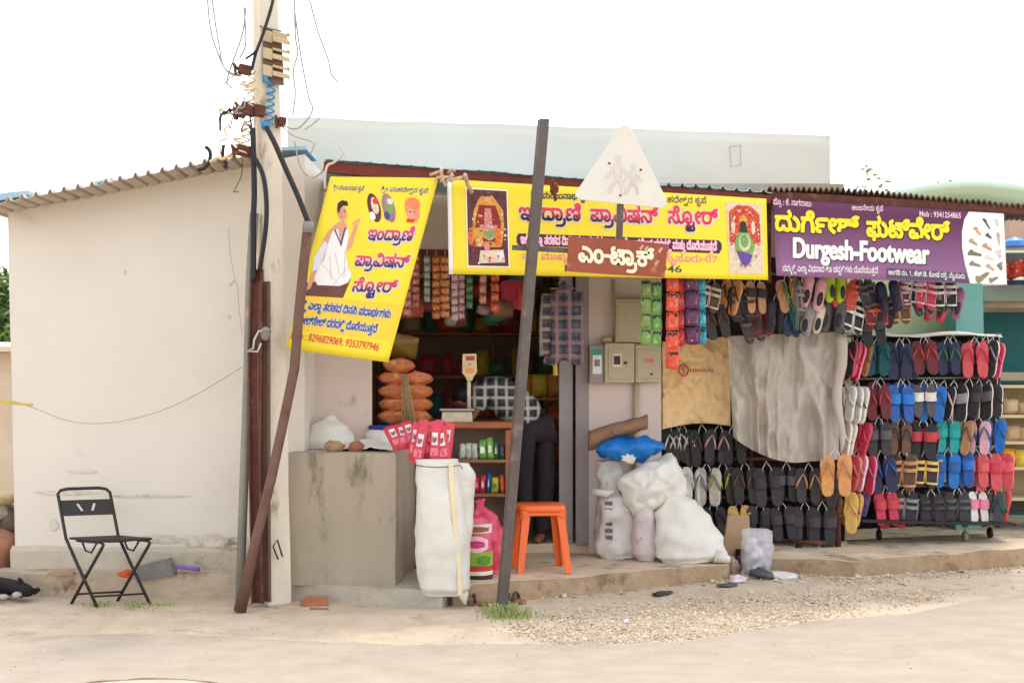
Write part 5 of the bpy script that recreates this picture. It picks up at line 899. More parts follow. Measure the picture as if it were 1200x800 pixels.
# red and white packets standing in it and lying on the counter
M_pkred = mat('red_packet_foil', rgb(216, 60, 80, .85), .35, .1, 10, .1, 30, spec=.5); M_pkwhite = mat('white_packet_print', rgb(236, 226, 226, .92), .4, .1, 20); M_pkpink = mat('pink_packet_foil', rgb(226, 120, 140, .9), .35, .1, 12, spec=.5)
def packet(loc, w_, h_, t_, rz, rx, ry, label, cols, seed, group='red and white snack packets beside the counter'):
    o = thing('snack_packet', label, 'packet', loc, group); M = rot(rz, rx, ry); mb = MB(); pillow(mb, Vector(loc), w_, h_, t_, M, seed, .004, 3, 8); mb.build('pouch', cols[0], o)
    mb = MB(); r_ = rnd(seed); c0 = Vector(loc)
    def bit(x0, z0, x1, z1, m): mb.use(m); q = [(x0, z0), (x1, z0), (x1, z1), (x0, z1)]; mb.add([c0 + M @ V(a, -t_ / 2 * (max(0, 1 - abs(2 * a / w_) ** 3) ** .6) * (max(0, 1 - abs(2 * b / h_) ** 3) ** .6) - .006, b) for a, b in q], [(0, 1, 2, 3)])
    bit(-w_ * .22, -h_ * .02, w_ * .26, h_ * .3, cols[1]); mb.use(cm((150, 84, 96), .4)).add([c0 + M @ V(a, -t_ / 2 * .98 - .008, b) for a, b in ((-w_ * .18, h_ * .06), (w_ * .02, h_ * .03), (w_ * .2, h_ * .11), (w_ * .16, h_ * .2), (-w_ * .02, h_ * .16), (-w_ * .16, h_ * .22))], [tuple(range(6))]); bit(-w_ * .32, -h_ * .3, w_ * .32, -h_ * .1, cols[2])
    mb.build('print', None, o)
pk = [(487, 517, 6), (497, 514, -4), (506, 516, 3), (515, 514, -6), (524, 517, 5), (492, 522, 10), (519, 521, -9), (510, 520, 2)]
nm_ = ['leaning out at the counter side', 'second from the counter side', 'in the middle back', 'rising highest', 'at the shop side', 'in front at the counter side', 'in front at the shop side', 'in front in the middle']
for i, (x, y, ry) in enumerate(pk):
    packet(P(x, y, 8.99 - .05 * (i > 4) - .01 * (i % 3)), .085, .27, .05, -8, -6 + 2 * (i % 4), ry, 'red and white snack packet in the tall sack, ' + nm_[i], (M_pkred, M_pkwhite, M_pkpink), i)
for i, (x, y, ry, lb) in enumerate([(462, 513, -24, 'lying outermost on the counter edge'), (472, 511, -12, 'propped on the counter corner'), (480, 508, -18, 'propped between the counter and the tall sack')]):
    packet(P(x, y, 9.15), .09, .2, .06, 10, -25, ry, 'red and white snack packet ' + lb, (M_pkred, M_pkwhite, M_pkpink), 20 + i)
# white sacks, cloth and stones on the counter
CZ = 1.06
mb = MB(); c = G(382, 526, CZ); c.y = 9.75; sackloft(mb, densify([(c.x, 9.75, CZ, .17, .15, 0), (c.x + .01, 9.75, CZ + .06, .19, .16, 0), (c.x + .02, 9.75, CZ + .16, .14, .13, 0), (c.x + .03, 9.75, CZ + .235, .06, .06, 0), (c.x + .04, 9.75, CZ + .27, .02, .02, 0)], 4), 20, 7, .03)
tag(mb.build('cloth_bundle', M_cloth), 'white cloth bundle heaped on the counter beside the pole', 'bundle')
mb = MB()
def drape(u, v):
    x = -1.33 + .46 * u; y = 9.3 + .7 * v; return V(x, y, CZ + .012 + .06 * math.sin(u * 3.1) * (.4 + v) * .7 + .02 * noise.noise(V(u * 5, v * 5, 2)) + .012 * noise.noise(V(u * 13, v * 13, 2)))
mb.grid(drape, 22, 22); tag(mb.build('cloth_sheet', M_cloth, solid=.01), 'crumpled white cloth spread on the counter top', 'cloth')
for i, (x, y, r3, c3, lb) in enumerate([(392, 521, (.075, .06, .045), (186, 148, 112), 'pale brown stone holding down the cloth on the counter'), (417, 520, (.06, .05, .045), (176, 112, 84), 'reddish stone beside the paler one on the counter')]):
    mb = MB(); c = P(x, y, 9.3); c.z = CZ + .035; mb.blob(c, r3, 10, 7, None, .3, i + 2); tag(mb.build('stone', mat('stone_%d' % c3[0], rgb(*c3, .8), .9, .2, 20, .3, 50)), lb, 'stone')
mb = MB(); sackloft(mb, densify([(-1.0, 9.95, CZ, .12, .12, 0), (-1.0, 9.95, CZ + .1, .14, .13, 0), (-.99, 9.95, CZ + .16, .09, .09, 0)], 4), 18, 11, .02)
bl = tag(mb.build('cloth_sack', M_cloth), 'white sack with a blue rim behind the counter cloth', 'sack')
mb = MB(); mb.tube([V(-1.0 + .1 * math.cos(a), 9.95 + .1 * math.sin(a), CZ + .155) for a in (k * .5236 for k in range(12))], .02, 6, True); mb.build('rim', cm((52, 50, 130)), bl)
# ---- orange snack pouches stacked at the shop side of the counter
M_or = mat('orange_snack_pouch', rgb(232, 146, 98, .95), .35, .2, 40, .6, 60, spec=.5, c2=rgb(246, 190, 140), c2amt=.16, c2scale=16)
rows = ['bottom', 'second', 'third', 'fourth', 'top']
for r_ in range(5):
    for k in range(2 if r_ < 4 else 1):
        c = P(462 + 27 * k + (6 if r_ == 4 else 0), 489 - 15.2 * r_, 10.2 + .04 * (r_ % 2)); mb = MB(); pillow(mb, c, .25, .2, .115, rot(4 * (r_ % 3) - 5, 80, 5 * k - 3 + (r_ % 2) * 4), r_ * 3 + k, .012, 1.5, 14)
        tag(mb.build('snack_pouch', M_or), 'puffed orange snack pouch, %s layer of the stack, %s' % (rows[r_], ('alone' if r_ == 4 else ['beside the lilac wall', 'towards the weighing scale'][k])), 'pouch', 'orange snack pouches stacked on the counter')
mb = MB(); pillow(mb, P(468, 405, 10.35), .3, .22, .12, rot(0, 30, 10), 4, .01); tag(mb.build('snack_pouch', mat('olive_pouch', rgb(150, 120, 50, .7), .45, .2, 12, spec=.5)), 'olive pouch lying on top of the orange pouch stack', 'pouch')
mb = MB(); r_ = rnd(6)
for k in range(70):
    a = r_.uniform(-1, 1); b = r_.uniform(-1, 1); p0 = P(474 + a * 3, 438, 10.0 + b * .02); p1 = P(479 + a * 9, 497 + r_.uniform(-3, 2), 10.0 + b * .05); mb.tube([p0, p0.lerp(p1, .5), p1], .003, 3)
br = tag(mb.build('broom', mat('broom_straw', rgb(198, 168, 126, .85), .9, .2, 30)), 'straw broom standing head up before the orange pouches', 'broom')
# ---- weighing scale on the shelf case
ws = thing('weighing_scale', 'cream electronic weighing scale with a display on a thin stem', 'scale', P(536, 494, 10.1))
Ys = 10.1
mb = MB(); mb.hexa([P(518, 482, Ys), P(553, 482, Ys), P(554, 495, Ys), P(517, 495, Ys)], [P(518, 482, Ys + .25), P(553, 482, Ys + .25), P(554, 495, Ys + .25), P(517, 495, Ys + .25)]); mb.build('base', cm((206, 196, 166), .5), ws, bev=.01)
mb = MB(); mb.hexa([P(515, 478.5, Ys - .02), P(556, 478.5, Ys - .02), P(556, 481.5, Ys - .02), P(515, 481.5, Ys - .02)], [P(515, 478.5, Ys + .28), P(556, 478.5, Ys + .28), P(556, 481.5, Ys + .28), P(515, 481.5, Ys + .28)]); mb.build('pan', mat('steel_pan', rgb(170, 168, 160, .8), .3, metal=.7), ws, bev=.004)
mb = MB(); mb.tube([P(549.5, 482, Ys + .12), P(549.5, 440, Ys + .12)], .016, 8); mb.build('stem', cm((206, 196, 176), .5), ws)
mb = MB(); mb.prism([P(x, y, Ys + .08) for x, y in ((542, 414.5), (558, 414), (559, 436), (555, 441), (553, 446), (547, 446), (545, 441), (541.5, 437))], V(0, .06, 0)); hd = mb.build('display_head', cm((222, 200, 156), .5), ws, bev=.006)
mb = MB(); mb.use(cm((176, 74, 50), .4)).add([P(x, y, Ys + .074) for x, y in ((546, 417.5), (556, 417), (556, 422), (546, 422.5))], [(0, 1, 2, 3)]); mb.use(cm((232, 160, 70), .4)).add([P(x, y, Ys + .074) for x, y in ((545.5, 432), (555, 431.5), (555, 437), (546, 437))], [(0, 1, 2, 3)]); mb.use(cm((190, 150, 110), .4)).add([P(x, y, Ys + .074) for x, y in ((549, 425), (552, 425), (552, 428), (549, 428))], [(0, 1, 2, 3)]); mb.build('key_panel', None, hd)
# ---- shelf case with goods
Yc_ = 10.0
case = thing('shelf_case', 'wooden shelf case with an orange brown top under the weighing scale', 'shelf', P(560, 635, Yc_))
M_wood = mat('orange_brown_wood', rgb(176, 104, 66, .8), .6, .15, 8, .1, 40, stretch=(1, 1, 8)); x0, x1 = P(519, HZ, Yc_).x, P(596, HZ, Yc_).x
def zc(py): return P(0, py, Yc_).z
mb = MB(); mb.box((0.5 * (x0 + x1), Yc_ + .2, zc(498)), (x1 - x0 + .06, .46, .045)); mb.build('top', M_wood, case, bev=.006)
for py in (540, 580, 622):
    mb = MB(); mb.box((0.5 * (x0 + x1), Yc_ + .2, zc(py)), (x1 - x0 - .05, .4, .022)); mb.build('shelf', mat('brown_shelf', rgb(158, 116, 84, .75), .6, .15, 9), case)
for x in (x0, x1): mb = MB(); mb.box((x, Yc_ + .2, (zc(498) + .2) / 2 - .01), (.05, .4, zc(498) - .25)); mb.build('side', M_wood, case, bev=.004)
mb = MB(); mb.box((0.5 * (x0 + x1), Yc_ + .42, (zc(498) + .2) / 2), (x1 - x0, .02, zc(498) - .25)); mb.build('back_panel', M_dark, case)
def carton(px0, px1, pyb, h_, c, lab, c2=None, grp=None, dep=.1, dy=.05):
    a, b = P(px0, HZ, Yc_).x, P(px1, HZ, Yc_).x; z = zc(pyb) + .012; o = thing('goods_packet', lab, 'packet', ((a + b) / 2, Yc_ + dy, z), grp)
    k = int(px0 * 3); mb = MB(); pillow(mb, V((a + b) / 2, Yc_ + dy + dep / 2, z + h_ / 2), (b - a) * 1.08, h_ * 1.04, .075, rot((k * 7) % 25 - 12, -5, (k * 5) % 13 - 6), k, .006, 3.2, 8); mb.build('pouch', cm(c, .4), o)
    if c2: mb = MB(); mb.use(cm(c2)).add([V(a + .01, Yc_ + dy - .012, z + h_ * .3), V(b - .012, Yc_ + dy - .012, z + h_ * .34), V(b - .016, Yc_ + dy - .012, z + h_ * .62), V(a + .012, Yc_ + dy - .012, z + h_ * .7)], [(0, 1, 2, 3)]); mb.build('print', None, o)
g1, g2 = 'packets on the upper shelf of the case', 'packets on the lower shelf of the case'
for i, (p0, p1, h_, c, c2, lb) in enumerate([(538, 545, .12, (214, 214, 200), (160, 190, 160), 'white packet at the shop-door end of the upper shelf'), (545.5, 552, .125, (210, 214, 204), (120, 160, 130), 'white packet second on the upper shelf'), (552.5, 559, .12, (218, 214, 200), (150, 180, 150), 'white packet third on the upper shelf'), (561, 570, .15, (120, 180, 90), (236, 236, 220), 'green and white packet leaning on the upper shelf'), (570.5, 578, .165, (140, 196, 100), (232, 236, 220), 'tallest green and white packet on the upper shelf'), (578.5, 584, .14, (60, 120, 80), (220, 220, 200), 'dark green packet on the upper shelf'), (586, 592, .11, (90, 96, 110), None, 'small grey packet at the end of the upper shelf')]): carton(p0, p1, 540, h_, c, lb, c2, g1)
for i, (p0, p1, h_, c, c2, lb) in enumerate([(540, 547, .15, (60, 130, 90), (200, 220, 200), 'green packet on the lower shelf'), (547.5, 554, .18, (50, 110, 76), (60, 150, 100), 'taller dark green packet on the lower shelf'), (555, 562, .13, (190, 44, 70), (230, 120, 130), 'crimson packet on the lower shelf'), (562.5, 569, .14, (206, 60, 84), (240, 200, 200), 'brighter crimson packet on the lower shelf'), (570, 575, .16, (44, 100, 160), (200, 220, 240), 'blue packet on the lower shelf'), (576, 584, .12, (206, 200, 60), (90, 140, 60), 'yellow green packet on the lower shelf'), (586, 592, .14, (226, 110, 90), None, 'coral packet at the end of the lower shelf')]): carton(p0, p1, 580, h_, c, lb, c2, g2)
# ---- pink bag and printed flour bag beside the tall sack
pb = thing('plastic_bag', 'big pink translucent bag of goods tied at the neck by the shelf case', 'bag', G(572, 655, ZA))
mb = MB(); c = P(571, 640, 9.55); sackloft(mb, densify([(c.x, 9.6, ZA, .1, .1, 0), (c.x, 9.6, ZA + .08, .155, .13, 0), (c.x, 9.6, ZA + .3, .15, .13, 0), (c.x - .03, 9.6, ZA + .42, .1, .09, 0), (c.x - .05, 9.6, ZA + .5, .03, .03, 0), (c.x - .055, 9.6, ZA + .55, .05, .04, 0)], 4), 22, 5, .035, 2.2, 9)
mb.build('bag_body', mat('pink_plastic_film', rgb(222, 70, 104, .9), .3, .2, 14, .3, 40, spec=.5, c2=rgb(240, 140, 160), c2amt=.1, c2scale=12), pb)
fb_ = thing('flour_bag', 'printed flour bag in pink, green and white in front of the pink bag', 'bag', G(560, 668, ZA))
FC = P(559, HZ, 9.33); mb = MB(); sackloft(mb, densify([(FC.x, 9.33, ZA, .085, .08, 0), (FC.x, 9.33, ZA + .03, .108, .1, 0), (FC.x, 9.33, ZA + .3, .106, .1, 0), (FC.x - .01, 9.33, ZA + .4, .098, .09, 0), (FC.x - .01, 9.33, ZA + .44, .07, .06, 0)], 4), 28, 3, .01, 2.2); fbb = mb.build('pouch', mat('flour_film', rgb(222, 96, 130, .9), .35, .08, 8, spec=.4, ridge=.3, rscale=9), fb_)
mb = MB()
def wrap(a0, a1, z0, z1, m, d=.012, n=10, sl_=0):
    mb.use(m); vs = []
    for k in range(n + 1):
        q = R(a0 + (a1 - a0) * k / n); e = sl_ * math.sin(math.pi * k / n)
        for z in (z0 - e, z1 + e): vs.append(V(FC.x - .003 + math.sin(q) * (.108 + d), 9.33 - math.cos(q) * (.1 + d), ZA + z))
    mb.add(vs, [(2 * k, 2 * k + 2, 2 * k + 3, 2 * k + 1) for k in range(n)])
wrap(-80, 80, .0, .03, cm((56, 40, 36))); wrap(-80, 80, .032, .06, cm((226, 216, 200))); wrap(-80, 80, .062, .095, cm((190, 60, 40))); wrap(-80, 80, .1, .2, cm((140, 176, 60))); wrap(5, 55, .12, .16, cm((84, 136, 54)), .015, 8, .015); wrap(-60, -20, .12, .16, cm((226, 210, 160)), .015, 8, .015); wrap(-45, 45, .225, .285, cm((240, 190, 210)), .013, 12, .03); wrap(-30, 30, .24, .27, cm((206, 60, 110)), .016, 10, .012); wrap(-75, 75, .335, .4, cm((226, 206, 190)), .008, 10); wrap(-60, 50, .35, .375, cm((150, 90, 70)), .011, 10, .008)
mb.build('print', None, fbb)
# ---- orange stool
st = thing('plastic_stool', 'bright orange plastic stool on the shop platform', 'stool', G(632, 668, ZA))
M_st = mat('orange_plastic', rgb(240, 110, 44, .95), .38, .04, 4, spec=.45)
sc_ = G(633, 668, ZA); TZ = ZA + .505; Ms = rot(8)
mb = MB(); rr = []
for z, w_ in ((0, .168), (-.012, .178), (-.03, .18), (-.05, .178)):
    r = []
    for k in range(24):
        a = 2 * math.pi * k / 24; q = V(math.copysign(abs(math.cos(a)) ** .4, math.cos(a)) * w_, math.copysign(abs(math.sin(a)) ** .4, math.sin(a)) * w_, TZ + z); r.append(V(sc_.x, sc_.y, 0) + Ms @ q)
    rr.append(r)
mb.smooth = True; mb.rings(list(reversed(rr))); mb.smooth = False; mb.build('seat', M_st, st)
for sx in (-1, 1):
    for sy in (-1, 1):
        mb = MB(); rs = []
        for t in (0, .5, 1):
            z = TZ - .045 - (TZ - .045 - ZA) * t; o = .138 + .05 * t; wd = .062 - .012 * t
            pts = [V(0, 0, 0), V(-wd, 0, 0), V(-wd, -.012, 0), V(-.012, -.012, 0), V(-.012, -wd, 0), V(0, -wd, 0)]
            rs.append([V(sc_.x, sc_.y, 0) + Ms @ V(sx * (o + p.x + .02), sy * (o + p.y + .02), z) for p in pts])
        mb.rings(rs); mb.build('leg', M_st, st, bev=.004)
for k in range(4):                             # apron between the legs
    mb = MB(); A = rot(90 * k + 8); pts = [(-.165, 0), (.165, 0), (.15, -.06), (.11, -.035), (-.11, -.035), (-.15, -.06)]
    mb.prism([V(sc_.x, sc_.y, 0) + A @ V(x, -.172, TZ - .04 + z) for x, z in pts], A @ V(0, .012, 0)); mb.build('apron', M_st, st, bev=.003)
# ---- sandals on the ground by the post
def sandal(nm, lab, c, rz, m1, m2):
    o = thing(nm, lab, 'sandal', c); M = rot(rz); c = Vector(c); pts = [(.04, -.12), (.045, -.02), (.03, .06), (.04, .12), (0, .14), (-.035, .12), (-.03, .05), (-.035, -.03), (-.03, -.12), (0, -.14)]
    mb = MB(); mb.prism([c + M @ V(x, y, .002) for x, y in pts], V(0, 0, .022)); mb.build('sole', m1, o, bev=.004)
    mb = MB()
    for y in (.06, -.02): mb.tube([c + M @ V(.037 * math.cos(a) * 1.05, y + .03 * math.cos(a), .02 + .05 * math.sin(a)) for a in (math.pi * k / 8 for k in range(9))], .012, 6)
    mb.build('strap', m2, o)
sandal('sandal', 'worn brown sandal with a dark strap between the tall sack and the sign post', G(553, 708), 60, cm((140, 104, 82)), cm((70, 52, 46)))
sandal('sandal', 'worn brown sandal with a dark strap on the stool side of the sign post', G(603, 705), 25, cm((140, 104, 82)), cm((76, 56, 48)))
# ---- heap of sacks against the shop pillar
zf = ZA
o = thing('grain_sack', 'grey white sack with black print standing against the shop pillar', 'sack', G(724, 651, zf))
mb = MB(); x = P(723, HZ, 10.45).x; sackloft(mb, densify([(x, 10.45, zf, .15, .12, 4), (x, 10.45, zf + .05, .175, .15, 4), (x - .0, 10.45, zf + .35, .165, .15, 4), (x - .02, 10.45, zf + .5, .15, .13, 4), (x - .03, 10.47, zf + .56, .11, .1, 0), (x - .04, 10.5, zf + .68, .12, .1, 0), (x - .05, 10.52, zf + .78, .11, .09, 0), (x - .05, 10.52, zf + .8, .03, .03, 0)], 5), 44, 21, .035, 2.6)
sb = mb.build('sack_body', M_sack2, o)
mb = MB(); mb.tube([V(x - .17, 10.36, zf + .53), V(x - .2, 10.3, zf + .545), V(x - .1, 10.27, zf + .53), V(x - .04, 10.3, zf + .55)], [.02, .03, .03, .02], 8); mb.build('rolled_hem', M_sack2, o)
mb = MB()
for k in range(6):
    z = zf + .44 - k * .055; mb.use(cm((96, 96, 104), .8)).add([V(x - .11 + .01 * (k % 2), 10.288 + .004 * (k % 3), z), V(x - .05, 10.278, z - .002), V(x - .05, 10.278, z + .03), V(x - .11, 10.288, z + .028)], [(0, 1, 2, 3)])
mb.build('print', None, sb)
o = thing('grain_sack', 'slim printed sack with faded red marks squeezed between two white sacks', 'sack', G(757, 653, zf))
mb = MB(); x = P(757, HZ, 10.25).x; sackloft(mb, densify([(x, 10.3, zf, .07, .08, 0), (x, 10.3, zf + .06, .095, .1, 0), (x - .01, 10.3, zf + .35, .09, .1, 0), (x - .02, 10.3, zf + .45, .06, .06, 0)], 5), 18, 31, .025, 2.6); sb = mb.build('sack_body', mat('printed_sack_film', rgb(214, 200, 200, .88), .5, .1, 14, .2, 30, c2=rgb(206, 110, 120), c2amt=.14, c2scale=9), o)
o = thing('grain_sack', 'white sack lying slumped on top of the standing sacks', 'sack', P(768, 595, 10.3))
mb = MB(); c = P(765, 568, 10.33); pillow(mb, c, .54, .37, .3, rot(8, -10, -22), 12, .026, 2.4, 34); mb.build('sack_body', M_sack, o)
mb = MB(); q = P(740, 540, 10.3)
for k in range(7): a = k * .9; mb.tube([q, q + V(.03 * math.cos(a) - .02, -.03, .02 + .02 * math.sin(a)), q + V(.06 * math.cos(a) - .03, -.04, .03 + .03 * math.sin(a))], [.03, .02, .006], 6)
mb.build('gathered_neck', M_sack, o)
o = thing('grain_sack', 'biggest white sack slumped in front, widest at its base', 'sack', G(812, 655, zf))
x = P(806, HZ, 10.22).x
mb = MB(); sackloft(mb, densify([(x + .02, 10.2, zf, .24, .13, 3), (x + .02, 10.2, zf + .05, .285, .17, 3), (x - .0, 10.22, zf + .18, .265, .17, 3), (x - .04, 10.26, zf + .34, .215, .14, 3), (x - .08, 10.3, zf + .47, .15, .11, 3), (x - .12, 10.34, zf + .54, .07, .06, 0), (x - .13, 10.34, zf + .6, .035, .03, 0)], 5), 50, 41, .03, 2.4, 4); mb.tube([V(x + .2, 10.1, zf + .06), V(x + .3, 10.08, zf + .03), V(x + .315, 10.08, zf + .012)], [.06, .03, .008], 8); mb.build('sack_body', M_sack, o)
mb = MB(); c = P(738, 526, 10.35); rs = []
for k in range(41):
    t = k / 40; r_ = .098 * (.7 + .35 * math.sin(t * 3.1)) * (1 if .03 < t < .97 else .6); r_ *= .6 + .4 * min(1, t * 4, (1 - t) * 5); cc = c + V(-.27 + .54 * t, .02 * math.sin(t * 5), .03 * t - .01); rs.append([cc + V(.01 * noise.noise(V(t * 9, a, 0)), math.cos(a) * r_ * (1.3 + .12 * math.sin(7 * a + 5 * math.sin(4 * t))) + .03 * noise.noise(V(t * 4, math.cos(a) * 2.5, math.sin(a) * 2.5)), math.sin(a) * r_ * (.95 - .2 * t + .14 * math.sin(7 * a + 5 * math.sin(4 * t)) + .1 * math.sin(11 * t + 3 * a)) + .045 * (.3 - abs(noise.noise(V(t * 3.5 + 4, math.cos(a) * 2.4, math.sin(a) * 2.4))))) for a in (2 * math.pi * q / 14 for q in range(26))])
mb.smooth = True; mb.rings(rs); tag(mb.build('tarpaulin_roll', mat('blue_tarpaulin', rgb(22, 124, 214, .85), .4, .15, 9, .2, 30, spec=.4, ridge=.6, rscale=7)), 'bright blue tarpaulin rolled up on top of the sacks', 'tarpaulin')
mb = MB(); c = P(724, 506, 10.5); mb.smooth = False
mb.grid(lambda u, v: c + V(-.24 + .48 * u, .0, -.06 + .15 * u) + V(0, math.cos(v * 12) * (.02 + .085 * v), math.sin(v * 12) * (.02 + .078 * v) * (1 - .35 * u)) + V(0, 0, .02 * noise.noise(V(u * 5, v * 5, 1))), 20, 30)
tag(mb.build('burlap_roll', mat('brown_burlap', rgb(166, 126, 98, .8), .95, .2, 12, .4, 90, c2=rgb(120, 70, 60), c2amt=.1, c2scale=6), solid=.008), 'rolled brown burlap sacking lying above the blue tarpaulin', 'sacking')
# ---- meter boxes on the pillar
def wbox(nm, parent, p0, p1, d, m, bev=.006, d0=0.0):
    mb = MB(); q = [(p0[0], p0[1]), (p1[0], p0[1]), (p1[0], p1[1]), (p0[0], p1[1])]
    mb.hexa([WALL.at(x, y, d) for x, y in q], [WALL.at(x, y, d0) for x, y in q]); return mb.build(nm, m, parent, bev=bev)
M_mb = mat('beige_meter_box', rgb(196, 182, 150, .85), .5, .05, 6, c2=rgb(170, 152, 124), c2amt=.06, c2scale=7); M_mg = mat('grey_meter_box', rgb(160, 150, 138, .85), .5, .05, 6)
mt = thing('meter_box', 'row of beige electricity meter boxes with a sticker on the shop pillar', 'meter box', WALL.at(730, 448))
wbox('sticker_box', mt, (691, 404), (708, 449), .1, M_mg); b_ = wbox('meter_case', mt, (708.5, 402), (743.5, 448.5), .12, M_mb); b2_ = wbox('meter_case', mt, (744.5, 404), (774, 448), .1, M_mb)
wbox('sticker', mt, (694.5, 416), (705, 438), .104, cm((222, 226, 228)), 0, .1); wbox('sticker_header', mt, (694, 409), (705.5, 416), .104, cm((70, 150, 140)), 0, .1); wbox('sticker_mark', mt, (696.5, 421), (703, 429), .1055, cm((140, 128, 130)), 0, .1)
wbox('door', b_, (713, 408), (740, 444), .127, M_mb, .003, .12); wbox('window', b_, (718, 414), (728.5, 430), .131, cm((214, 206, 180)), .002, .127); wbox('meter_dial', b_, (719.5, 417), (727, 427), .134, cm((66, 56, 60)), 0, .131); wbox('lock', b_, (731, 423.5), (735, 426.5), .136, cm((70, 56, 50)), .002, .127)
wbox('door', b2_, (747, 410), (772, 443), .107, M_mb, .003, .1); wbox('red_mark', b2_, (755.5, 420), (766, 424.5), .109, cm((214, 120, 90)), 0, .107); wbox('lock', b2_, (762, 437), (765, 439.5), .112, cm((80, 66, 56)), 0, .107)
o = thing('fuse_cabinet', 'tall beige cabinet on the pillar above the meter boxes', 'cabinet', WALL.at(740, 402)); wbox('cabinet_body', o, (721, 350), (757, 401), .09, M_mb, .008); wbox('cabinet_door', o, (724, 354), (753, 398), .096, M_mb, .004, .09)
mb = MB(); mb.tube([WALL.at(719, 328, .02), WALL.at(719.5, 398, .02)], .014, 8); tag(mb.build('conduit_pipe', M_mb), 'thin cream conduit above the meter boxes', 'pipe')
mb = MB(); mb.tube([WALL.at(745.5, 448, .03), WALL.at(745.5, 520, .03), WALL.at(746, 640, .03)], .024, 8); tag(mb.build('conduit_pipe', M_mb), 'cream conduit running down below the meter boxes', 'pipe')
mb = MB(); mb.blob(WALL.at(711, 398, .06), (.05, .04, .03), 10, 6, None, .2, 1); tag(mb.build('cable_gland', M_mb), 'round beige cable cap on top of the meter boxes', 'cap')
# ---- strips of sachets hanging from the awning
def strip(px, wd, py0, n, ph, Y, c1, c2, c3, lab, grp, tilt=0, foil=.35):
    o = thing('sachet_strip', lab, 'sachet strip', P(px, py0, Y), grp); r_ = rnd(int(px * 7))
    mb = MB(); a = P(px, py0 - 12, Y); b = P(px, py0 + 2, Y); mb.tube([a, b], .003, 4); mb.build('string', M_wire, o)
    for k in range(n):
        c = P(px + tilt * k, py0 + ph * (k + .5), Y - .01 * (k % 2)); w_ = wd / F * Y; h_ = ph * .97 / F * Y
        mb = MB(); M = rot(r_.uniform(-14, 14), r_.uniform(-7, 7), r_.uniform(-3, 3)); pillow(mb.use(cm(c1, foil)), c, w_, h_, w_ * .32, M, k + int(px), .007, 3.2, 8)
        def bit(x0, z0, x1, z1, cc, d): mb.use(cm(cc, foil)).add([c + M @ V(x * w_ / 2, -w_ * .125 - d, z * h_ / 2) for x, z in ((x0, z0), (x1, z0), (x1, z1), (x0, z1))], [(0, 1, 2, 3)])
        bit(-.8, .45, .8, .86, c2, .003); bit(-.6, -.62, .15, .1, c3, .003); bit(.2, -.5, .7, .3, tuple(min(255, int(q * .6 + 90)) for q in c1), .0035)
        mb.build('sachet', None, o)
g = 'sachet strips hanging from the awning'
strip(757, 12, 328, 4, 19, 9.85, (120, 160, 80), (46, 52, 46), (200, 70, 120), 'green and black sachet strip hanging nearest the meter boxes', g); strip(769.5, 12, 330, 4, 19, 9.88, (112, 162, 92), (44, 52, 46), (170, 210, 80), 'green sachet strip hanging second from the meter boxes', g)
strip(788, 15, 320, 5, 22.6, 9.8, (216, 82, 58), (52, 34, 34), (232, 120, 84), 'long orange red sachet strip, lowest of the row', g); strip(798, 9, 322, 4, 21, 9.86, (190, 50, 48), (46, 30, 32), (224, 90, 70), 'dark red sachet strip behind the orange red strip', g)
strip(810, 17, 320, 4, 21, 9.84, (96, 50, 84), (40, 34, 40), (216, 120, 90), 'purple and orange sachet strip near the shoe rack', g, .6); strip(822, 9, 322, 4, 20.5, 9.88, (44, 140, 156), (36, 44, 50), (80, 180, 190), 'teal sachet strip beside the shoe rack', g, .5)
g = 'small packet strips hanging inside the provision shop'
for px, wd, p0, n, ph, c1, c2, c3, lb in [(477, 10, 300, 7, 10, (190, 130, 124), (110, 60, 60), (220, 190, 180), 'dusty pink packet strip beside the tilted banner'), (487, 9, 298, 7, 9, (176, 104, 96), (90, 50, 50), (214, 160, 150), 'rose packet strip second from the tilted banner'), (500.5, 7, 300, 6, 9, (150, 160, 150), (84, 96, 90), (200, 206, 196), 'slim silver packet strip'), (511, 9, 300, 8, 9.2, (184, 108, 64), (90, 50, 36), (226, 170, 110), 'copper packet strip beside the silver one'), (521.5, 11, 300, 8, 9, (198, 122, 74), (100, 56, 40), (232, 180, 120), 'broad copper packet strip at the banner edge'), (533, 8, 302, 8, 9.2, (196, 160, 160), (120, 76, 84), (226, 206, 206), 'pale pink packet strip under the main banner'), (541, 7, 302, 8, 9, (180, 130, 140), (100, 66, 80), (220, 190, 196), 'mauve packet strip under the main banner'), (550, 8, 304, 6, 9.6, (70, 110, 64), (40, 60, 40), (120, 160, 100), 'green packet strip under the main banner'), (566, 8, 320, 3, 12, (186, 120, 110), (100, 60, 56), (220, 190, 170), 'short rose packet strip inside the doorway'), (580, 10, 318, 4, 12, (190, 76, 56), (96, 40, 36), (226, 150, 110), 'orange packet strip inside the doorway')]: strip(px, wd, p0, n, ph, 10.1, c1, c2, c3, lb, g)
for i, (x, y, w_, h_, c, lb) in enumerate([(482, 362, .2, .14, (170, 80, 64), 'rust coloured bag under the packet strips'), (500, 356, .18, .12, (140, 60, 60), 'dark red bag under the packet strips'), (600, 345, .2, .24, (190, 60, 84), 'crimson bag hanging inside the doorway'), (616, 350, .16, .2, (170, 60, 70), 'dull red bag hanging behind the post'), (590, 362, .2, .14, (120, 84, 60), 'brown bag hanging deep in the doorway'), (566, 363, .12, .08, (170, 150, 140), 'pale packet hanging at the end of a strip'), (528, 376, .1, .08, (140, 136, 130), 'grey packet hanging under the copper strips')]):
    mb = MB(); pillow(mb, P(x, y, 10.3 + .1 * (i % 3)), w_, h_, .09, rot(10 * i), i, .01); tag(mb.build('goods_bag', cm(c, .4)), lb, 'bag')
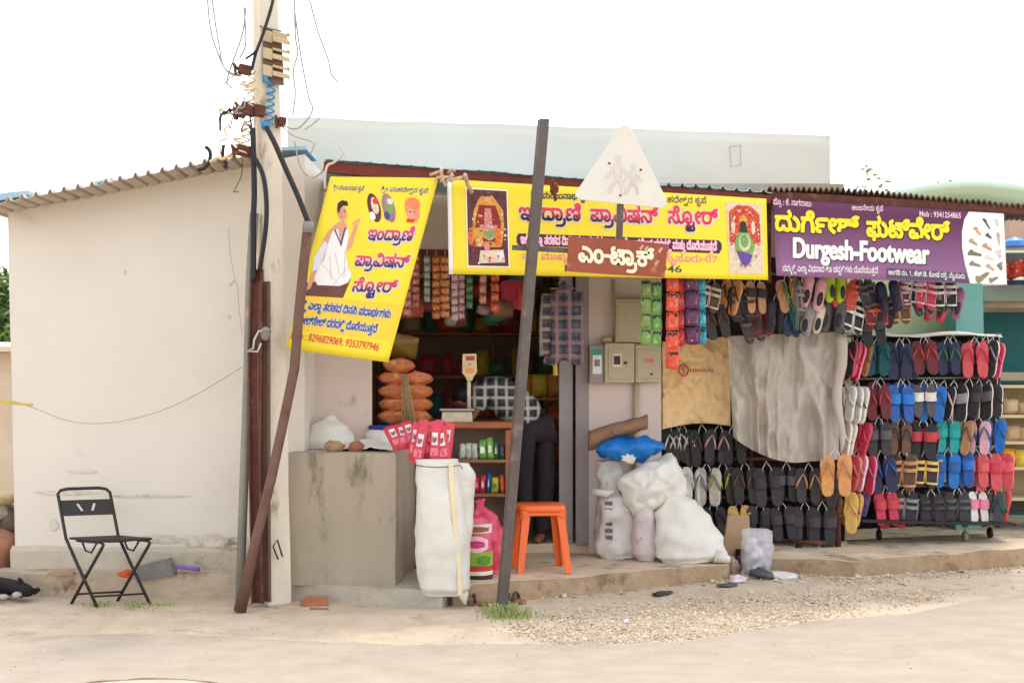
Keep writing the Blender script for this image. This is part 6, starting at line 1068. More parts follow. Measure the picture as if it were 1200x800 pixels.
# ---- back shelves in the dim room
bs = thing('wall_shelf', 'dim wooden wall shelves at the back of the provision shop', 'shelf', V(-.3, 12.9, .22))
for z in (.75, 1.2, 1.62, 2.05): mb = MB(); mb.box((-.2, 12.9, z), (2.5, .32, .03)); mb.build('plank', M_wood, bs)
for x in (-1.4, -.2, 1.0): mb = MB(); mb.box((x, 13.02, 1.2), (.04, .1, 1.9)); mb.build('upright', M_wood, bs)
r_ = rnd(11); cl = [(190, 150, 50), (200, 90, 50), (150, 60, 50), (80, 120, 90), (190, 170, 130), (110, 80, 60), (180, 60, 70), (60, 110, 120), (210, 180, 70)]
for z in (.77, 1.22, 1.64, 2.07):
    x = -1.3
    while x < .95:
        w_ = r_.uniform(.1, .2); h_ = r_.uniform(.14, .3); mb = MB(); pillow(mb, V(x + w_ / 2, 12.84, z + h_ / 2), w_, h_, .1, rot(r_.uniform(-12, 12), -6, r_.uniform(-6, 6)), int(x * 90), .008, 3, 6)
        tag(mb.build('goods_packet', cm(r_.choice(cl), .45)), 'dim colourful packet on the back shelves of the shop', 'packet', 'packets on the dim back shelves'); x += w_ + r_.uniform(.0, .05)
r_ = rnd(23)
for k in range(34):                          # stock hung close under the ceiling deep in the room
    x, y = r_.uniform(470, 655), r_.uniform(300, 372); mb = MB(); pillow(mb, P(x, y, r_.uniform(10.9, 12.2)), r_.uniform(.09, .18), r_.uniform(.12, .26), .07, rot(r_.uniform(-25, 25), 0, r_.uniform(-8, 8)), k, .008, 3, 6)
    tag(mb.build('hanging_packet', cm(r_.choice(cl + [(160, 120, 110), (130, 96, 84), (176, 150, 140)]), .4)), 'dim packet hung close under the ceiling deep in the shop', 'packet', 'packets hung deep in the dim shop')
# low side shelf of bright packs behind the man, by the jamb
g = 'bright packs low on the side shelf behind the man'
ss = thing('side_shelf', 'low side shelf of packs beside the shutter jamb', 'shelf', V(.36, 11.6, .22))
for z in (.8, 1.12, 1.42): mb = MB(); mb.box((.28, 11.6, z), (.5, .3, .025)); mb.build('plank', M_wood, ss)
for i, (x, z, c, lb) in enumerate([(.1, .82, (210, 90, 50), 'orange pack on the bottom of the side shelf'), (.24, .82, (196, 60, 50), 'red pack on the bottom of the side shelf'), (.4, .82, (206, 70, 56), 'second red pack on the bottom of the side shelf'), (.08, 1.14, (60, 120, 120), 'teal pack in the middle of the side shelf'), (.24, 1.14, (90, 130, 110), 'sage pack in the middle of the side shelf'), (.4, 1.14, (200, 60, 50), 'red pack in the middle of the side shelf'), (.1, 1.44, (200, 150, 40), 'mustard pack on the top of the side shelf'), (.25, 1.44, (206, 170, 60), 'yellow pack on the top of the side shelf'), (.4, 1.44, (190, 120, 40), 'amber pack on the top of the side shelf')]):
    mb = MB(); pillow(mb, V(x, 11.52, z + .1), .15, .2, .1, rot(6), i, .008, 3, 7); tag(mb.build('goods_packet', cm(c, .45)), lb, 'packet', g)
# ---- shirt hanging at the jamb
sh = thing('hanging_shirt', 'checked blue and red shirt on a hanger at the shutter jamb', 'shirt', P(657, 330, 10.15))
def plaid(name, c1, c2, c3, s1, s2):
    m = bpy.data.materials.new(name); m.use_nodes = True; t = m.node_tree; N = t.nodes; L = t.links; b = N['Principled BSDF']; b.inputs['Roughness'].default_value = .9; b.inputs['Specular IOR Level'].default_value = .1
    tc = N.new('ShaderNodeTexCoord'); out = None
    base = N.new('ShaderNodeRGB'); base.outputs[0].default_value = (*c1, 1); out = base.outputs[0]
    for c, s, dr, th in ((c2, s1, 'X', .68), (c2, s1, 'Z', .68), (c3, s2, 'X', .86), (c3, s2, 'Z', .86)):
        wv = N.new('ShaderNodeTexWave'); wv.bands_direction = dr; wv.inputs['Scale'].default_value = s; wv.inputs['Distortion'].default_value = .6; wv.inputs['Detail'].default_value = 1; L.new(tc.outputs['Object'], wv.inputs[0])
        r = N.new('ShaderNodeMapRange'); r.inputs[1].default_value = th - .1; r.inputs[2].default_value = th; r.inputs[4].default_value = .75; L.new(wv.outputs['Fac'], r.inputs[0])
        mx = N.new('ShaderNodeMix'); mx.data_type = 'RGBA'; L.new(r.outputs[0], mx.inputs[0]); L.new(out, mx.inputs[6]); mx.inputs[7].default_value = (*c, 1); out = mx.outputs[2]
    L.new(out, b.inputs['Base Color']); return m
M_pl1 = plaid('blue_red_check', rgb(104, 108, 118, .85), rgb(62, 66, 82), rgb(150, 116, 116), 5, 3.1)
mb = MB(); Yh = 10.15
mb.grid(lambda u, v: P(640 + 40 * u + (-3 + 6 * u) * (1 - v) + 3 * math.sin(v * 3), 425 - (93 - 20 * abs(u - .5) * 1.6) * v + 3 * math.sin(u * 9), Yh - .05 * math.sin(u * 3.1) + .025 * math.sin(u * 16 + v * 2)), 24, 24)
mb.build('shirt_body', M_pl1, sh, solid=.012)
for sx, a in ((-1, (643, 345)), (1, (676, 342))):
    mb = MB(); mb.tube([P(a[0], a[1], Yh), P(a[0] + sx * 2 - 2, a[1] + 30, Yh - .02), P(a[0] + sx * 3 - 2, a[1] + 72, Yh - .02)], [.055, .05, .042], 10, flat=.6); mb.build('sleeve', plaid('red_check', rgb(112, 92, 94, .8), rgb(66, 62, 76), rgb(160, 150, 146), 6, 3.4) if sx < 0 else M_pl1, sh)
mb = MB(); mb.tube([P(656, 322, Yh), P(658, 318, Yh), P(660, 322, Yh), P(658, 330, Yh), P(645, 338, Yh), P(674, 338, Yh), P(658, 330, Yh)], .005, 5); mb.build('hanger', M_wire, sh)
mb = MB(); mb.tube([P(650, 418, 10.5), P(651, 440, 10.5)], .02, 6); tag(mb.build('yellow_tag', cm((216, 180, 80))), 'narrow yellow strip hanging below the checked shirt', 'strip')
# ---------------------------------------------------------------- man bending over inside the doorway
def skin(name, verts, edges, radii, m, parent=None, sub=2, rootv=0):
    me = bpy.data.meshes.new(name); me.from_pydata([tuple(v) for v in verts], edges, []); o = bpy.data.objects.new(name, me); col.objects.link(o)
    q = o.modifiers.new('skin', 'SKIN'); q.use_smooth_shade = True
    for i, r in enumerate(radii):
        s = me.skin_vertices[0].data[i]; s.radius = r if isinstance(r, tuple) else (r, r); s.use_root = (i == rootv)
    q = o.modifiers.new('sub', 'SUBSURF'); q.levels = sub; q.render_levels = sub
    bpy.context.view_layer.update(); dg = bpy.context.evaluated_depsgraph_get(); nm = bpy.data.meshes.new_from_object(o.evaluated_get(dg)); nm.name = name
    bpy.data.objects.remove(o); bpy.data.meshes.remove(me); o = bpy.data.objects.new(name, nm); col.objects.link(o); nm.materials.append(m)
    for f in nm.polygons: f.use_smooth = True
    if parent: o.parent = parent; o.matrix_parent_inverse = parent_world(parent).inverted()
    return o
MY = 10.75; fz = .22
man = thing('person', 'man in a dark checked shirt and dark trousers bending forward inside the doorway', 'person', V(P(625, HZ, MY).x, MY, fz))
def Q(px, py, dy=0): return P(px, py, MY + dy)
M_sk = mat('brown_skin', rgb(150, 100, 78, .8), .55, .08, 12, sub=.05)
pel = Q(626, 495)
Vx = [pel, Q(606, 477, -.03), Q(584, 461, -.06), Q(562, 451, -.1), Q(552, 455, -.13), Q(546, 463, -.17),   # spine, neck, head base
      Q(541, 472, -.18), Q(540, 479, -.2),                                                                # head
      Q(563, 460, -.22), Q(557, 482, -.32), Q(548, 492, -.46),                                            # near arm
      Q(566, 452, .1), Q(552, 480, .08), Q(541, 492, .0),                                                # far arm
      Q(615, 503, -.1), Q(613, 560, -.12), Q(614, 628, -.1), Q(608, 636, -.2),                           # legs
      Q(636, 503, .1), Q(640, 560, .08), Q(634, 628, .06), Q(628, 634, -.06)]
E_ = [(0, 1), (1, 2), (2, 3), (3, 4), (4, 5), (5, 6), (6, 7), (3, 8), (8, 9), (9, 10), (3, 11), (11, 12), (12, 13), (0, 14), (14, 15), (15, 16), (16, 17), (0, 18), (18, 19), (19, 20), (20, 21)]
Rd = [.08, .05, .05, .05, .05, .075, .09, .06, .04, .04, .038, .04, .04, .038, .06, .06, .042, .035, .06, .06, .042, .035]
skin('body', Vx, E_, Rd, M_sk, man)
S_ = [Vx[i] for i in (0, 1, 2, 3, 8, 9, 11, 12)]; S_[0] = pel + V(.03, -.02, .0)
skin('shirt', S_, [(0, 1), (1, 2), (2, 3), (3, 4), (4, 5), (3, 6), (6, 7)], [.165, .175, .185, .175, .09, .075, .09, .075], plaid('dark_check', rgb(84, 82, 86, .85), rgb(52, 52, 58), rgb(190, 186, 180), 4.2, 3.6), man)
T_ = [Vx[i] for i in (0, 14, 15, 16, 18, 19, 20)]; T_[0] = pel + V(0, .03, -.09)
skin('trousers', T_, [(0, 1), (1, 2), (2, 3), (0, 4), (4, 5), (5, 6)], [.13, .11, .085, .07, .11, .085, .07], mat('dark_trousers', rgb(58, 50, 54, .7), .9, .15, 8), man)
mb = MB(); mb.blob(Q(543, 465, -.18) + V(0, 0, .015), (.1, .095, .095), 12, 8, None, .12, 3); mb.build('hair', mat('black_hair', rgb(36, 30, 30, .6), .6, .3, 40), man)
for i, a in ((10, 0), (13, 1)):                # hands resting on the goods: five separate curled fingers each
    mb = MB(); h = Vx[i]
    for k in range(4): f = h + V(-.03, -.03 + .02 * k, -.01); mb.tube([f, f + V(-.035, 0, -.012), f + V(-.06, 0, -.035 - .003 * k)], [.011, .01, .007], 6)
    mb.tube([h + V(0, -.03, 0), h + V(-.02, -.06, -.01), h + V(-.045, -.065, -.025)], [.013, .011, .008], 6); mb.build('fingers', M_sk, man)
# ---------------------------------------------------------------- slippers: prototypes in local space (hook at the origin, toes up, facing -y)
SO = [(0, -.028), (.028, -.034), (.044, -.058), (.05, -.09), (.047, -.13), (.04, -.18), (.041, -.23), (.034, -.272), (.015, -.288), (-.012, -.287), (-.032, -.27), (-.039, -.23), (-.038, -.18), (-.044, -.13), (-.046, -.09), (-.036, -.05), (-.018, -.031)]
PROTO = {}
def proto(kind):
    if kind in PROTO: return PROTO[kind]
    out = []
    def keep(name, mb, slots):
        me = bpy.data.meshes.new(name); me.from_pydata(mb.v, [], mb.f); me.polygons.foreach_set('material_index', mb.m); me.polygons.foreach_set('use_smooth', mb.sm)
        for s in slots: me.materials.append(None)
        out.append((name, me, slots))
    for sg in (-1, 1):
        cx = sg * .053; mb = MB(); pts = [(cx + sg * x, z) for x, z in SO]
        if sg < 0: pts = pts[::-1]
        n = len(pts)
        def ring(y, k): return [V(cx + (x - cx) * k, y + .012 * math.sin((z + .16) * 11), -.16 + (z + .16) * (k * .5 + .5)) for x, z in pts]
        fr, fe, bk = ring(-.008, .93), ring(-.003, 1), ring(.014, .98)
        if kind == 'shoe': bk = ring(.012, .96)
        mb.mats = [0, 1]; mb.cur = 0; mb.add(fr, [tuple(range(n))][::1]); mb.smooth = True
        mb.cur = 1; mb.rings([bk, fe], False); mb.cur = 0; mb.rings([fe, fr], False); mb.smooth = False; mb.cur = 1; mb.add(bk, [tuple(reversed(range(n)))])
        keep('sole', mb, ('top', 'edge'))
        mb = MB(); mb.mats = [0]; mb.cur = 0
        if kind == 'flip':
            h = [V(cx - sg * .004 + .018 * k, -.03, -.105) for k in (-1, 1)]; g_ = [V(cx + .036 * k, -.03, -.145) for k in (-1, 1)]; e_ = [V(cx + .043 * k, -.006, -.18) for k in (-1, 1)]
            mb.tube([e_[0], g_[0], h[0], V(cx - sg * .008, -.012, -.075), h[1], g_[1], e_[1]], [.006, .008, .007, .005, .007, .008, .006], 6)
        elif kind in ('slide', 'sandal'):
            bands = [(-.085, -.155)] if kind == 'slide' else [(-.075, -.1), (-.125, -.15), (-.235, -.25)]
            for z0, z1 in bands:
                mb.grid(lambda u, v: V(cx - .049 * math.cos(math.pi * u), -.004 - .034 * math.sin(math.pi * u) ** .7, z0 + (z1 - z0) * v - .01 * math.sin(math.pi * u)), 10, 3)
            if kind == 'sandal':
                for k in (-1, 1): mb.tube([V(cx + k * .046, -.008, -.078), V(cx + k * .05, -.01, -.14), V(cx + k * .046, -.01, -.2), V(cx + k * .044, -.008, -.248)], .005, 5)
        elif kind == 'shoe':
            def up(u, v): a = math.pi * u; t = v; z = -.03 - .25 * t; w_ = .047 * (1 - .2 * t) * min(1, .35 + 4 * t) * min(1, .5 + 3 * (1 - t)); return V(cx - w_ * math.cos(a), -.004 - (.052 - .012 * t) * math.sin(a) ** .8 * min(1, .25 + 5 * t) * min(1, .3 + 4 * (1 - t)), z)
            mb.grid(up, 10, 14)
        keep('strap' if kind != 'shoe' else 'upper', mb, ('strap',))
        if kind == 'shoe':
            mb = MB(); mb.mats = [0]; mb.blob((cx, -.047, -.2), (.024, .012, .055), 10, 6); keep('opening', mb, ('open',))
    mb = MB(); mb.mats = [0]
    mb.tube([V(-.03, -.012, -.052), V(-.026, -.014, -.03), V(-.012, -.006, -.01), V(0, 0, .012), V(.012, -.006, -.01), V(.026, -.014, -.03), V(.03, -.012, -.052)], .0032, 5)
    keep('hanger', mb, ('hang',)); PROTO[kind] = out; return out
M_hang = mat('white_hanger_plastic', rgb(226, 224, 222, .9), .4, .03, 9)
CC = dict(red=(206, 58, 66), pink=(236, 120, 150), crimson=(216, 50, 78), black=(52, 48, 50), dark=(66, 60, 62), navy=(44, 48, 84), blue=(38, 92, 178), sky=(32, 116, 210), teal=(24, 164, 164), dteal=(24, 92, 100), green=(44, 128, 72), white=(226, 220, 212), cream=(220, 204, 186), tan=(206, 146, 96), orange=(238, 158, 86), yellow=(238, 186, 92), brown=(112, 76, 60), maroon=(122, 44, 50), grey=(140, 138, 140), dgrey=(88, 86, 90), lime=(172, 206, 40), salmon=(232, 84, 92), mauve=(150, 96, 124), violet=(96, 84, 150), coral=(226, 84, 64), rose=(228, 170, 180))
def sm(c):
    g_ = sum(CC[c]) / 3 + 6; return mat('rubber_' + c, rgb(*(q * .86 + g_ * .14 for q in CC[c]), .92), .6, .18, 40, .12, 160, c2=rgb(*(q * .7 + 40 for q in CC[c]), .9), c2amt=.04, c2scale=30)
def pair(px, py, Y, kind, top, edge, strap, label, group, yaw=0, s=1.12, roll=0, hang=True):
    s *= 1.0
    r = bpy.data.objects.new('slipper_pair' if kind != 'shoe' else 'shoe_pair', None); r.empty_display_size = .05; col.objects.link(r)
    q_ = rnd(int(px * 13 + py * 7)); s *= q_.uniform(.9, 1.07); roll += q_.uniform(-5, 5); yaw += q_.uniform(-13, 13)
    r.location = P(px + q_.uniform(-1.2, 1.2), py + q_.uniform(-1, 2), Y); r.rotation_euler = (R(-4 + q_.uniform(-5, 3)), R(roll), R(yaw)); r.scale = (s * 1.03, s, s * 1.1); tag(r, label, 'slippers' if kind != 'shoe' else 'shoes', group); LOCAL.add(r.name)
    mm = dict(top=sm(top), edge=sm(edge), strap=sm(strap), hang=M_hang, open=sm('black'))
    for name, me, slots in proto(kind):
        if name == 'hanger' and not hang: continue
        o = bpy.data.objects.new(name, me); col.objects.link(o); o.parent = r
        for i, sl_ in enumerate(slots): o.material_slots[i].link = 'OBJECT'; o.material_slots[i].material = mm[sl_]
    return r
ORD = ['nearest', 'second', 'third', 'fourth', 'fifth', 'sixth', 'seventh', 'eighth', 'ninth', 'tenth', 'eleventh', 'twelfth', 'thirteenth', 'fourteenth']
# ---- the corner slipper rack (faces the road, runs away from the corner post)
def RY(px): return 11.12 + (px - 990) * .0021
GR = 'slipper pairs hung on the big corner rack'
rowsR = [
 ('top row', 397, [
  (992, -62, 'flip', 'dark', 'crimson', 'crimson', 'dark soled pair with red edge'), (999, -60, 'flip', 'pink', 'crimson', 'red', 'pink pair with red edge'), (1005, -60, 'flip', 'crimson', 'pink', 'red', 'red pair with pink edge'), (1012, -58, 'flip', 'tan', 'brown', 'brown', 'tan pair'),
  (1028, 0, 'flip', 'dteal', 'white', 'dteal', 'dark teal pair with white edge'), (1054, 4, 'flip', 'navy', 'white', 'navy', 'navy pair with white edge'), (1082, -4, 'flip', 'maroon', 'white', 'red', 'maroon pair with white edge'), (1111, 6, 'flip', 'navy', 'green', 'green', 'green edged pair'), (1141, -10, 'flip', 'salmon', 'red', 'crimson', 'salmon pair with red straps'), (1156, -48, 'flip', 'dark', 'white', 'grey', 'black pair with white edge'), (1163, -55, 'flip', 'crimson', 'pink', 'crimson', 'crimson pair at the rack end')]),
 ('second row', 447, [
  (990, -55, 'flip', 'white', 'white', 'cream', 'white pair'), (998, -55, 'flip', 'cream', 'white', 'grey', 'cream pair'), (1006, -55, 'flip', 'white', 'cream', 'dark', 'white pair with dark straps'),
  (1025, -12, 'flip', 'maroon', 'black', 'red', 'black edged dark red pair'), (1056, 8, 'slide', 'blue', 'blue', 'sky', 'blue slides'), (1082, 0, 'slide', 'dgrey', 'grey', 'white', 'black and white speckled slides'), (1094, -30, 'flip', 'sky', 'blue', 'blue', 'bright blue pair'), (1108, -38, 'flip', 'black', 'white', 'rose', 'black pair with pale strap and white edge'), (1119, -40, 'slide', 'black', 'white', 'grey', 'black slides with white edge'), (1137, -42, 'slide', 'black', 'white', 'dark', 'all black slides with white edge'), (1148, -42, 'slide', 'black', 'cream', 'dgrey', 'black slides with cream edge'), (1158, -50, 'flip', 'dark', 'white', 'black', 'dark pair at the rack end')]),
 ('third row', 490, [
  (988, -55, 'flip', 'cream', 'white', 'cream', 'cream pair'), (995, -55, 'flip', 'white', 'cream', 'white', 'plain white pair'), (1010, -55, 'flip', 'crimson', 'crimson', 'red', 'crimson pair'),
  (1030, -8, 'slide', 'dark', 'navy', 'dgrey', 'charcoal slides with navy edge'), (1057, -8, 'flip', 'brown', 'black', 'dark', 'dark brown pair'), (1082, -16, 'slide', 'black', 'white', 'red', 'black slides with red band and white edge'), (1113, 6, 'slide', 'teal', 'teal', 'teal', 'turquoise slides'), (1129, -40, 'flip', 'tan', 'brown', 'brown', 'tan pair behind the turquoise slides'), (1146, -20, 'flip', 'rose', 'blue', 'blue', 'blue and pink pair'), (1163, -50, 'flip', 'sky', 'navy', 'blue', 'blue pair at the rack end')]),
 ('fourth row', 528, [
  (980, -14, 'flip', 'orange', 'orange', 'tan', 'big orange pair', 1.2), (994, -55, 'flip', 'crimson', 'red', 'red', 'red pair'), (1000, -55, 'flip', 'orange', 'tan', 'tan', 'orange pair'), (1006, -55, 'flip', 'pink', 'white', 'pink', 'pink pair'), (1013, -50, 'flip', 'crimson', 'pink', 'mauve', 'crimson pair with pink edge'),
  (1031, -20, 'flip', 'navy', 'white', 'blue', 'navy pair with white edge'), (1059, -20, 'sandal', 'brown', 'white', 'tan', 'brown sandals with white edge'), (1085, 0, 'sandal', 'black', 'brown', 'yellow', 'dark sandals with yellow trim'), (1112, 0, 'slide', 'sky', 'sky', 'blue', 'bright blue slides'), (1126, -26, 'slide', 'blue', 'sky', 'sky', 'second blue slides'), (1144, -24, 'slide', 'salmon', 'white', 'salmon', 'salmon slides'), (1155, -28, 'slide', 'salmon', 'rose', 'crimson', 'salmon slides with crimson band'), (1164, -30, 'slide', 'crimson', 'rose', 'salmon', 'crimson slides'), (1172, -34, 'slide', 'salmon', 'salmon', 'salmon', 'salmon slides at the rack end')]),
 ('bottom row', 573, [
  (988, -20, 'flip', 'yellow', 'yellow', 'yellow', 'big yellow pair', 1.25), (1001, -55, 'flip', 'yellow', 'tan', 'mauve', 'yellow pair with mauve straps'), (1012, -40, 'flip', 'violet', 'navy', 'mauve', 'small violet pair', .8),
  (1037, 0, 'slide', 'crimson', 'red', 'red', 'red slides'), (1062, 0, 'sandal', 'black', 'black', 'grey', 'black sandals with a grey buckle'), (1090, 0, 'sandal', 'black', 'dark', 'dark', 'plain black sandals'), (1120, -4, 'sandal', 'dark', 'black', 'dgrey', 'black sandals with charcoal straps'), (1147, 10, 'slide', 'white', 'crimson', 'pink', 'pink slides with white footbed'), (1163, -45, 'flip', 'dgrey', 'dteal', 'dteal', 'grey pair with teal edge'), (1172, -50, 'flip', 'coral', 'crimson', 'green', 'coral pair at the rack end')])]
for rn, py, items in rowsR:
    for i, it in enumerate(items):
        px, yaw, kind, a, b, c, d = it[:7]; s_ = it[7] if len(it) > 7 else 1.12
        pair(px, py - 2 + (i % 3) - (px - 1000) * .012 * (1 if py > 450 else .3), RY(px) - .12 - (.25 if px < 986 and py > 520 else 0), kind, a, b, c, '%s, %s from the post, corner rack %s' % (d, ORD[i], rn), GR, yaw, s_, (i * 7 % 5 - 2) * 1.3)
        if -20 < yaw < 20 and px > 1020:
            pair(px + 6, py - 3, RY(px) + .0, kind, a, b, c, 'hidden twin behind the %s, corner rack %s' % (d, rn), GR, yaw - 10, s_, 2)
rk = thing('slipper_rack', 'black metal slipper rack on castors at the corner, five rows tall', 'rack', P(1085, 633, 11.45))
def bar(mb, a, b, r=.014): mb.tube([a, b], r, 6)
for px in (1000, 1170):
    for dy in (0, .3): mb = MB(); bar(mb, P(px, 391, RY(px) + dy), P(px, 612, RY(px) + dy), .018); mb.build('upright', M_black, rk)
for py in (394, 444, 487, 525, 570): mb = MB(); bar(mb, P(985, py, RY(985) + .02), P(1173, py - 2, RY(1173) + .02), .010); mb.build('hanging_bar', M_gpipe, rk)
mb = MB(); a, b = P(1003, 609, RY(1003)), P(1176, 612, RY(1176)); mb.hexa([a + V(0, -.2, 0), b + V(0, -.3, 0), b + V(0, -.3, .025), a + V(0, -.2, .025)], [a + V(0, .4, 0), b + V(0, .4, 0), b + V(0, .4, .025), a + V(0, .4, .025)]); mb.build('base_shelf', M_black, rk)
mb = MB(); a, b = P(998, 392, RY(998) + .3), P(1172, 392, RY(1172) + .3); a2, b2 = P(998, 620, RY(998) + .3), P(1172, 612, RY(1172) + .3); mb.add([a, b, b2, a2], [(0, 1, 2, 3)]); mb.build('rack_shade_sheet', mat('rack_shade_black', rgb(44, 40, 42, .8), .95, .2, 6), rk)  # added black sheet, paints the dark shop behind the hung pairs
for px, Yk in ((1131, 11.3), (1160, 11.55), (1030, 11.4)):
    mb = MB(); q = P(px, 612, Yk); wz = .21; mb.tube([V(q.x - .015, q.y, wz), V(q.x + .015, q.y, wz)], .045, 12); mb.tube([q, V(q.x, q.y, wz + .03)], .012, 6); mb.build('castor', M_gpipe if px == 1131 else M_black, rk)
mb = MB()
def cov(u, v):
    px = 986 + 184 * u; Yk = RY(px) - .1 + .4 * v; q = P(px, 391, RY(px)); return V(q.x, Yk, q.z + .012 * math.sin(u * 11) + .012 * noise.noise(V(u * 9, v * 4, 0)) - .02 * max(0, .15 - v) / .15)
mb.grid(cov, 30, 6); mb.grid(lambda u, v: P(1170 + 1.5 * math.sin(v * 6), 390 + 80 * v, RY(1170) - .16 + .25 * u), 3, 10)
tag(mb.build('rack_cover', M_cloth, solid=.006), 'white cloth laid over the top of the corner slipper rack', 'cloth')
# ---- the long rack under the sheets
def LY(px): return 11.25 - (px - 775) * .0012
lr = thing('slipper_rack', 'rusty brown slipper rack with low rows half hidden by hanging sheets', 'rack', P(982, 640, 11.0))
mb = MB(); bar(mb, P(983, 470, 10.93), P(982, 640, 10.93), .026); mb.build('corner_post', M_rust, lr)
for px in (778, 880): mb = MB(); bar(mb, P(px, 400, LY(px) + .1), P(px, 640, LY(px) + .1), .018); mb.build('upright', M_rust, lr)
for y0, y1 in ((537, 538), (581, 586), (629, 636)):
    mb = MB(); bar(mb, P(776, y0, LY(776)), P(983, y1, 10.95), .017); mb.build('hanging_bar', M_rust, lr)
mb = MB(); bar(mb, P(776, 397, LY(776)), P(985, 391, 10.95), .014); mb.build('top_bar', M_rust, lr)
mb = MB(); mb.add([P(775, 500, 11.5), P(990, 500, 11.4), P(990, 634, 11.4), P(775, 626, 11.5)], [(0, 1, 2, 3)]); mb.build('rack_shade_sheet', mat('rack_shade_black', (0, 0, 0)), lr)  # black sheet coloured as the shade behind the low rows
mb = MB()
for px, py in ((936, 641), (966, 641)): q = P(px, py, 10.85); mb = MB(); mb.tube([q + V(0, 0, .06), q + V(0, 0, .0)], .016, 7); mb.blob(q + V(0, 0, -.0), (.03, .02, .03), 8, 6); mb.build('castor', M_black, lr)
mb = MB(); bar(mb, P(938, 634, 10.75), P(968, 636, 10.75), .016); mb.build('foot_bar', M_rust, lr)
GL = 'dark slipper pairs hung on the long low rack'
rowsL = [('top row', 400, [(870, 10, 'slide', 'tan', 'brown', 'brown', 'tan slides behind the plastic sheet'), (893, -8, 'flip', 'brown', 'dark', 'maroon', 'brown pair behind the plastic sheet'), (916, 6, 'slide', 'tan', 'tan', 'cream', 'light tan slides behind the plastic sheet'), (940, -6, 'slide', 'teal', 'dteal', 'teal', 'teal slides behind the plastic sheet'), (963, -10, 'flip', 'white', 'grey', 'dark', 'white pair behind the plastic sheet')]),
 ('second row', 448, [(876, 6, 'slide', 'brown', 'brown', 'tan', 'brown slides behind the plastic sheet'), (899, -8, 'flip', 'tan', 'brown', 'black', 'tan pair behind the plastic sheet'), (922, 6, 'slide', 'maroon', 'dark', 'brown', 'maroon slides behind the plastic sheet'), (945, -6, 'slide', 'dteal', 'dteal', 'grey', 'dark teal slides behind the plastic sheet'), (966, -10, 'flip', 'black', 'grey', 'white', 'black pair behind the plastic sheet')]),
 ('upper row', 497, [(788, 10, 'flip', 'black', 'dark', 'white', 'black pair with white straps'), (800, -8, 'flip', 'dark', 'black', 'cream', 'charcoal pair with cream straps'), (822, 6, 'flip', 'black', 'black', 'brown', 'black pair with brown straps'), (842, -6, 'flip', 'dark', 'black', 'rose', 'dark pair with pink straps'), (858, -10, 'flip', 'black', 'dark', 'dark', 'black pair')]),
 ('middle row', 541, [(793, 0, 'slide', 'black', 'black', 'dark', 'black slides'), (813, 8, 'flip', 'white', 'white', 'white', 'white soled pair'), (829, -30, 'flip', 'cream', 'white', 'grey', 'cream pair turned aside'), (846, 4, 'flip', 'dark', 'black', 'lime', 'dark pair with lime straps'), (873, -6, 'flip', 'black', 'dark', 'brown', 'black pair with brown straps'), (899, 0, 'slide', 'dark', 'black', 'dark', 'charcoal slides'), (922, 0, 'slide', 'black', 'black', 'dgrey', 'black slides with grey band'), (948, 3, 'flip', 'dark', 'black', 'tan', 'charcoal pair with tan straps'), (968, -20, 'slide', 'dark', 'navy', 'dark', 'navy edged slides')]),
 ('lower row', 586, [(806, 0, 'slide', 'dark', 'black', 'black', 'dark slides behind the sacks'), (836, 0, 'flip', 'black', 'dark', 'black', 'black pair behind the card box'), (866, 0, 'slide', 'yellow', 'yellow', 'yellow', 'yellow slides', .95), (891, 0, 'slide', 'dark', 'black', 'black', 'charcoal slides'), (916, 3, 'slide', 'black', 'dark', 'dark', 'black slides'), (942, -3, 'slide', 'dark', 'black', 'dark', 'dark grey slides'), (964, -12, 'slide', 'black', 'black', 'dark', 'black slides nearest the post')])]
for rn, py, items in rowsL:
    for i, it in enumerate(items):
        px, yaw, kind, a, b, c, d = it[:7]; pair(px, py + (px - 780) * .012, LY(px) + (.1 if py < 450 else -.1), kind, a, b, c, '%s, %s from the pillar, long rack %s' % (d, ORD[i], rn), GL, yaw, it[7] if len(it) > 7 else 1.12, (i * 5 % 4 - 1.5))
# ---- sheets over the long rack
M_tan = mat('tan_woven_sheet', rgb(240, 204, 150, .97), .6, .08, 5, .6, 13, spec=.35, c2=rgb(206, 168, 122), c2amt=.14, c2scale=5)
tsn = thing('tan_sheet', 'creased tan sheet with a faded red emblem hanging over the long rack', 'sheet', P(816, 500, 10.98))
TPL = Plane(V(1.5, 11.0, 0), V(.1, -1, 0))
def tan_(u, v):
    x = 776 + 80 * u; y = (400 - 6 * u) * v + (503 - 4 * u) * (1 - v) - 5 * math.sin(u * 3.1) * (1 - v); return TPL.at(x, y, .018 * math.sin(u * 9 + v * 5) * (1 - .4 * v) + .085 * (.3 - abs(noise.noise(V(u * 3.3 + 1, v * 4.4, 7)))) + .045 * (.3 - abs(noise.noise(V(u * 8 + 1, v * 9, 3)))) + .02 * noise.noise(V(u * 3, v * 5, 2)) + .01 * noise.noise(V(u * 9, v * 12, 5)))
mb = MB(); mb.grid(tan_, 60, 70); tso = mb.build('sheet', M_tan, tsn, solid=.004)
mb = MB(); M_fr = mat('faded_red_ink', rgb(196, 84, 74, .9), .7); ring = [(801 + 5.4 * math.cos(a), 433.5 + 6.6 * math.sin(a)) for a in (2 * math.pi * k / 20 for k in range(20))]
mb.tube([TPL.at(x, y, .075) for x, y in ring], .007, 5, True); mb.tube([TPL.at(x, y, .075) for x, y in ((803, 430), (800, 430), (799.8, 433), (802.5, 434), (802, 437), (799, 437))], .006, 5)
mb.build('emblem', M_fr, tso)
mb = MB(); r_ = rnd(9)
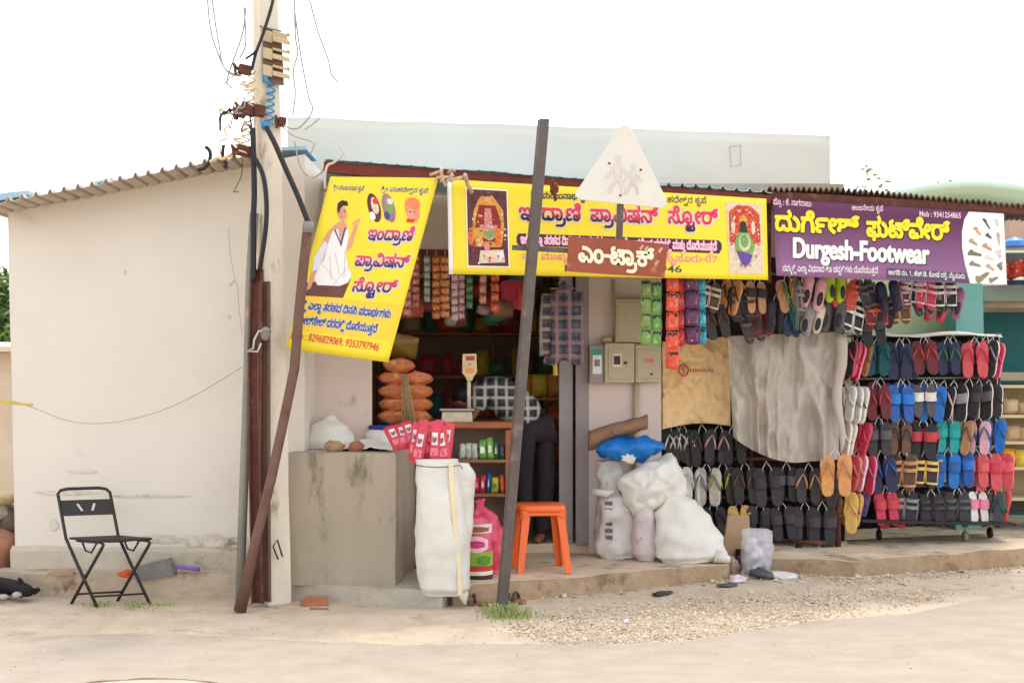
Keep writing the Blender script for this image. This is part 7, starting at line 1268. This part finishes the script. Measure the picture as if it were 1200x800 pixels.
for k in range(9):
    x = 808.5 + k * 3.2; mb.use(M_fr if k < 5 else mat('grey_ink', rgb(140, 120, 100))); y = 433.4 + r_.uniform(-.3, .3)
    mb.tube([TPL.at(x, y + 2.2, .07), TPL.at(x + .6, y - 1.8, .07), TPL.at(x + 1.6, y + 1.8, .07)], .004, 4)
mb.build('faded_print', None, tso)
gs_ = thing('plastic_sheet', 'grey translucent plastic sheet draped over the long rack beside the tan sheet', 'sheet', P(920, 540, 10.8))
GP = Plane(V(2.4, 10.82, 0), V(.12, -1, 0))
def gp(u, v):
    x = 853 + 132 * u + (1 - v) * (6 - 8 * u); yb = 500 + 42 * math.sin(min(1, u * 1.25 + .12) * 1.75) ** .8 - 8 * max(0, u - .6); yt = 394 - 5 * u; y = yt * v + yb * (1 - v)
    f = .05 * math.sin(u * 17 + 3.5 * v + 3 * noise.noise(V(u * 2, v * 2, 0))) * (1 - .35 * v) + .025 * math.sin(u * 41 + 5 * noise.noise(V(u * 3, v * 2, 9))) * (1 - .5 * v) + .05 * noise.noise(V(u * 5, v * 3, 4)) + .025 * noise.noise(V(u * 12, v * 6, 6)) + .05 * (.3 - abs(noise.noise(V(u * 6 + 3 * v, v * 2.2, 11)))) + .02 * (.3 - abs(noise.noise(V(u * 16, v * 9, 5)))); return GP.at(x, y, f + .05 * math.sin(u * 3.1))
mb = MB(); mb.grid(gp, 110, 70); mb.grid(lambda u, v: gp(u, 1) + V(0, .5 * v, .05 * v - .03 * v * v), 60, 4); M_gs = mat('cloudy_plastic_film', rgb(206, 194, 180, .92), .28, .06, 4, .6, 11, spec=.6, alpha=.74)
mb.build('sheet', M_gs, gs_)
mb = MB(); mb.tube([P(984, 392, 10.78) + V(.02 * math.sin(t * 9), -.02 * math.cos(t * 7), -t * 1.0) for t in (k / 12 for k in range(13))], [.05, .05, .045, .05, .045, .04, .045, .04, .035, .03, .03, .02, .01], 8); mb.build('gathered_edge', M_gs, gs_)
bx = thing('card_box', 'brown card box leaning below the long rack', 'box', G(862, 645, ZB)); mb = MB(); mb.prism([P(x, y, 10.55) for x, y in ((853, 604), (878, 603), (880, 642), (847, 644))], V(0, .05, 0)); mb.build('box', mat('brown_card', rgb(186, 156, 124, .85), .85, .1, 8), bx, bev=.004)
# ---- shoes and sandals hanging under the purple banner
GH = 'shoes and sandals hanging in a row under the footwear banner'
hs = [(834, 326, 'sandal', 'brown', 'brown', 'cream', 'brown sandals with cream bands beside the sachet strips', 0), (836, 352, 'flip', 'dark', 'black', 'brown', 'dark pair hung low beside the sachet strips', 10), (858, 322, 'flip', 'orange', 'tan', 'black', 'orange soled slippers with black straps', -35), (868, 330, 'sandal', 'black', 'dark', 'dark', 'black sandals behind the orange soles', 20), (887, 324, 'slide', 'tan', 'brown', 'black', 'tan slippers with a black band', 4), (893, 350, 'shoe', 'maroon', 'maroon', 'maroon', 'maroon clogs hung low', 0), (874, 356, 'sandal', 'dark', 'black', 'brown', 'dark brown sandals hung low near the tan sheet', 12), (908, 346, 'shoe', 'dark', 'black', 'black', 'black clogs in the shade of the banner gap', 8), (921, 322, 'flip', 'tan', 'orange', 'orange', 'tall tan orange slippers in the hanging row', 0), (924, 354, 'flip', 'navy', 'dteal', 'dteal', 'navy pair hung under the tan orange slippers', 10), (940, 322, 'sandal', 'dgrey', 'grey', 'grey', 'grey strapped sandals in the hanging row', 14), (941, 352, 'shoe', 'grey', 'white', 'grey', 'pale grey slip on shoes hung low', -6), (958, 318, 'shoe', 'rose', 'pink', 'rose', 'pale pink shoes in the hanging row', 0), (958, 350, 'shoe', 'grey', 'white', 'cream', 'cream and grey canvas shoes hung low', 6), (977, 312, 'shoe', 'lime', 'lime', 'lime', 'lime green shoes in the hanging row', 4), (978, 344, 'shoe', 'dgrey', 'dark', 'dgrey', 'charcoal shoes hung under the lime green shoes', 0), (996, 318, 'sandal', 'coral', 'red', 'coral', 'orange red sandals in the hanging row', -4), (1004, 346, 'sandal', 'black', 'white', 'white', 'black sandals with broad white bands', 2), (1013, 322, 'sandal', 'dark', 'black', 'dgrey', 'dark grey sandals beside the orange red ones', 14), (1024, 344, 'sandal', 'maroon', 'brown', 'coral', 'rust red sandals hung low', -6), (1021, 364, 'slide', 'black', 'black', 'dark', 'black slides hung lowest', 0), (1037, 324, 'shoe', 'navy', 'navy', 'navy', 'navy shoes in the middle of the row', 0), (1051, 325, 'sandal', 'brown', 'tan', 'rose', 'brown sandals with pink bands', 0), (1053, 350, 'sandal', 'brown', 'black', 'tan', 'brown sandals with tan bands hung low', 4), (1042, 356, 'flip', 'black', 'navy', 'dark', 'black pair hung low beside the tan banded sandals', -10), (1072, 320, 'sandal', 'navy', 'dgrey', 'white', 'denim sandals with white bands', -4), (1074, 342, 'shoe', 'navy', 'grey', 'dgrey', 'slate blue shoes hung low', 6), (1087, 322, 'sandal', 'crimson', 'red', 'rose', 'crimson sandals with pale bands', 0), (1089, 344, 'shoe', 'crimson', 'crimson', 'mauve', 'crimson and mauve shoes hung low', 6), (1101, 346, 'shoe', 'crimson', 'crimson', 'crimson', 'crimson shoes hung low beside the mauve pair', -8), (1106, 322, 'sandal', 'black', 'cream', 'white', 'black sandals with white cross bands', 10), (1119, 340, 'shoe', 'mauve', 'mauve', 'mauve', 'mauve trainers at the end of the row', -12)]
for px, py, k, a, b, c, lb, yaw in hs: pair(px, py - (9 if px > 1028 and py > 335 else 0), 10.45 + .0015 * (px - 900) + (.06 if py > 340 else 0), k, a, b, c, lb, GH, yaw * 1.6 + (px * 7 % 37 - 18), 1.0 if px < 1028 else .92, (px * 3 % 23 - 11) * 1.2)
mb = MB(); mb.tube([P(828, 320, 10.5), P(980, 322, 10.62), P(1126, 330, 10.85)], .012, 6); tag(mb.build('hanging_rod', M_iron), 'thin iron rod carrying the hanging shoes behind the purple banner', 'rod')
mb = MB()
for k in range(3): mb.tube([P(916 + k, 330, 10.4), P(925 + k * 3, 360, 10.42), P(932 + k * 2, 388, 10.5)], .004, 4)
tag(mb.build('slanted_string', mat('green_cord', rgb(50, 130, 100, .9), .6)), 'thin green cord hanging slanted between the shoes', 'cord')
# ---------------------------------------------------------------- folding chair
ch = thing('folding_chair', 'black metal folding chair standing on the dirt by the cream shed', 'chair', G(122, 706))
A = G(80, 707); L_ = V(.33, .13, 0); Fv = V(.25, -.14, 0)
M_ch = mat('black_powder_coat', rgb(62, 56, 56, .75), .5, .1, 20, metal=.2)
def C(l, f, z): return A + L_ * l + Fv * f + V(0, 0, z)
mb = MB(); path = []
for q in [(0, 1, 0), (0, .35, .27), (0, -.08, .46), (0, -.32, .72)]: path.append(C(*q))
arc = [C(0, -.37, .77), C(.06, -.39, .795), C(.2, -.395, .805), (C(.5, -.395, .805)), C(.8, -.395, .805), C(.94, -.39, .795), C(1, -.37, .77)]
mb.tube(path + arc + [C(1, q[1], q[2]) for q in [(0, -.32, .72), (0, -.08, .46), (0, .35, .27), (0, 1, 0)]], .0115, 8); mb.build('back_frame', M_ch, ch)
for l in (0.06, .94):
    mb = MB(); mb.tube([C(l, 0, 0), C(l, .5, .2), C(l, 1.05, .41), C(l, 1.1, .435), C(l, 1.02, .45), C(l, .2, .45)], .0115, 8); mb.build('front_leg', M_ch, ch)
mb = MB(); mb.tube([C(.06, .16, .07), C(.94, .16, .07)], .008, 6); mb.build('stretcher', M_ch, ch)
mb = MB(); mb.tube([C(0, .84, .07), C(1, .84, .07)], .008, 6); mb.build('stretcher', M_ch, ch)
for l in (.1, .9): mb = MB(); mb.tube([C(l, .3, .44), C(l, .42, .38), C(l, .62, .37), C(l, .8, .44)], .007, 6); mb.build('seat_brace', M_ch, ch)
mb = MB(); mb.smooth = False
mb.grid(lambda u, v: C(.02 + .96 * u, .0 + 1.1 * v, .462 - .02 * math.sin(v * 3.1) * math.sin(u * 3.1)), 10, 10); mb.build('seat', M_ch, ch, solid=.016)
def B_(l, z): t = (z - .46) / (.77 - .46); return C(l, -.08 - .29 * t, z)
mb = MB(); W_ = [(0.02, .98)]; z0, z1 = .615, .725
def hole(q): return q
# back panel built around its two slanted slots
lx = [.02, .30, .42, .58, .70, .98]
def slot(l0, l1, lean):                      # panel piece with a slanted slot
    zs = [z0, z0 + .03, z1 - .03, z1]; out = []
    for z in zs: out.append((l0, z))
    return out
def quad(p): mb.hexa([B_(l, z) + V(0, -.004, 0) for l, z in p], [B_(l, z) + V(0, .004, 0) for l, z in p])
sl1 = [(.31, z1 - .03), (.36, z1 - .025), (.43, z0 + .035), (.38, z0 + .03)]; sl2 = [(.64, z1 - .025), (.69, z1 - .03), (.62, z0 + .03), (.57, z0 + .035)]
def frame(L0, L1, s):
    a, b, c, d = s                           # top-left, top-right, bottom-right, bottom-left of the slot
    quad([(L0, z0), d, a, (L0, z1)]); quad([a, b, (L1, z1), (L0, z1)]); quad([c, (L1, z0), (L1, z1), b]); quad([(L0, z0), (L1, z0), c, d])
frame(.02, .5, sl1); frame(.5, .98, sl2); mb.build('backrest', M_ch, ch)
# ---------------------------------------------------------------- dustpan, shard, brick
dp = thing('dustpan', 'grey metal dustpan with a purple handle on the ledge of the shed', 'dustpan', P(190, 678, 9.32))
Yd = 9.32
mb = MB(); mb.hexa([P(160, 665, Yd), P(200, 656, Yd + .02), P(205, 674, Yd - .02), P(163, 680, Yd - .06)], [P(160, 663, Yd + .02), P(200, 653, Yd + .04), P(206, 671, Yd + .02), P(163, 677, Yd - .0)]); mb.tube([P(200, 654, Yd + .03), P(205, 662, Yd + .0), P(206, 673, Yd - .02)], .012, 6); mb.build('pan', mat('grey_sheet_metal', rgb(134, 130, 124, .75), .55, .2, 14, .1, 40, metal=.3), dp)
mb = MB(); mb.tube([P(204, 663, Yd - .01), P(220, 665, Yd - .02), P(233, 667, Yd - .03)], [.016, .02, .024], 8, flat=.7); mb.build('handle', mat('purple_plastic', rgb(120, 100, 180, .9), .45, .05, 9), dp)
mb = MB(); c = P(145, 673, 9.22); mb.blob(c, (.055, .03, .02), 9, 6, rot(0, 0, 12), .5, 4, 2); mb.blob(c + V(.03, 0, .02), (.03, .025, .02), 8, 5, None, .4, 2)
tag(mb.build('rag', mat('orange_rag', rgb(226, 96, 56, .9), .8, .2, 30)), 'crumpled orange rag on the ledge behind the folding chair', 'rag')
mb = MB(); mb.box(P(72, 671, 9.31), (.18, .07, .02), rot(4, 0, 2)); tag(rough(mb.build('tile_shard', mat('terracotta', rgb(186, 152, 126, .8), .9, .2, 14)), .01, 2), 'flat terracotta shard on the stone footing of the shed', 'shard')
br = thing('broken_brick', 'broken red brick lying on the dirt before the counter', 'brick', G(371, 712)); mb = MB(); c = G(371, 709); mb.box(c + V(0, 0, .028), (.16, .09, .06), rot(12, 6, 5)); mb.blob(c + V(-.06, .01, .02), (.06, .05, .025), 8, 6, None, .5, 3); rough(mb.build('brick', mat('brick_red', rgb(190, 124, 92, .8), .95, .2, 20, .4, 50), br), .012, 2)
mb = MB(); c = G(374, 714); mb.box(c + V(0, 0, .006), (.13, .03, .012), rot(-4)); tag(mb.build('brick_chip', mat('brick_chip_dust', rgb(170, 120, 92, .8), .95)), 'thin brick chip in front of the broken brick', 'chip')
# ---------------------------------------------------------------- sleeping dog at the shed corner
dg = thing('dog', 'black dog with a white muzzle asleep on the dirt at the shed corner', 'dog', G(12, 701)); Yg = 9.22
def D(px, py, dy=0): return P(px, py, Yg + dy)
dv = [D(-60, 688, .1), D(-35, 684, .08), D(-10, 684, .06), D(8, 686, .02), D(20, 689, -.04), D(30, 691, -.08), D(38, 694, -.13), D(-10, 696, -.08), D(4, 699, -.16), D(-70, 696, .0), D(-52, 700, -.1)]
M_dog = mat('black_fur', rgb(40, 36, 36, .7), .85, .2, 30, .4, 120)
skin('body', dv, [(0, 1), (1, 2), (2, 3), (3, 4), (4, 5), (5, 6), (2, 7), (7, 8), (0, 9), (9, 10)], [.07, .095, .088, .065, .06, .055, .035, .035, .024, .05, .03], M_dog, dg)
for pts in ([(20, 684), (21, 676), (25, 678), (28, 684)], [(36, 690), (45, 688), (47, 692), (40, 697)]):
    mb = MB(); mb.prism([D(x, y, -.09) for x, y in pts], V(0, .018, 0)); mb.build('ear', M_dog, dg, bev=.004)
M_dw = mat('white_fur', rgb(190, 180, 170, .8), .85, .1, 30, .3, 120)
mb = MB(); mb.blob(D(20, 697, -.14), (.035, .04, .025), 10, 7, None, .2, 1); mb.blob(D(4, 699, -.19), (.035, .03, .02), 9, 6, None, .2, 5); mb.build('white_muzzle', M_dw, dg)
mb = MB(); mb.blob(D(25, 699, -.175), (.012, .01, .009), 8, 5); mb.build('nose', M_cable, dg)
# ---------------------------------------------------------------- stones and the low house at the far left
for i, (px, py, r3, c3, lb) in enumerate([(2, 642, (.14, .14, .19), (178, 126, 98), 'big reddish boulder against the shed corner'), (-10, 600, (.18, .14, .09), (182, 168, 148), 'pale boulder stacked on the reddish one'), (12, 610, (.07, .1, .09), (112, 100, 94), 'dark wedge stone between the boulders'), (2, 583, (.14, .12, .05), (216, 190, 150), 'straw coloured slab on top of the boulders'), (-30, 668, (.2, .14, .13), (168, 130, 104), 'brown boulder at the bottom of the heap'), (10, 671, (.1, .1, .05), (206, 176, 150), 'pale dusty rubble stone at the heap foot')]):
    mb = MB(); mb.blob(P(px, py, 9.75), r3, 12, 8, rot(i * 30), .35, i + 3, 1.6); tag(mb.build('boulder', mat('boulder_%d' % c3[0], rgb(*c3, .8), .9, .2, 9, .5, 30)), lb, 'stone')
lh = thing('low_house', 'low beige house with a thin roof edge beyond the shed', 'house', P(-60, 560, 15)); mb = MB(); a, b = P(-420, 420, 14), P(30, 420, 15); mb.hexa([V(a.x, a.y, 0), V(b.x, b.y, 0), V(b.x, b.y, 1.92), V(a.x, a.y, 1.92)], [V(a.x, a.y + 4, 0), V(b.x, b.y + 4, 0), V(b.x, b.y + 4, 1.92), V(a.x, a.y + 4, 1.92)]); mb.build('wall', mat('beige_house_wall', rgb(214, 196, 174, .85), .9, .08, 2), lh)
mb = MB(); mb.hexa([V(a.x, a.y - .3, 1.92), V(b.x + .1, b.y - .3, 1.92), V(b.x + .1, b.y - .3, 1.98), V(a.x, a.y - .3, 1.98)], [V(a.x, a.y + 4, 2.1), V(b.x + .1, b.y + 4, 2.1), V(b.x + .1, b.y + 4, 2.16), V(a.x, a.y + 4, 2.16)]); mb.build('roof', mat('pale_roof_sheet', rgb(216, 202, 180, .85), .8, .1, 3), lh)
# ---------------------------------------------------------------- trees beyond
def tree(label, base, h, crown, rad, seed, nleaf, leaf, m, squash=1.0, gap=0.0):
    o = thing('leafy_tree', label, 'tree', base, 'trees beyond the shops'); r_ = rnd(seed); mb = MB(); base = Vector(base); top = Vector(crown)
    mb.tube([base, base.lerp(top, .5) + V(r_.uniform(-.2, .2), 0, 0), top], [.14, .1, .04], 8); tips = []
    for k in range(26):
        d = V(r_.gauss(0, 1), r_.gauss(0, 1), r_.gauss(.1, .8) * squash).normalized() * rad * r_.uniform(.5, 1.05); st_ = base.lerp(top, r_.uniform(.6, 1)); tip = top + d; mb.tube([st_, st_.lerp(tip, .5) + V(0, 0, .1), tip], [.03, .02, .006], 4); tips += [tip, st_.lerp(tip, .7)]
    mb.build('trunk', mat('bark', rgb(110, 92, 74, .7), .95, .2, 12), o); mb = MB()
    for k in range(nleaf):
        t = r_.choice(tips); c = t + V(r_.gauss(0, 1), r_.gauss(0, 1), r_.gauss(0, 1)) * rad * .13; M = rot(r_.uniform(0, 360), r_.uniform(-60, 60), r_.uniform(-60, 60)); s_ = leaf * r_.uniform(.6, 1.3); mb.use(m[r_.randrange(len(m))]); mb.add([c + M @ q for q in (V(-s_, 0, 0), V(0, -s_ * .42, .1 * s_), V(s_, 0, 0), V(0, s_ * .42, .1 * s_))], [(0, 1, 2, 3)])
    mb.build('crown', None, o)
LF = [mat('leaf_%d' % i, c, .7, .2, 3, spec=.2) for i, c in enumerate([(.12, .2, .06), (.17, .27, .08), (.08, .14, .05), (.22, .28, .11)])]
LF2 = [mat('pale_leaf_%d' % i, c, .7, .2, 3, spec=.2) for i, c in enumerate([(.2, .24, .1), (.28, .3, .16)])]
tree('bushy green tree beyond the low house at the shed corner', (-9.6, 24, 0), 4, P(-2, 385, 24), 1.0, 2, 2600, .13, LF)
tree('sparse tree tips showing above the awning beside the parapet end', (7.3, 27, 0), 5, P(1003, 232, 27), .85, 5, 170, .085, LF2, 1)
tree('thin twig tips above the pale green roof', (9.7, 28, 0), 5, P(1106, 226, 28), .5, 9, 110, .085, LF2, .6)
# ---------------------------------------------------------------- pale green rounded roof behind the awning
gd = thing('green_roof_house', 'house with a low rounded pale green roof behind the footwear awning', 'house', P(1150, 330, 20))
M_gr = mat('pale_green_roof', rgb(198, 222, 204, .9), .75, .05, 2); mb = MB()
def dome(u, v):
    px = 1040 + 330 * u; t = (u - .27) * 2; z = 4.62 - .42 * abs(t) ** 1.7 * 1.1; x = P(px, HZ, 20).x; return V(x, 19.6 + 4 * v, z - .06 * v)
mb.grid(dome, 30, 4); mb.build('roof', M_gr, gd, solid=.1); mb = MB(); a, b = P(1060, HZ, 20).x, P(1360, HZ, 20).x; mb.box(((a + b) / 2, 22, 1.9), (b - a, 3.6, 3.8)); mb.build('wall', M_gr, gd)
# ---------------------------------------------------------------- neighbouring kiosk on the right
ks = thing('teal_kiosk', 'teal painted kiosk with a peach gable beside the footwear shop', 'kiosk', P(1200, 640, 12.6))
Yk = 12.6
def kbox(nm, x0, y0, x1, y1, Y0, dep, m, par=ks, bev=.006):
    mb = MB(); q = [(x0, y0), (x1, y0), (x1, y1), (x0, y1)]; mb.hexa([P(x, y, Y0) for x, y in q][::-1], [P(x, y, Y0) + V(0, dep, 0) for x, y in q][::-1]); return mb.build(nm, m, par, bev=bev)
kbox('beam', 1150, 334, 1330, 353, 12.5, .2, mat('grey_green_beam', rgb(140, 156, 144, .8), .8, .1, 4)); kbox('inner_wall', 1150, 353, 1330, 640, 13.6, .1, mat('deep_teal_paint', rgb(56, 120, 124, .8), .8, .1, 3)); kbox('counter_slab', 1152, 436, 1330, 446, 12.7, .5, M_dark); kbox('gable', 1182, 245, 1330, 292, 12.9, .1, mat('peach_paint', rgb(206, 172, 150, .85), .85, .05, 3)); kbox('lintel', 1178, 296, 1330, 308, 12.6, .3, mat('grey_lintel', rgb(110, 104, 100, .7), .85)); kbox('side_wall', 1150, 353, 1153, 640, 12.6, 1.0, M_teal)
kbox('dark_soffit', 1150, 353, 1330, 360, 12.7, .9, M_dark)
mb = MB(); c = P(1189, 283, 12.3); mb.rings([[c + V(math.cos(a) * r_, math.sin(a) * r_, z) for a in (math.pi * k / 6 for k in range(12))] for r_, z in ((.13, -.05), (.10, .0), (.05, .03), (.005, .045))]); tag(mb.build('blue_canopy', mat('blue_plastic', rgb(60, 130, 210, .9), .4), solid=.004), 'small blue plastic cover at the edge of the footwear banner', 'cover')
mb = MB(); mb.grid(lambda u, v: P(1178 + 80 * u, 306 + 20 * (1 - v) + 2 * math.sin(u * 20), 12.3 + .03 * math.sin(u * 30)), 30, 5); tag(mb.build('patterned_cloth', mat('red_patterned_cloth', rgb(176, 62, 46, .85), .9, .3, 20, c2=rgb(226, 170, 80), c2amt=.15, c2scale=22), solid=.01), 'red patterned cloth hung under the kiosk lintel', 'cloth')
mb = MB(); mb.grid(lambda u, v: P(1178 + 80 * u, 328 + 6 * (1 - v), 12.28 + .02 * math.sin(u * 30)), 20, 3); tag(mb.build('dark_cloth', mat('dark_blue_cloth', rgb(58, 58, 76, .8), .9, .2, 20), solid=.01), 'dark strip of cloth below the red patterned cloth', 'cloth')
gc = thing('display_case', 'pale wooden display case with shelves of snacks at the kiosk front', 'case', P(1200, 597, 12.2)); M_pw = mat('pale_wood_edge', rgb(226, 206, 164, .85), .6, .08, 6)
for py in (451, 486, 517, 547, 583): kbox('shelf_edge', 1168, py, 1330, py + 3.5, 12.15, .5, M_pw, gc, .003)
kbox('back_panel', 1168, 451, 1330, 592, 12.66, .04, mat('tan_panel', rgb(190, 170, 136, .8), .7, .1, 4), gc); kbox('base', 1166, 586, 1330, 599, 12.2, .45, M_black, gc)
for i, (px, py, w_, h_, c, lb) in enumerate([(1184, 476, .16, .14, (206, 180, 150), 'tan sweets box on the upper shelf of the display case'), (1198, 478, .12, .12, (196, 160, 126), 'brown sweets box on the upper shelf of the display case'), (1186, 508, .17, .15, (196, 166, 130), 'tan snack packet on the middle shelf of the display case'), (1201, 508, .13, .13, (206, 176, 150), 'pinkish snack packet on the middle shelf of the display case'), (1183, 536, .17, .18, (230, 180, 50), 'yellow snack packet on the lower shelf of the display case'), (1198, 537, .17, .17, (222, 190, 70), 'pale yellow snack packet on the lower shelf of the display case')]):
    mb = MB(); pillow(mb, P(px, py, 12.3), w_, h_, .09, rot(5 * i), i, .008, 3.4, 7); tag(mb.build('snack_pouch', cm(c, .5)), lb, 'packet')
# ---------------------------------------------------------------- litter
lb_ = thing('litter_bag', 'clear plastic bag of rubbish standing at the end of the footwear platform', 'bag', G(887, 668)); M_film = mat('clear_film', rgb(226, 222, 226, .95), .25, .05, 9, .5, 24, spec=.5, alpha=.5)
c = P(887, HZ, 10.3); c.z = rise(c.x, c.y) - .01; mb = MB(); pillow(mb, c + V(0, 0, .19), .26, .4, .17, rot(6, 0, 2), 5, .022, 3, 18); mb.build('film', M_film, lb_)
mb = MB(); r_ = rnd(2); cl_ = [cm((226, 216, 226)), cm((206, 190, 206)), cm((236, 232, 226)), cm((180, 160, 190))]
for k in range(16): mb.use(cl_[k % 4]); mb.blob(c + V(r_.uniform(-.08, .08), r_.uniform(-.04, .04), r_.uniform(.06, .28)), (.04, .03, .035), 7, 5, None, .6, k, 2)
stuff(mb.build('rubbish', None, lb_))
tr_ = [((842, 668), (.07, .03, .03), (206, 164, 130), 'crumpled tan paper beside the litter bag'), ((858, 664), (.05, .04, .05), (214, 190, 164), 'pale crumpled wrapper leaning on the litter bag'), ((865, 676), (.08, .05, .02), (224, 206, 214), 'whitish flattened wrapper before the litter bag'), ((892, 673), (.09, .05, .03), (84, 84, 86), 'dark crumpled plastic before the litter bag'), ((914, 674), (.1, .05, .025), (214, 210, 206), 'white crumpled plastic at the platform corner'), ((853, 681), (.07, .03, .012), (90, 80, 76), 'dark scrap on the dirt before the wrappers'), ((776, 688), (.09, .04, .01), (60, 56, 54), 'black scrap on the dirt before the sacks'), ((734, 721), (.014, .014, .012), (216, 214, 220), 'small crumpled white paper on the gravel edge'), ((872, 656), (.05, .03, .05), (196, 176, 190), 'mauve wrapper stuck to the litter bag')]
for i, (p_, r3, c3, lb) in enumerate(tr_): mb = MB(); q = G(*p_, .05); q.z = rise(q.x, q.y) + r3[2] * .9; mb.blob(q, [v * 1.35 for v in r3], 14, 9, rot(i * 40), .7, i + 2, 2.2); tag(mb.build('litter_scrap', cm(c3, .6)), lb, 'litter')
# ---------------------------------------------------------------- gravel, pebbles, grass, weeds
poly = [(596, 737), (640, 722), (720, 712), (820, 703), (930, 697), (1050, 690), (1110, 694), (1090, 704), (1010, 712), (950, 722), (880, 738), (800, 748), (720, 756), (640, 755)]
r_ = rnd(7); mb = MB(); gm = [mat('gravel_%d' % i, rgb(*c, .78), .95, .15, 30) for i, c in enumerate([(222, 204, 180), (210, 191, 168), (230, 214, 190), (190, 170, 148), (214, 190, 160)])]
cnt = 0
while cnt < 9500:
    x = r_.uniform(590, 1120); y = r_.uniform(688, 758)
    if not inside((x, y), poly): continue
    x += r_.gauss(0, 13); y += r_.gauss(0, 4)
    if y > 757 or (x > 905 and y < 692): continue
    if noise.noise(V(x * .02, y * .06, 1)) < r_.uniform(-.7, .1): continue
    p = G(x, y); s_ = r_.uniform(.004, .013) * (1.8 if r_.random() < .06 else 1); p.z = rise(p.x, p.y) + s_ * .25 + .012 * max(0, noise.noise(V(p.x * 2, p.y * 3, 0))); M = rot(r_.uniform(0, 360), r_.uniform(-40, 40)); cnt += 1
    mb.use(gm[min(4, int(r_.random() ** 1.3 * 5))]); q = [V(s_ * r_.uniform(.7, 1.3), 0, 0), V(0, s_ * r_.uniform(.6, 1.2), 0), V(-s_ * r_.uniform(.7, 1.3), 0, 0), V(0, -s_ * r_.uniform(.6, 1.2), 0), V(0, 0, s_ * .7), V(0, 0, -s_ * .7)]
    mb.add([p + M @ a for a in q], [(0, 1, 4), (1, 2, 4), (2, 3, 4), (3, 0, 4), (1, 0, 5), (2, 1, 5), (3, 2, 5), (0, 3, 5)])
stuff(mb.build('gravel', None))
mb = MB()
for k in range(1500):
    x = r_.uniform(-20, 1230); y = 690 + r_.random() ** 1.6 * 100; p = G(x, y)
    if p.y > 9.2 - .1 * (p.x < -.4) and p.x < .8: continue
    s_ = r_.uniform(.003, .010); p.z = rise(p.x, p.y) + s_ * .3 + (.016 if y > 757 else 0); M = rot(r_.uniform(0, 360), r_.uniform(-30, 30)); mb.use(gm[r_.randrange(5)])
    mb.add([p + M @ a for a in (V(s_, 0, 0), V(0, s_, 0), V(-s_ * 1.2, 0, 0), V(0, -s_ * .8, 0), V(0, 0, s_ * .7))], [(0, 1, 4), (1, 2, 4), (2, 3, 4), (3, 0, 4)])
stuff(mb.build('grit_gravel', None))
mb = MB(); foot = [(545, 706), (668, 694), (760, 684), (848, 678), (905, 676), (1000, 683), (1060, 678), (1130, 672), (1200, 664)]
for k in range(1300):                        # crumbled cement and dirt along the foot of the steps
    i = r_.randrange(8); t = r_.random(); x = foot[i][0] * (1 - t) + foot[i + 1][0] * t; y = foot[i][1] * (1 - t) + foot[i + 1][1] * t + abs(r_.gauss(0, 4)) - 1
    p = G(x, y); s_ = r_.uniform(.006, .02) * (2 if r_.random() < .05 else 1); p.z = rise(p.x, p.y) + s_ * .2; M = rot(r_.uniform(0, 360), r_.uniform(-30, 30)); mb.use(gm[r_.choice([1, 3, 4, 0])])
    mb.add([p + M @ a for a in (V(s_, 0, 0), V(0, s_ * .8, 0), V(-s_ * 1.2, 0, 0), V(0, -s_ * .9, 0), V(0, 0, s_ * .7))], [(0, 1, 4), (1, 2, 4), (2, 3, 4), (3, 0, 4)])
stuff(mb.build('rubble', None))
gmats = [mat('grass_%d' % i, c, .8, .2, 9, spec=.2) for i, c in enumerate([(.26, .36, .09), (.34, .40, .13), (.22, .3, .08), (.46, .44, .22)])]
def blades(nm, spots, lo_, hi_):
    mb = MB()
    for (x, y) in spots:
        p = G(x, y); p.z = rise(p.x, p.y); h = r_.uniform(lo_, hi_); a = r_.uniform(0, 6.28); w_ = .004; d = V(math.cos(a), math.sin(a), 0); e = V(-d.y, d.x, 0) * w_; b = d * h * r_.uniform(.2, .9); mb.use(gmats[r_.randrange(4)])
        mb.add([p - e, p + e, p + b * .4 + V(0, 0, h * .65) + e * .7, p + b * .4 + V(0, 0, h * .65) - e * .7, p + b + V(0, 0, h * .85)], [(0, 1, 2, 3), (3, 2, 4)])
    return stuff(mb.build(nm, None))
sp = [(587 + r_.gauss(0, 11), 718 + r_.gauss(0, 5)) for _ in range(480)] + [(612 + r_.gauss(0, 14), 722 + r_.gauss(0, 2.5)) for _ in range(150)]
blades('grass', [q for q in sp if q[1] > 706], .02, .075)
blades('weed_grass', [(r_.choice([108, 122, 150, 160, 176, 190]) + r_.gauss(0, 7), 709 + r_.gauss(0, 2)) for _ in range(260)], .012, .03)
